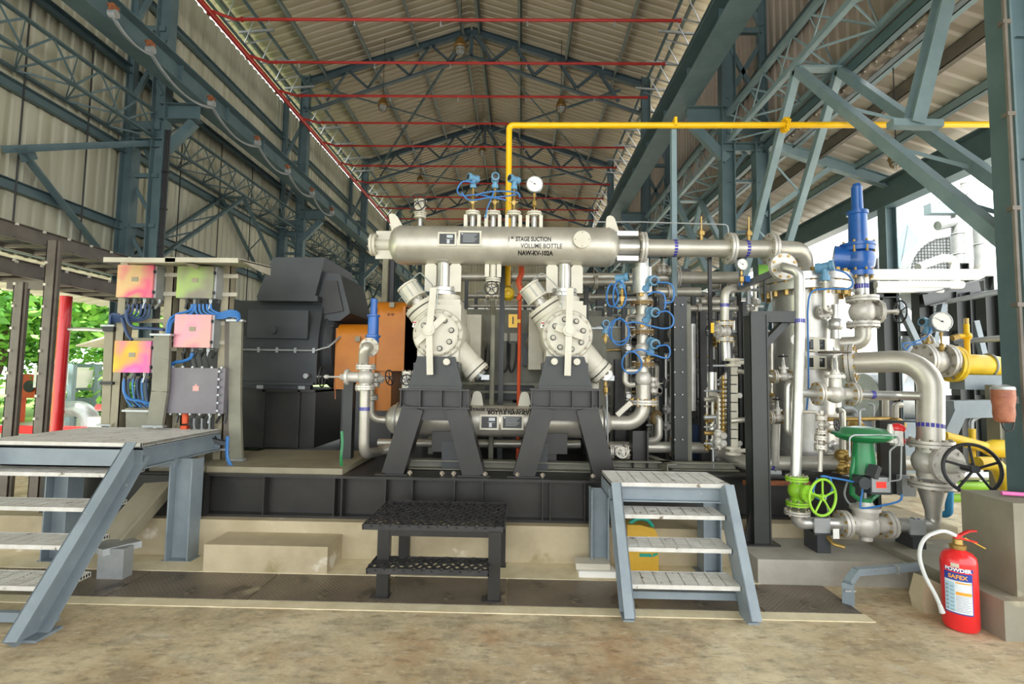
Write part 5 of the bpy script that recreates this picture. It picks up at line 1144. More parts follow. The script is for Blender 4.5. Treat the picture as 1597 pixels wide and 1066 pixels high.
ONE('signal_cable', MB().tube(smooth_path([at(*q, Y - .1) for q in ((1275, 745), (1268, 768), (1280, 778), (1297, 765), (1294, 745), (1280, 742), (1300, 745), (1335, 752), (1345, 760), (1342, 785), (1348, 792), (1400, 782), (1406, 770))]), .008, 6), 'cable_blue', 'blue cable looping behind the lime handwheel to the control valve', 'cable')
ONE('signal_cable', MB().tube(smooth_path([at(*q, Y + .05) for q in ((1322, 750), (1317, 770), (1325, 785), (1336, 786))]), .009, 6).tube(smooth_path([at(*q, Y + .05) for q in ((1289, 786), (1291, 798), (1295, 808))]), .004, 5), 'cable_grey', 'grey cable looping beside the green valve yoke', 'cable')
for i, px in enumerate((1278, 1425)):
    q = V((at(px, 820, Y).x, Y, .2)); t = T('pipe_clamp_stand', ['grey clamp stand under the bottom pipe beside the lime valve', 'grey clamp stand under the bottom pipe near the reducer'][i], 'pipe stand', q)
    P('stand', MB().bb(q.x - .05, q.x + .06, Y - .05, Y + .15, .2, zl - .07).bb(q.x - .09, q.x + .09, Y - .08, Y + .1, zl - .075, zl - .06), 'motor_grey', t); P('clamp', MB().ring((q.x, Y, zl), (1,0,0), .058, .01, 20, 6).bb(q.x - .08, q.x + .05, Y - .07, Y - .05, zl - .06, zl + .06), 'galv', t)
t = T('drain_cock', 'small rusty drain cock with white tag below the bottom pipe', 'drain valve', at(1293, 835, Y - .1))
P('pipe', MB().tube(fillet([at(1292, 818, Y), at(1291, 838, Y - .05), at(1300, 848, Y - .1), at(1318, 853, Y - .15)], .03), .016, 8), 'brass', t); P('tag', MB().box(at(1304, 832, Y - .12), (.05, .004, .08)), 'white', t)
# ================================================================== blue relief valve at the top
Y = 5.3; c = at(1345, 486, Y)
valve('gate_valve', 'silver gate valve with black handwheel under the tall blue relief valve', c, (0,0,1), (1,-.12,0), .085, .27, .36, .115, R=.15, bm='bolt')
zt = c.z + .17; x = c.x
t = T('relief_valve', 'tall blue pressure relief valve standing on the silver gate valve', 'relief valve', (x, Y, zt))
s = .0068
P('inlet_neck', MB().cyl((x, Y, zt - .02), (x, Y, zt + .2), .065, n=20), 'silver_bright', t); band(t, (x, Y, zt + .1), (0,0,1), .065, .05)
z0 = at(1340, 428, Y).z; xb_ = at(1338, 410, Y).x
P('body', MB().lathe((xb_, Y, z0), (0,0,1), [(-.02, .14), (.03, .14), (.035, .11), (.08, .15), (.16, .16), (.22, .15), (.24, .12), (.245, .155), (.29, .155), (.295, .165), (.325, .165), (.33, .1)], 28).cyl((xb_, Y, z0 + .15), (xb_ - .2, Y + .1, z0 + .18), .13, .15, 22), 'valve_blue', t)
P('bonnet', MB().lathe((xb_ + .01, Y, z0), (0,0,1), [(.33, .09), (.64, .085), (.645, .1), (.68, .1), (.685, .055), (.93, .05), (.945, .053), (.955, .04), (.98, .035), (.99, .012)], 24), 'valve_blue', t)
P('bolt', MB().bolts((xb_, Y, z0 + .27), (0,0,1), .145, 8, .014, -.05, .08).bolts((xb_, Y, z0), (0,0,1), .12, 8, .014, -.05, .06), 'brass', t)
spool('relief_elbow', 'silver elbow pipe from the scrubber up to the gate valve under the blue relief valve', 'pipe', [V((xv + .25, 5.45, at(1310, 535, Y).z)), V((x, Y, at(1345, 535, Y).z)), V((x, Y, c.z - .15))], .075, 'silver', .18, n=20)
ONE('ball_float', MB().ball(at(1303, 506, 5.1), .075, 16).cyl(at(1303, 506, 5.1), at(1303, 475, 5.1), .04, n=12).cyl(at(1303, 506, 5.1), at(1303, 528, 5.1), .05, n=12), 'silver_bright', 'round white valve body under the scrubber flange', 'valve')
# dark bracket posts at the front
t = T('bracket_post', 'dark grey steel post with bracket arm clamping the slim riser', 'post', gz(1184, 848, .2)); q = gz(1184, 846, .2); X, Y = q.x, q.y
zt = at(1180, 492, Y).z; P('post', MB().ibeam((X, Y, .2), (X - .0, Y, zt), .15, .15, (1,0,0), .012, .01).bar((X, Y - .06, .2), (X, Y - .06, zt), .15, .012, (0,1,0)), 'dark_post', t)
P('foot_gusset', MB().prism([(-.12, 0), (-.05, 0), (-.05, .3)], upright(X - .02, Y, .2), .012).prism([(.05, 0), (.1, 0), (.05, .3)], upright(X + .0, Y, .2), .012).bb(X - .14, X + .14, Y - .1, Y + .1, .2, .215), 'black_paint', t)
e = at(1252, 494, 4.5); P('arm', MB().bar((X - .05, Y, e.z), (e.x, 4.5, e.z), .09, .1).bar((X + .07, Y, e.z - .25), (X + .27, Y, e.z - .04), .06, .09, (0,1,0)), 'dark_post', t)
# yard gas line
Y = 5.2
spool('yard_gas_pipe', 'thick yellow gas pipe with elbow turning down beside the steel column', 'gas pipe', [at(1483, 567, Y), at(1585, 572, Y), at(1580, 780, Y)], .108, 'yellow_dirty', .26, fl=((0, .02, .185),), fm='yellow_dirty', n=24)
valve('yard_valve', 'silver flanged valve body at the end of the thick yellow gas pipe', at(1458, 562, Y), (1,0,0), (0,.3,1), .085, .22, .3, .06, R=.17, ns=4)
gauge('pressure_gauge', 'white dial pressure gauge above the thick yellow gas pipe', at(1469, 501, Y - .1), (-.1, -1, .05), .1, .28)
transmitter('pale blue transmitter beside the gauge on the yard valve', at(1446, 502, Y), (-1, -.3, 0), .06, .3)
ONE('signal_cable', MB().tube(smooth_path([at(*q, Y - .08) for q in ((1453, 510), (1445, 525), (1425, 533), (1408, 536), (1413, 545), (1420, 538), (1436, 535))]), .008, 6), 'cable_blue', 'blue cable curling under the yard gauge', 'cable')
t = T('vent_valve', 'small yellow vent valve with brown tip on the thick gas pipe', 'valve', at(1508, 550, Y))
P('body', MB().tube([at(1509, 553, Y), at(1507, 505, Y)], .025, 10).ball(at(1508, 524, Y), .045, 12).cyl(at(1508, 524, Y), at(1493, 524, Y), .025, n=10), 'yellow', t); P('tip', MB().cyl(at(1507, 506, Y), at(1507, 496, Y), .02, n=8).cyl(at(1494, 524, Y), at(1485, 527, Y), .03, n=8), 'brass', t)
t = T('pipe_shoe', 'grey pipe shoe plate under the thick yellow gas pipe', 'pipe support', at(1530, 600, Y)); p0_, p1_ = at(1500, 584, Y - .05), at(1567, 608, Y - .05)
P('plate', MB().bb(p0_.x, p1_.x, Y - .08, Y + .1, p1_.z, p0_.z), 'grey_paint', t); P('band', MB().ring(at(1541, 569, Y), (1,0,0), .112, .012, 24, 6), 'galv', t)
Y = 5.0
t = T('cantilever_arm', 'dark grey bent steel arm behind the big handwheel', 'pipe support', at(1500, 640, Y)); a_, b_, c_ = at(1472, 682, Y), at(1490, 638, Y), at(1556, 636, Y)
P('arm', MB().bar(a_, b_ + V((0,0,-.02)), .12, .13, (0,1,0)).bar(b_ - V((.06,0,0)), c_, .12, .17), 'grey_paint', t)
pp_ = at(1558, 600, Y); P('post', MB().ibeam((pp_.x, Y, 0), (pp_.x, Y, pp_.z), .15, .14, (1,0,0)), 'olive_grey', t)
spool('yellow_branch', 'sloping yellow branch pipe with a bulging end behind the big handwheel', 'gas pipe', [at(1472, 680, 4.9), at(1540, 698, 4.9), at(1600, 698, 4.9)], .05, 'yellow_dirty', .2)
ONE('yellow_reducer', MB().lathe(at(1550, 699, 4.9), (1,0,0), [(-.09, .052), (0, .085), (.3, .085)], 20), 'yellow_dirty', 'thick yellow pipe end joined to the sloping branch', 'gas pipe')
spool('yellow_bend', 'yellow pipe bend dropping behind the concrete pedestal', 'gas pipe', [at(1525, 722, 4.7), at(1556, 722, 4.7), at(1572, 765, 4.7), at(1575, 850, 4.7)], .06, 'yellow_dirty', .2)
spool('yellow_riser', 'thin vertical yellow pipe with grey hook above the yellow bend', 'gas pipe', [at(1516, 668, 5.0), at(1517, 722, 5.0)], .028, 'yellow_dirty')
ONE('grey_hook', MB().tube(fillet([at(1515, 670, 5.0), at(1515, 655, 5.0), at(1530, 648, 5.0)], .05), .02, 8), 'galv', 'bent grey pipe hook above the thin yellow pipe', 'pipe')
for i, (py, m, lab) in enumerate(((757, 'lime', 'upper lime green pipe'), (776, 'lime', 'lower lime green pipe'), (742, 'silver_bright', 'silver pipe'))):
    plain('yard_pipe', f'{lab} running level behind the reducer', 'pipe', [at(1466, py, 5.6), at(1660, py, 5.6)], .045, m, n=12)
spool('water_pipe', 'bright blue plastic water pipe with elbow behind the reducer', 'pipe', [at(1481, 745, 4.55), at(1480, 804, 4.55), at(1448, 795, 4.7)], .03, 'light_blue', .05)
# siren on the column
t = T('wrapped_siren', 'brown paper-wrapped fixture mounted on the side of the steel column', 'fixture', at(1565, 630, 3.55)); q = at(1565, 630, 3.5)
P('body', MB().lathe(q + V((0,0,-.125)), (0,0,1), [(0, .03), (.01, .052), (.06, .06), (.11, .058), (.17, .066), (.23, .064), (.25, .04)], 16), 'wrap_brown', t)
P('cap', MB().lathe(q + V((0,0,.1)), (0,0,1), [(0, .067), (.02, .062), (.035, .02)], 16), 'galv', t)
P('bracket', MB().bar(q + V((.03, .0, .03)), q + V((.15, .08, .03)), .05, .05), 'black_paint', t); P('cable', MB().tube(smooth_path([q + V((-.02, 0, -.12)), q + V((.0, 0, -.17)), q + V((.05, 0, -.17)), q + V((.07, 0, -.08)), q + V((.09, .02, .0))]), .006, 6), 'cable_black', t)
# ================================================================== junction box stands
Y = 4.95
def rectpx(px0, py0, px1, py1, Y): a, b = at(px0, py0, Y), at(px1, py1, Y); return a.x, b.x, b.z, a.z
def stand(lab, hood, legs, zbot):
    c = at((hood[0] + hood[1])/2, 560, Y); t = T('box_stand', lab, 'equipment stand', (c.x, Y, .71))
    x0, x1 = at(hood[0], 402, Y - .4).x, at(hood[1], 402, Y - .4).x; z = at(hood[0], 402, Y).z
    zf, zk = at(hood[0], 401, Y - .4).z, at(hood[0], 413, Y + .2).z
    P('hood', MB().prism([(-.4, zf - .02), (.2, zk - .02), (.2, zk), (-.4, zf)], Matrix(((0,0,1,(x0+x1)/2),(1,0,0,Y),(0,1,0,0),(0,0,0,1))), x1 - x0).bb(x0, x1, Y - .405, Y - .395, zf - .045, zf).prism([(-.4, zf - .01), (.2, zk - .01), (.2, zk - .1), (.0, zk - .1)], Matrix(((0,0,1,x1 - .006),(1,0,0,Y),(0,1,0,0),(0,0,0,1))), .012), 'cream_dark', t)
    for px in legs:
        x = at(px, 500, Y + .1).x; P('leg', MB().chan((x, Y + .12, zbot), (x, Y + .12, z + .02), .1, .085, (0,1,0), .008), 'tan_steel', t)
        P('foot_brace', MB().bar((x, Y + .1, zbot + .4), (x - .1, Y - .12, zbot + .02), .03, .05).bb(x - .16, x + .04, Y - .16, Y + .2, zbot, zbot + .012), 'tan_steel', t)
    xa, xb = at(legs[0], 500, Y).x, at(legs[-1], 500, Y).x; r = MB()
    for py in (425, 455, 500, 530, 590, 640): zz = at(250, py, Y + .1).z; r.bb(xa, xb, Y + .1, Y + .14, zz - .02, zz + .02)
    P('cross_rail', r, 'tan_steel', t); return t
s1 = stand('tan junction box stand with sheet hood at the outer end of the skid', (162, 274), (192, 264), .71)
s2 = stand('tan junction box stand with sheet hood next to the motor', (258, 372), (288, 352), .71)
def jbox(lab, r, m, lidm, n, big=False):
    x0, x1, z0, z1 = rectpx(*r, Y - .06); t = T('junction_box', lab, 'junction box', ((x0+x1)/2, Y, z0)); d = .2
    P('enclosure', MB().bb(x0, x1 + (.0 if big else .02), Y - .05, Y - .05 + d, z0, z1), m, t)
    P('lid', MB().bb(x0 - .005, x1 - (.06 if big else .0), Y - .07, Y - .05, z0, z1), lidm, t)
    cx = x0 + (x1 - x0)*.5; cz = z0 + (z1-z0)*.55
    P('label_plate', MB().bb(cx - .03, cx + .03, Y - .0735, Y - .069, cz - .025, cz + .025).bb(cx - .008, cx + .008, Y - .0735, Y - .069, cz + .025, cz + .045) if big else MB().bb(cx - .035, cx + .03, Y - .0735, Y - .069, cz - .02, cz + .025), 'label_pink' if big else 'tan_steel', t)
    if big:
        sc = MB()
        for k in range(6): sc.hexbolt((x0 + .03 + k*(x1-x0-.06)/5, Y - .05, z1 + .008), (0,-1,0), .012, .02).hexbolt((x0 + .03 + k*(x1-x0-.06)/5, Y - .05, z0 - .008), (0,-1,0), .012, .02).hexbolt((x0 - .01, Y - .05, z0 + .03 + k*(z1-z0-.06)/5), (0,-1,0), .012, .02).hexbolt((x1 - .045, Y - .05, z0 + .03 + k*(z1-z0-.06)/5), (0,-1,0), .013, .03)
        P('lid_bolt', sc, 'galv', t)
    else:
        P('mounting_strap', MB().bb(x1, x1 + .17, Y + .06, Y + .08, z1 - .09, z1 - .05).bb(x1, x1 + .17, Y + .06, Y + .08, z0 + .04, z0 + .08), 'cream_dark', t)
        P('latch', MB().bb(x1 + .0, x1 + .012, Y - .075, Y - .03, z0 + .04, z0 + .07).bb(x1 + .0, x1 + .012, Y - .075, Y - .03, z1 - .08, z1 - .05), 'plate_black', t)
    for k in range(n):
        gx = x0 + .05 + (x1 - x0 - .06)*k/(n-1); g = MB().cyl((gx, Y + .02 + .03*(k % 2), z0), (gx, Y + .02 + .03*(k % 2), z0 - .035), .016, n=6).cyl((gx, Y + .02 + .03*(k % 2), z0 - .035), (gx - .01, Y + .01, z0 - .1), .011, n=8)
        P('cable_gland', g, ['plate_black', 'galv'][(k % 3 == 1)], t)
    return (x0, x1, z0, z1)
b1 = jbox('steel junction box with peach and pink rainbow sheen, upper box of the outer stand', (186, 413, 238, 464), 'galv', 'sheen_peach', 8)
b2 = jbox('steel junction box reflecting green, upper box of the stand next to the motor', (279, 415, 332, 465), 'galv', 'sheen_green', 6)
b3 = jbox('pink-sheened steel junction box in the middle of the stand next to the motor', (275, 490, 328, 542), 'galv', 'sheen_pink', 6)
b4 = jbox('steel junction box with magenta and yellow rainbow sheen, lower box of the outer stand', (181, 531, 234, 581), 'galv', 'sheen_magenta', 7)
b5 = jbox('large grey cast junction box with bolted lid and pink label plate', (266, 573, 347, 645), 'box_purple_grey', 'box_purple_grey', 7, True)
# cable covers
def cover(lab, pts, wpx, Yc, m='olive_grey'):
    t = T('cable_cover', lab, 'cable tray', at(pts[-1][0], pts[-1][1], Yc)); mb = MB()
    for a, b in zip(pts, pts[1:]): mb.bar(at(*a, Yc), at(*b, Yc), sz(wpx, Yc), .035, (0,-1,0))
    P('cover', mb, m, t); e = at(*pts[0], Yc); f_ = at(*pts[-1], Yc)
    P('end_lip', MB().box(e + V((0, -.01, 0)), (sz(wpx + 8, Yc), .06, .02)).box(f_ + V((0, -.01, 0)), (sz(wpx + 8, Yc), .06, .02)), 'galv', t)
cover('olive cable cover curving down between the rainbow box and the grey cast box', [(254, 522), (253, 560), (250, 610), (242, 664)], 25, 4.85)
cover('tall olive cable cover standing beside the motor pedestal', [(369, 500), (367, 600), (367, 640), (369, 716)], 19, 4.98)
cover('slim brown cable cover on the inner leg of the stand next to the motor', [(358, 497), (357, 600), (356, 700)], 12, 5.02, 'brown_steel')
cover('tan cable riser with black bands on the outer leg of the outer stand', [(172, 508), (170, 560), (166, 662)], 14, 5.05, 'tan_steel')
ONE('cable_cover_band', MB().box(at(172, 513, 5.02), (.11, .06, .05)).box(at(169, 597, 5.02), (.13, .06, .03)), 'cable_black', 'black strapping bands round the tan cable riser', 'strap')
cover('short olive cable box under the rainbow boxes', [(215, 640), (214, 722)], 34, 5.0)
# cables
def cable(lab, paths, m, r=.011, Yc=4.92, name='power_cable'):
    mb = MB()
    for i, p in enumerate(paths): mb.tube(smooth_path([at(q[0], q[1], Yc + .01*i) for q in p], 5), r, 6)
    return ONE(name, mb, m, lab, 'cable')
for k in range(6):
    gx = 201 + k*6.5
    cable(f'{ORD[k]} dark blue cable from the peach box bending back to the riser', [[(gx, 474), (gx - 2, 487 + k), (gx - 14, 493 + k*1.2), (185, 490 + k*2.2), (174, 490 + k*2.5), (171, 505)]], 'cable_dark_blue', .01, 4.93 + k*.008)
for k in range(5):
    gx = 305 + k*6
    cable(f'{ORD[k]} bright blue cable from the green-sheened box arching to the tall cover', [[(gx, 474), (gx + 1, 482 + (4-k)*1.0), (gx + 10, 487 + (4-k)*1.6), (345, 488 + (4-k)*2), (360, 484 + (4-k)*2.2), (372, 488 + (4-k)*2), (374 - (4-k)*1.2, 500)]], 'cable_blue', .011, 4.93 + k*.008)
cable('thick blue cable from the green-sheened box swinging down behind the olive cover', [[(300, 474), (296, 484), (275, 490), (264, 500), (260, 520)], [(303, 474), (299, 488), (280, 494), (268, 502), (264, 520)]], 'cable_blue', .013)
cable('dark blue cable dropping from the outer stand to the olive cover', [[(197, 482), (199, 500), (210, 510), (235, 512), (256, 514)], [(190, 495), (198, 520), (206, 530)]], 'cable_dark_blue', .015)
for k in range(6):
    gx = 194 + k*7
    cable(f'{ORD[k]} blue cable hanging under the magenta box', [[(gx, 590), (gx - 1, 605), (gx + 3, 622 + k*1.5), (gx + 12, 634)]], 'cable_blue' if k % 2 == 0 else 'cable_dark_blue', .009, 4.94 + k*.006)
cable('blue cable hooked under the magenta box to the olive cover', [[(193, 595), (194, 612), (203, 622), (220, 625), (236, 630)]], 'cable_blue', .014, 4.9)
cable('blue cable from the pink-sheened box down behind the grey cast box', [[(300, 550), (297, 558), (285, 563), (270, 566), (264, 580)]], 'cable_blue', .016, 4.93)
for k in range(5):
    gx = 284 + k*9
    cable(f'{ORD[k]} black cable between the pink-sheened box and the grey cast box', [[(gx, 550), (gx + 2, 560), (gx + 5, 572)]], 'cable_black', .01, 4.95)
for k in range(7):
    gx = 297 + k*6
    cable(f'{ORD[k]} black cable below the grey cast box sweeping to the tall cover', [[(gx, 652), (gx, 664 + k*2), (gx + 8, 676 + k*2), (335, 684 + k), (352, 688 + k)]], 'cable_grey' if k % 2 else 'cable_black', .009, 4.93 + .006*k)
cable('blue cable looping out of the foot of the tall cover onto the walkway', [[(355, 680), (354, 705), (357, 720), (365, 728), (380, 729)]], 'cable_blue', .016, 4.75)
ONE('orange_socket', MB().box(at(289, 667, 4.95), (.06, .06, .05)).cyl(at(289, 660, 4.95), at(289, 640, 4.95), .03, n=10), 'orange_red', 'small orange socket hanging under the grey cast box', 'socket')
# ================================================================== cable tray bridge on the open side
t = T('cable_bridge', 'brown steel cable tray bridge running along the open side on twin posts', 'cable bridge', (-6.2, 6.2, 0))
r = MB()
for X in (-6.15, -6.75): r.chan((X, 2.5, 3.3), (X, 8.9, 3.3), .2, .06).chan((X, 2.5, 2.86), (X, 8.9, 2.86), .2, .06)
P('side_rail', r, 'brown_steel', t)
r = MB()
for k in range(16): r.bar((-6.15, 2.7 + k*.4, 3.22), (-6.75, 2.7 + k*.4, 3.22), .05, .04).bar((-6.15, 2.7 + k*.4, 2.78), (-6.75, 2.7 + k*.4, 2.78), .05, .04)
P('ladder_rung', r, 'brown_steel', t)
bl = MB()
for k in range(18):
    for z in (3.38, 2.94): bl.box((-6.115, 2.7 + k*.35, z), (.02, .03, .03))
P('bolt', bl, 'cream', t)
for px, X, py in ((66, None, 375), (18, None, 440)):
    q = gz(px - 14, 790, 0); x, y = q.x, q.y; zt = at(px + 6, py, y).z
    P('post', MB().chan((x, y, 0), (x, y, zt), .05, .115, (0,1,0), .01, -1).bar((x + .07, y + .02, 0), (x + .07, y + .02, zt), .03, .04, (0,1,0)), 'brown_steel', t)
    b_ = MB()
    for k in range(10): b_.box((x - .035, y - .032, .5 + k*.27), (.03, .02, .03))
    P('bolt', b_, 'cream', t)
P('tie_beam', MB().bar(at(18, 445, 6.0), at(75, 445, 6.0), .12, .1), 'brown_steel', t)
for k in range(5):
    ONE('tray_cable', MB().tube(smooth_path([(-6.25 - k*.1, 2.6, 3.27), (-6.25 - k*.1, 4.5, 3.265), (-6.25 - k*.1, 6.5, 3.275), (-6.25 - k*.1, 8.8, 3.265)]), .025, 6), 'cable_grey', f'{ORD[k]} grey cable lying on the brown cable bridge from the machine side', 'cable', 'cables on the cable bridge')
# ================================================================== yard on the open side
t = T('fire_riser', 'bright red fire water riser pipe standing in the open side', 'fire pipe', (0,0,0)); q = gz(79, 712, 0); q = at(88, 672, 8.2); X = q.x
t.location = (X, 8.2, 0); P('pipe', MB().cyl((X, 8.2, 0), (X, 8.2, 2.85), .085, n=18), 'red_bright', t); P('coupling', MB().cyl((X, 8.2, 2.45), (X, 8.2, 2.5), .092, n=18).cyl((X, 8.2, .9), (X, 8.2, .95), .092, n=18), 'red_bright', t)
plain('conduit', 'slim white and black conduit running off the red riser', 'conduit', [at(98, 513, 8.2), at(138, 513, 8.2), at(185, 516, 8.2)], .03, 'galv')
t = T('tank_stand', 'pale blue steel frame carrying a white square tank beyond the red riser', 'tank stand', at(105, 690, 13)); Yt = 13.0
f = MB()
xs_ = [at(p, 600, Yt).x for p in (75, 112)]; zb_, zt_ = 0, at(100, 568, Yt).z
for x in xs_:
    for y in (Yt, Yt + .8): f.bb(x - .06, x + .06, y - .06, y + .06, 0, zt_)
for z in (zt_ - .05, at(100, 605, Yt).z, .35, .75): f.bb(xs_[0], xs_[1], Yt - .04, Yt + .04, z - .08, z + .08).bb(xs_[0], xs_[1], Yt + .76, Yt + .84, z - .08, z + .08)
P('frame', f, 'light_steel' if 'light_steel' in MATS else 'pale_steel', t); P('tank', MB().bb(xs_[0] - .5, xs_[1] - .1, Yt + .1, Yt + .75, at(100, 605, Yt).z, at(100, 572, Yt).z), 'white', t)
spool('duct_bend', 'mottled grey duct bend beside the pale blue tank stand', 'duct', [at(95, 638, 12.5), at(140, 636, 12.5), at(143, 690, 12.5)], .2, 'galv', .5)
for i, (px, py, Yh, lab) in enumerate(((42, 602, 15.0, 'orange hose box on legs between the brown posts'), (152, 608, 24.0, 'distant orange hose box under the trees'))):
    t = T('hose_box', lab, 'hose box', (at(px, py, Yh).x, Yh, 0)); X = at(px, py, Yh).x; z = at(px, py, Yh).z; w_ = .42 if i == 0 else .55
    P('box', MB().bb(X - w_, X + w_, Yh, Yh + .4, z - .35, z + .3).bb(X - w_ - .05, X + w_ + .05, Yh - .05, Yh + .45, z + .3, z + .36), 'orange_red', t)
    for s in (-1, 1): P('leg', MB().bb(X + s*w_*.7 - .06, X + s*w_*.7 + .06, Yh + .1, Yh + .25, -.02, z - .35), 'orange_red', t)
    P('hose_reel', MB().lathe((X + .1, Yh - .01, z), (0,-1,0), [(0, .18), (.03, .18)], 16), 'black', t)
ONE('red_wall_bar', MB().bb(-13.5, -9.4, 11.5, 11.62, .12, .3), 'red_bright', 'low red painted barrier rail at the foot of the yard', 'barrier')
ONE('red_marker', MB().tube(fillet([at(152, 635, 10.5), at(166, 635, 10.5), V((at(166, 635, 10.5).x, 10.5, 0))], .12), .07, 12), 'red_bright', 'small red pipe stub beside the outer stand', 'pipe')
ONE('white_cabinet', MB().bb(at(137, 650, 9.5).x, at(163, 650, 9.5).x, 9.5, 10.0, 0, at(150, 650, 9.5).z), 'white', 'low white cabinet beyond the outer stand', 'cabinet')
ONE('awning', MB().prism([(0, 0), (1.6, .5), (1.6, .54), (0, .04)], upright(at(118, 540, 12).x, 12.6, at(118, 540, 12).z), 1.2), 'cream_dark', 'small pale sheet awning under the tree trunk', 'awning')
# trees
def tree(lab, x, y, h, r, n, mats, lean=(0, 0), trunk=.22):
    t = T('tree', lab, 'tree', (x, y, -.02)); k = random.Random(int(abs(x*13 + y*7)))
    top = V((x + lean[0], y + lean[1], h*.62)); tr = MB().tube(smooth_path([(x, y, -.05), (x + lean[0]*.35, y + lean[1]*.3, h*.2), (x + lean[0]*.7, y, h*.42), top]), [trunk*(1 - .55*i/18) for i in range(19)], 9)
    for j in range(5):
        a = j*1.3; e = top + V((math.cos(a)*r*.6, math.sin(a)*r*.6, h*.12 + .1*h*k.random())); tr.tube([top - V((0,0,h*.12)), top.lerp(e, .5) + V((0,0,.1)), e], [trunk*.4, trunk*.28, trunk*.1], 6)
    P('trunk', tr, 'bark', t)
    for mi, m in enumerate(mats):
        vs = []; fs = []
        cl_ = [(k.gauss(0, .45)*r + top.x, k.gauss(0, .45)*r + top.y, h*.66 + k.gauss(0, .2)*h) for _ in range(60)]
        for _ in range(n):
            c_ = k.choice(cl_); q = V((c_[0] + k.gauss(0, .18*r), c_[1] + k.gauss(0, .18*r), max(.4, c_[2] + k.gauss(0, .16*r)))); s_ = .09 + .09*k.random()
            u = V((k.gauss(0,1), k.gauss(0,1), k.gauss(0,.6))).normalized(); v = u.orthogonal().normalized(); b = len(vs)
            vs += [q - u*s_, q + v*s_*.5, q + u*s_, q - v*s_*.5]; fs.append((b, b+1, b+2, b+3))
        mb = MB(); mb.v = [V(q) for q in vs]; mb.f = fs; P('foliage', mb, m, t, auto=0)
tr_ = [(-15.5, 14.0, 6.5, 3.0, 'bright green tree with a leaning brown trunk beyond the red riser', (1.3, 0)), (-19.5, 17, 8, 3.6, 'wide pale green tree behind the tank stand', (0, 0)), (-14.5, 8.6, 6, 2.4, 'green tree between the two brown posts', (-.4, 0)), (-24, 14, 9, 4.0, 'tall green tree at the end of the lawn', (0, 0)), (-17, 23, 7, 3.4, 'bushy green tree behind the outer junction box stand', (.4, 0)), (-15.2, 29, 6.5, 3.0, 'far green tree seen beside the motor', (0,0)), (-28, 24, 10, 5, 'large distant tree at the edge of the lawn', (0,0))]
for x, y, h, r, lab, ln in tr_: tree(lab, x, y, h, r, 6500, ('leaf', 'leaf_dark'), ln)
for i, (x, y) in enumerate(((-16.5, 10.8), (-15.2, 18.5), (-19, 12.4), (-16, 26))):
    t = T('shrub', ['low round shrub by the leaning tree', 'low round shrub beside the distant hose box', 'low round shrub between brown posts on the lawn', 'far low shrub under the trees'][i], 'shrub', (x, y, -.02)); k = random.Random(i); vs = []; fs = []
    for _ in range(3500):
        q = V((k.gauss(0, .7), k.gauss(0, .7), abs(k.gauss(0, .7)) + .05)) + V((x, y, 0)); s_ = .1; u = V((k.gauss(0,1), k.gauss(0,1), k.gauss(0,.6))).normalized(); v = u.orthogonal().normalized(); b = len(vs); vs += [q - u*s_, q + v*s_*.5, q + u*s_, q - v*s_*.5]; fs.append((b, b+1, b+2, b+3))
    mb = MB(); mb.v = vs; mb.f = fs; P('foliage', mb, 'leaf_dark' if i % 2 else 'leaf', t, auto=0); P('stem', MB().cyl((x, y, -.05), (x, y, .8), .06, n=8), 'bark', t)
# ================================================================== between and beside the cylinders
Y = YB_
x = at(768, 440, Y).x; zd = ZB - RB - .18
valve('drain_valve', 'small cream valve with round black wheel under the middle of the volume bottle', (x, Y, zd - .085), (0,0,1), (0,-1,0), .034, .13, .14, .07, m='cream', R=.075, ns=5, fpair=False)
plain('drain_pipe', 'olive drain pipe falling from the small cream valve between the cylinders', 'pipe', [(x, Y, zd - .17), (x, Y + .25, zd - .3), (x, Y + .25, .7)], .028, 'olive_grey', .05)
q = at(779, 720, 5.75); plain('strut_post', 'dark slim post between the two cylinders', 'post', [(q.x, 5.75, .7), (q.x, 5.75, at(779, 410, 5.75).z)], .04, 'dark_post', n=4)
t = T('orange_conduit', 'orange-red conduit with twisted wrapped top beside the yellow number sign', 'conduit', at(808, 725, 5.65)); xo = at(809, 600, 5.65).x
P('conduit', MB().cyl((xo, 5.65, .7), (xo, 5.65, at(809, 415, 5.65).z), .02, n=8), 'orange_red', t)
P('wrap', MB().tube(smooth_path([(xo - .02, 5.63, at(809, 468, 5.65).z), (xo + .015, 5.62, at(809, 455, 5.65).z), (xo - .02, 5.62, at(809, 440, 5.65).z), (xo + .02, 5.63, at(809, 425, 5.65).z), (xo, 5.63, at(809, 413, 5.65).z)]), .03, 7), 'orange_red', t)
q = at(800, 500, 5.6); t = T('number_sign', 'small yellow number sign between the two compressor cylinders', 'sign', (q.x, 5.6, q.z - .07))
P('board', MB().box((q.x, 5.605, q.z), (.1, .008, .15)).box((q.x + .06, 5.63, q.z), (.05, .02, .04)), 'yellow', t); text('lettering', '1', .12, upright(q.x, 5.599, q.z), 'black', t, bold=.001)
for i, px in enumerate((785, 801)):
    q = at(px, 525, 6.15); ONE('paper_tag', MB().box((q.x, 6.19, q.z), (.09, .015, .1)), 'cream', ['pale paper tag on the crankcase below the number sign, nearer the orange guard', 'pale paper tag on the crankcase below the number sign, nearer the red conduit'][i], 'tag')
cb = MB()
for k, (px, w_) in enumerate(((752, 6), (788, 7), (799, 7), (760, 5))):
    cb.tube(smooth_path([at(px - w_, 532, 6.1), at(px - w_, 560, 6.1), at(px - 2, 580, 6.1), at(px + w_*.7, 565, 6.1), at(px + w_, 535, 6.1)]), .012, 6)
ONE('hanging_cable', cb, 'cable_black', 'black cables hanging in loops in front of the crankcase', 'cable')
bx = MB()
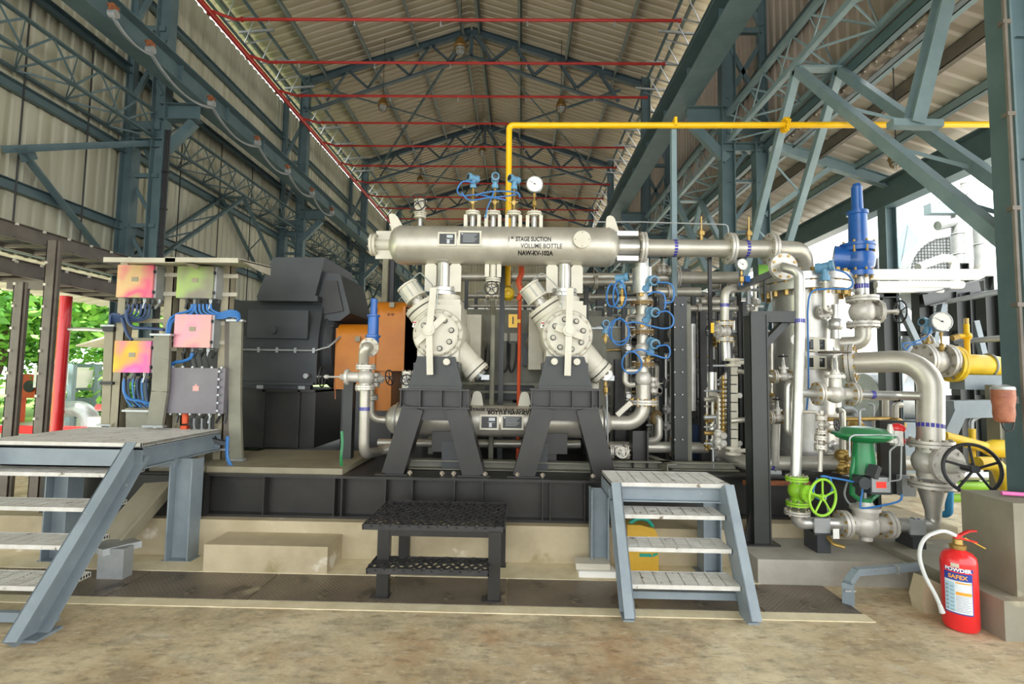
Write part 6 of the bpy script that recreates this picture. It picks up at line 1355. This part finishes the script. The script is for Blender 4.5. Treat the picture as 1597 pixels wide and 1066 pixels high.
for (a_, b_, c_, d_) in ((742, 545, 756, 600), (815, 520, 838, 570), (757, 600, 838, 622)):
    x0, x1 = at(a_, b_, 6.15).x, at(c_, d_, 6.15).x; bx.bb(x0, x1, 6.12, 6.2, at(a_, d_, 6.15).z, at(a_, b_, 6.15).z)
ONE('dark_cover_box', bx, 'plate_black', 'dark boxes standing in for shaded gaps on the crankcase front between the cylinders', 'cover')  # dark boxes drawn where the crankcase front only has shaded openings
r = MB()
for py in (598, 611, 630): z = at(790, py, 6.0).z; r.bb(-1.1, 1.15, 5.97, 6.03, z - .015, z + .015)
for x in (-1.05, .2, 1.1): r.bb(x - .03, x + .03, 5.98, 6.02, .7, at(790, 598, 6.0).z)
ONE('rail_frame', r, 'olive_grey', 'low olive rail frame in front of the crankcase', 'rail')
plain('lube_pipe', 'dark silver pipe running low behind the A-frames', 'pipe', [at(590, 690, 5.6), at(905, 692, 5.6)], .045, 'silver', n=12)
plain('lube_pipe', 'orange-brown pipe lying on the skid deck behind the A-frames', 'pipe', [at(640, 722, 5.3), at(850, 726, 5.3)], .03, 'rust', n=8)
ONE('floor_channel', MB().chan(at(635, 722, 5.05), at(930, 728, 5.05), .09, .12), 'olive_grey', 'olive channel bar lying across the deck behind the A-frame feet', 'channel bar')
for i, (px, lab) in enumerate(((706, 'first grey post pad under the discharge bottle'), (838, 'second grey post pad under the discharge bottle'))):
    q = at(px, 720, 5.1); ONE('post_pad', MB().bb(q.x - .1, q.x + .1, 5.02, 5.2, .7, .98), 'motor_grey', lab, 'support block')
# cream pipe from the second cylinder to the discharge bottle, with gauge
spool('cream_pipe', 'cream pipe with blue tape dropping from the second cylinder to the discharge bottle', 'pipe', [at(926, 560, 5.15), at(926, 640, 5.18)], .055, 'cream', bands=((0, .78),))
gauge('pressure_gauge', 'grey dial gauge low beside the cream pipe', at(945, 583, 5.0), (0, -1, .1), .068, .15)
plain('gauge_line', 'thin tube from the low gauge down to the skid', 'tube', [at(946, 600, 5.03), at(948, 690, 5.03)], .008, 'galv', n=6)
valve('small_valve', 'small valve with cream round handle low beside the A-frame foot', at(965, 704, 5.0), (1,0,0), (0,-1,.1), .035, .15, .16, .05, wm='cream', R=.07)
cover('olive plate panel standing beside the second cylinder', [(930, 512), (930, 560), (930, 716)], 30, 5.9)
# ================================================================== valve stack with transmitters
Y = 5.25
t = spool('valve_stack', 'upright silver pipe stack with rusty gold flanges above the discharge elbow', 'pipe', [at(1003, 618, Y), at(1001, 420, Y)], .06, 'silver', fl=((0, .25, .12), (0, .5, .12), (0, .73, .12)), bm='bolt', fm='rust_gold')
a_, b_ = at(1002, 458, Y), at(1001, 418, Y); P('sleeve', MB().cyl(a_, b_, .1, n=24).cyl(b_, b_ + V((0,0,.1)), .07, n=16), 'silver_bright', t)
for px, py in ((1003, 500), (1003, 545), (1003, 590)): q = at(px, py, Y); P('valve_body', MB().ball(q, .085, 16, (1, 1, 1.15)), 'valve_cast', t)
q = at(1003, 578, Y); P('side_branch', MB().tube(fillet([q + V((-.0,0,0)), at(985, 578, Y), at(975, 578, Y), at(975, 600, Y), at(990, 600, Y)], .05), .03, 10), 'silver', t)
transmitter('pale blue transmitter high on the valve stack', at(1016, 437, Y - .12), (.15, -.95, -.2), .065, .2, (-.4, .3, -.6))
transmitter('pale blue transmitter at the middle of the valve stack', at(1017, 486, Y - .12), (.2, -.95, -.2), .065, .2, (-.4, .3, -.6))
transmitter('pale blue transmitter low on the valve stack', at(1018, 534, Y - .12), (.1, -.95, -.25), .065, .24, (-.2, .2, -.9))
transmitter('pale blue transmitter pointing away beside the second cylinder', at(970, 433, 5.3), (.9, -.4, .1), .06, .3)
transmitter('small round blue junction head by the olive plate', at(944, 505, 5.2), (0, -1, 0), .05, .2)
lp = [((955, 460), 9, 18), ((966, 459), 10, 22), ((965, 515), 16, 18), ((967, 517), 14, 21), ((985, 565), 15, 17)]
tb = MB()
for i, (c_, rx_, ry_) in enumerate(lp):
    q = at(c_[0], c_[1], Y - .2 - .012*i); tb.tube([q + V((sz(rx_, 5)*math.cos(a*math.pi/12), .03*math.sin(a*.5), sz(ry_, 5)*math.sin(a*math.pi/12))) for a in range(24)], .0085, 6, closed=True)
ONE('coiled_tubing', tb, 'cable_blue', 'bright blue tubing coiled in loops beside the valve stack', 'tubing')
tb = MB()
for pts in (((1024, 440), (1045, 442), (1051, 455), (1048, 470), (1035, 472)), ((1010, 460), (1020, 455), (1034, 458), (1038, 470), (1036, 482)), ((1024, 488), (1040, 485), (1050, 495), (1048, 508), (1035, 512), (1015, 508), (990, 502), (975, 505)), ((1024, 540), (1040, 538), (1045, 548), (1040, 558), (1020, 553), (1000, 545), (985, 548))):
    tb.tube(smooth_path([at(*p_, Y - .22) for p_ in pts]), .009, 6)
ONE('impulse_tubing', tb, 'cable_blue', 'blue tubing arching off the transmitters of the valve stack', 'tubing')
valve('small_valve', 'black wheel valve by the lower flange of the valve stack', at(1018, 600, 5.3), (0,0,1), (.8, -.5, .2), .03, .12, .13, .055, R=.055)
spool('hook_pipe', 'dark hooked pipe with gold flange beneath the valve stack', 'pipe', [at(1020, 650, 5.45), at(1028, 652, 5.4), at(1028, 685, 5.4), at(1008, 688, 5.45)], .038, 'silver', .08, fl=((0, .4, .08),), fm='rust_gold')
q = at(997, 690, 5.2); t = T('elbow_support', 'black support post under the discharge elbow', 'post', (q.x, 5.2, .7)); P('post', MB().ibeam((q.x, 5.22, .7), (q.x, 5.22, ZD - .08), .16, .16, (1,0,0)), 'black_paint', t); P('brace_arm', MB().bar(at(962, 647, 5.1), at(984, 627, 5.1), .03, .05), 'cream', t)
# ================================================================== panels and posts of the piping skid
def post(px0, px1, py0, py1, Y, m, lab, foot=None, name='rack_post'):
    x0, x1 = at(px0, py0, Y).x, at(px1, py0, Y).x; z1 = at(px0, py0, Y).z; z0 = .72 if foot is None else foot; x = (x0 + x1)/2; w_ = x1 - x0
    t = T(name, lab, 'post', (x, Y, z0)); P('post', MB().ibeam((x, Y, z0), (x, Y, z1), w_*.9, w_, (0,1,0), .01, .01) if w_ > .06 else MB().bb(x0, x1, Y - w_/2, Y + w_/2, z0, z1), m, t)
    P('base_plate', MB().bb(x - w_*.9, x + w_*.9, Y - w_*.9, Y + w_*.9, z0, z0 + .012), m, t); return t
t = post(1048, 1068, 463, 720, 5.35, 'dark_post', 'broad dark panel post with bolts beside the valve stack'); b_ = MB()
for k in range(7): q = at(1052, 475 + k*35, 5.27); q2 = at(1064, 475 + k*35, 5.27); b_.hexbolt(q, (0,-1,0), .008, .012).hexbolt(q2, (0,-1,0), .008, .012)
P('bolt', b_, 'galv', t)
post(1069, 1076, 475, 720, 5.4, 'olive_grey', 'slim olive post next to the broad dark panel post')
post(1090, 1100, 485, 690, 5.5, 'black_paint', 'black square post in the middle of the pipe cluster')
post(1104, 1109, 400, 720, 5.3, 'black_paint', 'tall thin black post reaching up to the suction pipe')
post(1157, 1163, 470, 700, 5.6, 'dark_post', 'dark post behind the level gauge')
post(958, 972, 560, 720, 5.8, 'black_paint', 'black post in shadow beside the low gauge')
post(1060, 1075, 420, 700, 7.4, 'dark_post', 'dark rack post further back in the pipe cluster')
post(930, 942, 425, 640, 7.6, 'dark_post', 'dark rack post behind the olive plate panel')
post(598, 606, 404, 600, 8.2, 'tan_steel', 'tan post behind the orange guard', .0); post(608, 616, 404, 600, 8.3, 'black_paint', 'black post behind the orange guard', 0.0)
plain('blue_pale_pipe', 'pale blue vertical pipe between the olive and black posts', 'pipe', [at(1080, 505, 5.45), at(1080, 640, 5.45)], .035, 'silver_bright', n=10)
for i, (py, x0, x1, Yp, r, lab) in enumerate(((432, 690, 1008, 7.2, .06, 'long silver pipe passing behind both cylinders'), (461, 730, 835, 7.6, .04, 'thin silver pipe behind the drain valve'), (477, 728, 850, 7.3, .025, 'thinner lower silver pipe behind the drain valve'), (433, 1015, 1150, 6.0, .075, 'thick silver pipe behind the tall pale post'), (455, 1022, 1092, 5.9, .055, 'silver pipe below the thick one behind the tall pale post'), (481, 1064, 1150, 5.7, .035, 'thin silver pipe across the black posts'), (470, 1092, 1128, 5.8, .05, 'short silver pipe beside the tall thin post'), (440, 905, 985, 6.2, .05, 'silver pipe behind the second cylinder actuator'), (463, 900, 960, 6.4, .035, 'thin silver pipe behind the second cylinder'), (445, 1105, 1160, 6.4, .05, 'silver pipe end under the suction spool'))):
    t = spool('rack_pipe', lab, 'pipe', [at(x0, py, Yp), at(x1, py, Yp)], r, 'silver', fl=((0, .3, r*1.7),), n=14)
    for f_ in (.12, .85):
        q = at(x0, py, Yp).lerp(at(x1, py, Yp), f_); P('support_leg', MB().bb(q.x - .025, q.x + .025, Yp - .02, Yp + .03, .7, q.z - r*.8), 'dark_post', t)
valve('small_valve', 'silver rack valve on the thick pipe behind the tall pale post', at(1035, 422, 5.9), (1,0,0), (0,0,1), .03, .12, .16, .04, R=.06)
gauge('pressure_gauge', 'grey backed gauge hanging under the suction spool', at(1158, 412, 5.0), (.2, -1, 0), .06, .15)
ONE('blue_gauge_cock', MB().cyl(at(1156, 424, 5.05), at(1156, 446, 5.05), .022, n=10).box(at(1165, 435, 5.05), (.05, .04, .06)), 'valve_blue', 'blue gauge cock under the grey backed gauge', 'valve')
q = at(1193, 422, 5.4); t = T('green_sign', 'small pale green sign board under the suction elbow', 'sign', q); P('board', MB().box((q.x, 5.4, q.z), (.14, .012, .13)), 'leaf', t); P('stay', MB().bar((q.x, 5.41, q.z), (q.x, 5.41, at(1193, 470, 5.4).z), .02, .02, (0,1,0)), 'dark_post', t)
plain('diagonal_brace', 'dark diagonal brace rising to the suction elbow flange', 'brace', [at(1152, 448, 5.2), at(1214, 422, 5.0)], .045, 'dark_post', n=4)
# level control column
Y = 5.1
spool('control_riser', 'silver elbow pipe turning down to the brass-flanged control valve', 'pipe', [at(1165, 448, Y + .3), at(1130, 452, Y), at(1130, 500, Y)], .042, 'silver', .1, bands=((1, .5),))
valve('control_valve_small', 'brass-flanged silver valve under the elbow with yellow tag', at(1130, 517, Y), (0,0,1), (-1,-.4,0), .045, .16, .2, .05, R=.085, bm='brass')
spool('reducer_leg', 'tapering silver leg below the brass-flanged valve', 'pipe', [at(1131, 530, Y), at(1133, 562, Y)], .045, 'silver_bright')
ONE('yellow_tag', MB().box(at(1111, 511, Y - .15), (.03, .01, .1)), 'yellow', 'yellow tag on the tall thin black post', 'tag')
t = T('level_gauge', 'upright sight level gauge with cream segments between steel end valves', 'level gauge', at(1143, 715, 4.95)); Yl = 4.95
sg = MB()
for k in range(9):
    a_ = at(1144, 578 + k*14, Yl); sg.box(a_, (.065, .05, sz(12, Yl)))
P('sight_glass', sg, 'cream', t); z0_, z1_ = at(1136, 700, Yl), at(1136, 572, Yl); P('side_frame', MB().bar(z0_, z1_, .02, .03, (0,1,0)).bar(at(1144, 700, Yl) + V((0,.01,0)), at(1144, 572, Yl) + V((0,.01,0)), .05, .04, (0,1,0)), 'motor_grey', t)
for py in (565, 702): q = at(1143, py, Yl); P('end_valve', MB().lathe(q, (0,0,1), [(-.04, .07), (-.015, .07), (-.015, .03), (.015, .03), (.015, .07), (.04, .07)], 18).cyl(q, q + V((.16, 0, 0)), .02, n=8), 'cream', t)
co = MB()
for k in range(12): q = at(1128, 592 + k*7, Yl + .02); co.ring(q, (0,0,1), .028, .009, 14, 5)
co.cyl(at(1128, 585, Yl + .02), at(1128, 680, Yl + .02), .012, n=6); P('coil', co, 'brass', t)
plain('oil_pot', 'small silver pot vessel with pointed base in the pipe cluster', 'vessel', [at(1111, 580, 5.2), at(1111, 608, 5.2)], .045, 'silver_bright', n=14); plain('pot_drain', 'thin drain tube under the small silver pot', 'tube', [at(1111, 606, 5.2), V((at(1111, 606, 5.2).x, 5.2, .72))], .012, 'galv', n=6)
t = T('pump_motor', 'dark blue small motor on the skid behind the level gauge lines', 'motor', at(1065, 660, 6.0)); q = at(1068, 640, 6.0)
P('body', MB().lathe(q + V((0, -.1, 0)), (0,1,0), [(0, .08), (.01, .14), (.3, .14), (.31, .1)], 20).box(q + V((0, .0, -.35)), (.25, .3, .4)), 'cable_dark_blue', t); P('fan_cover', MB().lathe(q + V((0, -.14, 0)), (0,1,0), [(0, .1), (.06, .15)], 20), 'plate_black', t)
# low pipe along the deck into a tee
t = spool('deck_pipe', 'long brownish silver pipe lying along the piping skid deck', 'pipe', [at(925, 696, 5.5), at(1116, 698, 5.5)], .06, 'silver', fl=((0, .66, .12),), bm='brass')
spool('deck_tee', 'thick silver pipe leaving a collar towards the viewer beside the bracket post', 'pipe', [at(1118, 700, 5.5), at(1150, 716, 5.2), at(1196, 735, 4.95)], .075, 'silver', fl=((0, .3, .12),))
spool('deck_branch', 'slanting silver branch rising from the deck pipe to the level gauge', 'pipe', [at(1110, 698, 5.5), at(1128, 678, 5.3), at(1140, 660, 5.2)], .035, 'silver')
# instrument racks: bundles of small lines welded together
def rack(lab, px0, px1, py0, py1, Yr, seed, nv, nh):
    k = random.Random(seed); t = T('instrument_rack', lab, 'instrument piping', at((px0+px1)/2, py1, Yr))
    for i in range(nv):
        px = px0 + (px1-px0)*(i + .5 + k.uniform(-.3, .3))/nv; a_ = py0 + k.uniform(0, .25)*(py1-py0); Yq = Yr + k.uniform(-.15, .3); r = k.choice((.012, .018, .024, .03))
        mb = MB().tube(fillet([at(px, py1, Yq), at(px, a_, Yq), at(px + k.choice((-1,1))*k.uniform(6, 20), a_, Yq)], .05), r, 8); po = P('upright_pipe', mb, k.choice(('silver', 'silver_bright', 'galv')), t)
        v = MB()
        for _ in range(2):
            q = at(px, a_ + k.uniform(.15, .95)*(py1 - a_), Yq); v.ball(q, r*2.2 + .008, 10).lathe(q, (0,0,1), [(-.05, r*2), (-.035, r*2), (-.035, r), (.035, r), (.035, r*2), (.05, r*2)], 10).cyl(q, q + V((0, -.1, 0)), .008, n=6).lathe(q + V((0, -.1, 0)), (0,-1,0), [(0, .03), (.01, .03)], 10)
        P('fitting', v, k.choice(('valve_cast', 'brass', 'silver_bright')), po)
    for i in range(nh):
        py = py0 + (py1-py0)*(i + .5 + k.uniform(-.3, .3))/nh; Yq = Yr + k.uniform(-.1, .25); r = k.choice((.01, .014, .02))
        P('level_pipe', MB().tube([at(px0, py, Yq), at(px1, py + k.uniform(-2, 2), Yq)], r, 7), k.choice(('silver', 'galv', 'brass')), t)
    return t
rack('rack of small silver lines and valves between the black post and the level gauge', 1098, 1150, 560, 695, 5.6, 3, 7, 6)
rack('rack of small lines behind the valve stack', 1008, 1050, 540, 690, 5.9, 5, 6, 4)
rack('rack of small lines between the dark bracket post and the scrubber', 1165, 1215, 500, 700, 5.9, 8, 5, 4)
rack('rack of small lines above the pump motor behind the dark panel post', 1066, 1105, 440, 620, 6.3, 11, 6, 5)
rack('rack of small lines under the suction spool', 1110, 1185, 440, 560, 6.1, 14, 6, 5)
rack('rack of small lines beside the second cylinder', 930, 990, 460, 640, 6.3, 17, 6, 5)
rack('rack of small lines behind the control valve actuator', 1290, 1400, 615, 740, 5.1, 21, 7, 5)
rack('rack of small lines between the cylinders further back', 735, 830, 425, 700, 8.55, 25, 6, 5)
valve('small_valve', 'black wheel valve high on the back pipe between the cylinders', at(785, 432, 7.2), (1,0,0), (0,-1,.2), .05, .2, .2, .09, m='gasket', R=.1)
# second machine set further back
t = T('rear_compressor', 'second compressor set standing in the dark behind the first one', 'compressor', (-.4, 10.4, 0))
P('skid', MB().bb(-4, 3.2, 9.7, 12.5, 0, .72), 'black_paint', t); P('casing', MB().bb(-1.2, 1.3, 10.2, 11.6, .72, 2.5), 'olive_grey', t)
P('bottle', MB().lathe((-1.6, 10.2, 2.95), (1,0,0), [(0, .0), (.05, .15), (.12, .2), (2.9, .2), (3.0, .15), (3.05, 0)], 28), 'silver', t)
P('motor', MB().bb(-3.6, -2.0, 10.1, 11.4, .72, 2.6), 'motor_grey', t); P('panel', MB().bb(1.5, 3.1, 10.0, 10.4, .72, 2.75), 'dark_post', t)
P('neck', MB().cyl((-.9, 10.2, 2.4), (-.9, 10.2, 2.9), .1).cyl((.8, 10.2, 2.4), (.8, 10.2, 2.9), .1), 'cream_dark', t)
t = T('rear_vessel', 'grey vessel standing behind the level gauge', 'pressure vessel', (at(1165, 560, 6.6).x, 6.6, .72)); X = at(1165, 560, 6.6).x
P('shell', MB().lathe((X, 6.6, .72), (0,0,1), [(0, .3), (1.25, .3), (1.4, .22), (1.48, .0)], 28), 'silver', t); P('frame_plate', MB().bb(X - .15, X - .12, 6.26, 6.3, 1.3, 1.75).bb(X + .12, X + .15, 6.26, 6.3, 1.3, 1.75), 'white', t)
t = T('rear_piping_frame', 'dark steel frame with pipes behind the scrubber', 'pipe rack', (2.9, 8.2, .7))
f = MB()
for x in (.95, 2.2, 3.4): f.ibeam((x, 8.3, .7), (x, 8.3, 3.0), .14, .14, (1,0,0))
for z in (1.5, 2.3, 2.95): f.ibeam((.95, 8.3, z), (3.4, 8.3, z), .12, .1)
P('frame', f, 'dark_post', t)
for i in range(8): P('pipe', MB().cyl((.7, 8.1 - .1*(i % 2), 1.05 + i*.26), (3.6, 8.1 - .1*(i % 2), 1.05 + i*.26), .035 + .03*(i % 3), n=12), ['silver', 'silver_bright', 'galv'][i % 3], t)
for i, (a_, b_, m, lab) in enumerate(((1008, 1046, 'dark_post', 'added dark backing box behind the valve stack'), (1076, 1128, 'black_paint', 'added black backing box behind the pump motor'), (1136, 1196, 'dark_post', 'added dark grey backing box behind the bracket post'))):
    x0, x1 = at(a_, 480, 7.75).x, at(b_, 480, 7.75).x; z1 = at(a_, 474 + 6*i, 7.75).z; t = T('added_dark_box', lab, 'cabinet', ((x0+x1)/2, 7.75, .72))
    P('body', MB().bb(x0, x1, 7.75, 8.2, .72, z1), m, t); P('door', MB().bb(x0 + .04, x1 - .04, 7.735, 7.75, .8, z1 - .06), 'black_paint', t); P('handle', MB().bb(x1 - .1, x1 - .08, 7.71, 7.735, 1.5, 1.65), 'galv', t)  # boxes added to darken the pipe cluster and close off the bright background
rack('rack of slim lines in front of the added dark boxes', 1010, 1190, 470, 690, 7.0, 31, 9, 6)
rack('rack of fine tubes beside the coil of the level gauge', 1098, 1128, 600, 700, 5.15, 37, 4, 7)
post(1018, 1024, 430, 720, 6.6, 'black_paint', 'thin black post between the valve stack and the broad panel post')
post(1150, 1155, 460, 720, 6.0, 'black_paint', 'thin black post just behind the level gauge')
# ================================================================== yard on the piping side: fan cooler and ducts
Y = 10.5
def fan(px, py, Rpx, Yf, lab):
    c = at(px, py, Yf); R = sz(Rpx, Yf); t = T('cooling_fan', lab, 'cooling fan', (c.x, Yf, c.z - R)); zf = (0, -1, 0)
    P('ring', MB().ring(c, zf, R, .03, 40, 8).lathe(c, (0,1,0), [(0, R*1.0), (.35, R*1.02)], 40), 'galv', t)
    g = MB(); n = 13
    for k in range(-n, n + 1):
        d = R*k/n; h = math.sqrt(max(0, R*R - d*d))
        if h > .02: g.cyl((c.x + d, Yf - .02, c.z - h), (c.x + d, Yf - .02, c.z + h), .008, n=4).cyl((c.x - h, Yf - .025, c.z + d), (c.x + h, Yf - .025, c.z + d), .008, n=4)
    P('wire_grille', g, 'plate_black', t); P('stay', MB().bar((c.x, Yf - .06, c.z - R), (c.x, Yf - .06, c.z + R), .03, .04, (0,1,0)).bar((c.x + R*.45, Yf - .06, c.z - R*.8), (c.x + R*.45, Yf - .06, c.z + R*.8), .03, .04, (0,1,0)), 'galv', t)
    b = MB()
    for k in range(4): a = k*math.pi/2 + .5; b.prism([(.06, -.05), (R*.9, -.16), (R*.9, .1), (.06, .05)], Matrix.Translation((c.x, Yf + .15, c.z)) @ Matrix(((1,0,0,0),(0,0,-1,0),(0,1,0,0),(0,0,0,1))) @ Matrix.Rotation(a, 4, 'Z') @ Matrix.Rotation(.4, 4, 'X'), .02)
    P('blade', b, 'motor_grey', t); P('hub', MB().cyl((c.x, Yf + .02, c.z), (c.x, Yf + .3, c.z), .12, n=16), 'motor_grey', t); return c, R
c1, R1 = fan(1482, 432, 64, Y, 'larger fan with wire grille in the yard beside the galvanised ducts'); c2, R2 = fan(1368, 432, 30, Y + 1.2, 'smaller fan with wire grille behind the blue relief valve')
t = T('fan_cooler', 'galvanised cooler housing with triangular gussets behind the white pipes', 'air cooler', ((c1.x + c2.x)/2, Y + 1.5, 0))
x0, x1 = at(1330, 440, Y + .4).x, at(1530, 440, Y + .4).x; zc_ = c1.z - R1
P('housing', MB().bb(x0, x1, Y + .45, Y + 3, .9, 2.2), 'galv', t); P('gusset', MB().prism([(q.x, q.z) for q in (at(1395, 412, Y), at(1432, 336, Y), at(1419, 412, Y))], Matrix(((1,0,0,0),(0,0,-1,Y + .3),(0,1,0,0),(0,0,0,1))), .05).prism([(q.x, q.z) for q in (at(1419, 412, Y), at(1432, 336, Y), at(1455, 372, Y), at(1432, 412, Y))], Matrix(((1,0,0,0),(0,0,-1,Y + .36),(0,1,0,0),(0,0,0,1))), .03), 'transmitter_pale' if 'transmitter_pale' in MATS else 'pale_steel', t)
lg = MB()
for x in (x0 + .2, (x0 + x1)/2, x1 - .2): lg.bb(x - .08, x + .08, Y + .5, Y + .66, 0, .9)
P('leg', lg, 'dark_post', t)
P('fan_bracket', MB().bb(c1.x - R1, c1.x + R1, Y + .1, Y + .5, c1.z - R1 - .1, c1.z - R1 + .05).bb(c2.x - R2, c2.x + R2, Y + .3, Y + 1.5, c2.z - R2 - .1, c2.z - R2 + .05), 'galv', t)
for i, (px, py0, py1, rpx, Yd, lab) in enumerate(((1498, 318, 412, 10, 9.6, 'galvanised round duct beside the larger fan'), (1535, 330, 432, 11, 9.2, 'tall galvanised round duct close to the steel column'), (1512, 285, 420, 7, 9.9, 'slim galvanised stack between the round ducts'))):
    q0, q1 = at(px, py1, Yd), at(px, py0, Yd); r = sz(rpx, Yd); t = T('exhaust_duct', lab, 'duct', (q0.x, Yd, 0))
    P('duct', MB().cyl((q0.x, Yd, q0.z), (q0.x, Yd, q1.z), r, n=22).lathe((q0.x, Yd, q1.z), (0,0,1), [(-.02, r*1.1), (.02, r*1.1)], 22), 'galv', t); P('stand_post', MB().ibeam((q0.x, Yd, 0), (q0.x, Yd, q0.z), r*1.4, r*1.4, (1,0,0)), 'dark_post', t)
    s_ = MB()
    for k in range(3): s_.ring((q0.x, Yd, q0.z + (q1.z - q0.z)*(k + .5)/3), (0,0,1), r, .012, 22, 5)
    P('seam', s_, 'galv', t)
    if i == 0: P('elbow', MB().tube(fillet([(q0.x, Yd, q1.z - .6), (q0.x, Yd, at(1498, 345, Yd).z), at(1462, 352, Yd)], .2), r*.75, 16), 'galv', t); P('top_box', MB().bar(at(1446, 326, Yd), at(1490, 326, Yd), .18, .2), 'pale_steel', t)
    if i == 2: P('slanting_pipe', MB().tube([at(1465, 320, Yd - .2), at(1518, 290, Yd), at(1550, 262, Yd + .3)], .07, 12), 'galv', t)
for i, (py, x0_, x1_, r, lab) in enumerate(((428, 1352, 1528, .085, 'thick white pipe crossing the yard below the fans'), (444, 1365, 1500, .06, 'middle white pipe below the thick white pipe'), (453, 1365, 1470, .035, 'thin white pipe lowest of the three below the fans'))):
    Yp = 7.6; spool('white_yard_pipe', lab, 'pipe', [at(x0_, py, Yp), at(x1_, py, Yp)] + ([at(1530, 415, Yp)] if i == 0 else []), r, 'white', .1, n=16)
spool('fan_pipe', 'white pipe with a bend below the larger fan', 'pipe', [at(1432, 416, 9.0), at(1470, 402, 9.0), at(1488, 404, 9.0), at(1489, 425, 9.0), V((at(1489, 425, 9.0).x, 9.0, 0))], .07, 'white', .15)
t = T('yard_rack', 'black steel yard pipe rack carrying the white pipes', 'pipe rack', at(1480, 460, 7.7))
q0, q1 = at(1440, 468, 7.5), at(1528, 446, 7.9); f = MB().ibeam(q0, q1, .2, .16)
for px in (1442, 1500, 1545, 1386): q = at(px, 455, 7.7); f.ibeam((q.x, 7.75, 0), (q.x, 7.75, q.z), .22, .16, (1,0,0))
f.ibeam(at(1362, 455, 7.75), at(1400, 455, 7.75), .2, .16).bar(at(1355, 452, 7.7), at(1372, 452, 7.7), .12, .22)
for py in (520, 560, 620): f.bar(at(1386, py, 7.8), at(1545, py, 7.8), .06, .08)
P('frame', f, 'plate_black', t); P('brace', MB().bar(at(1470, 475, 7.7), at(1440, 600, 7.7), .1, .08).bar(at(1520, 500, 7.7), at(1545, 600, 7.7), .08, .08).bar(at(1400, 470, 7.7), at(1442, 560, 7.7), .08, .08), 'grey_paint', t)
for i, (a_, b_) in enumerate((((1480, 470), (1572, 452)), ((1492, 533), (1576, 526)))):
    plain('guard_rail', ['upper grey guard rail reaching the steel column above the thick gas pipe', 'lower grey guard rail behind the yellow vent valve'][i], 'rail', [at(*a_, 6.2), at(*b_, 4.6)], .03, 'grey_paint', n=8)
t = T('grey_tank', 'pale grey tank in the yard behind the steel column', 'tank', (at(1572, 500, 11).x, 11, 0)); X = at(1575, 500, 11).x
P('shell', MB().lathe((X, 11, 0), (0,0,1), [(0, .7), (2.7, .7), (3.2, .3), (3.25, .0)], 28), 'galv', t)
t = T('yard_unit', 'grey galvanised machine unit under the white pipes in the yard', 'machine', (at(1420, 560, 9.2).x, 9.6, 0)); X = at(1415, 560, 9.2).x
P('base', MB().bb(X - .9, X + .7, 9.2, 10.2, 0, .9), 'grey_paint', t); P('barrel', MB().cyl((X - .6, 9.5, 1.35), (X + .5, 9.5, 1.35), .42, n=24).cyl((X - .2, 9.3, 1.5), (X + .2, 9.3, 2.5), .15, n=14), 'galv', t)
for i in range(4):
    Yb = 10.62 + .15*(i % 2); plain('yard_header', f'{ORD[i]} pale level pipe low in the yard, counted upward', 'pipe', [at(1300, 700 - i*28, Yb), at(1560, 700 - i*28, Yb)], .05, ['silver_bright', 'white', 'galv', 'silver_bright'][i], n=10)
t = T('yard_pipe_stand', 'pale steel stand holding the level yard pipes', 'pipe stand', (at(1400, 640, 11).x, 11.1, 0)); f = MB()
for px in (1310, 1420, 1550): x = at(px, 640, 11).x; f.bb(x - .06, x + .06, 10.5, 10.9, 0, 1.3)
P('stand', f, 'galv', t)
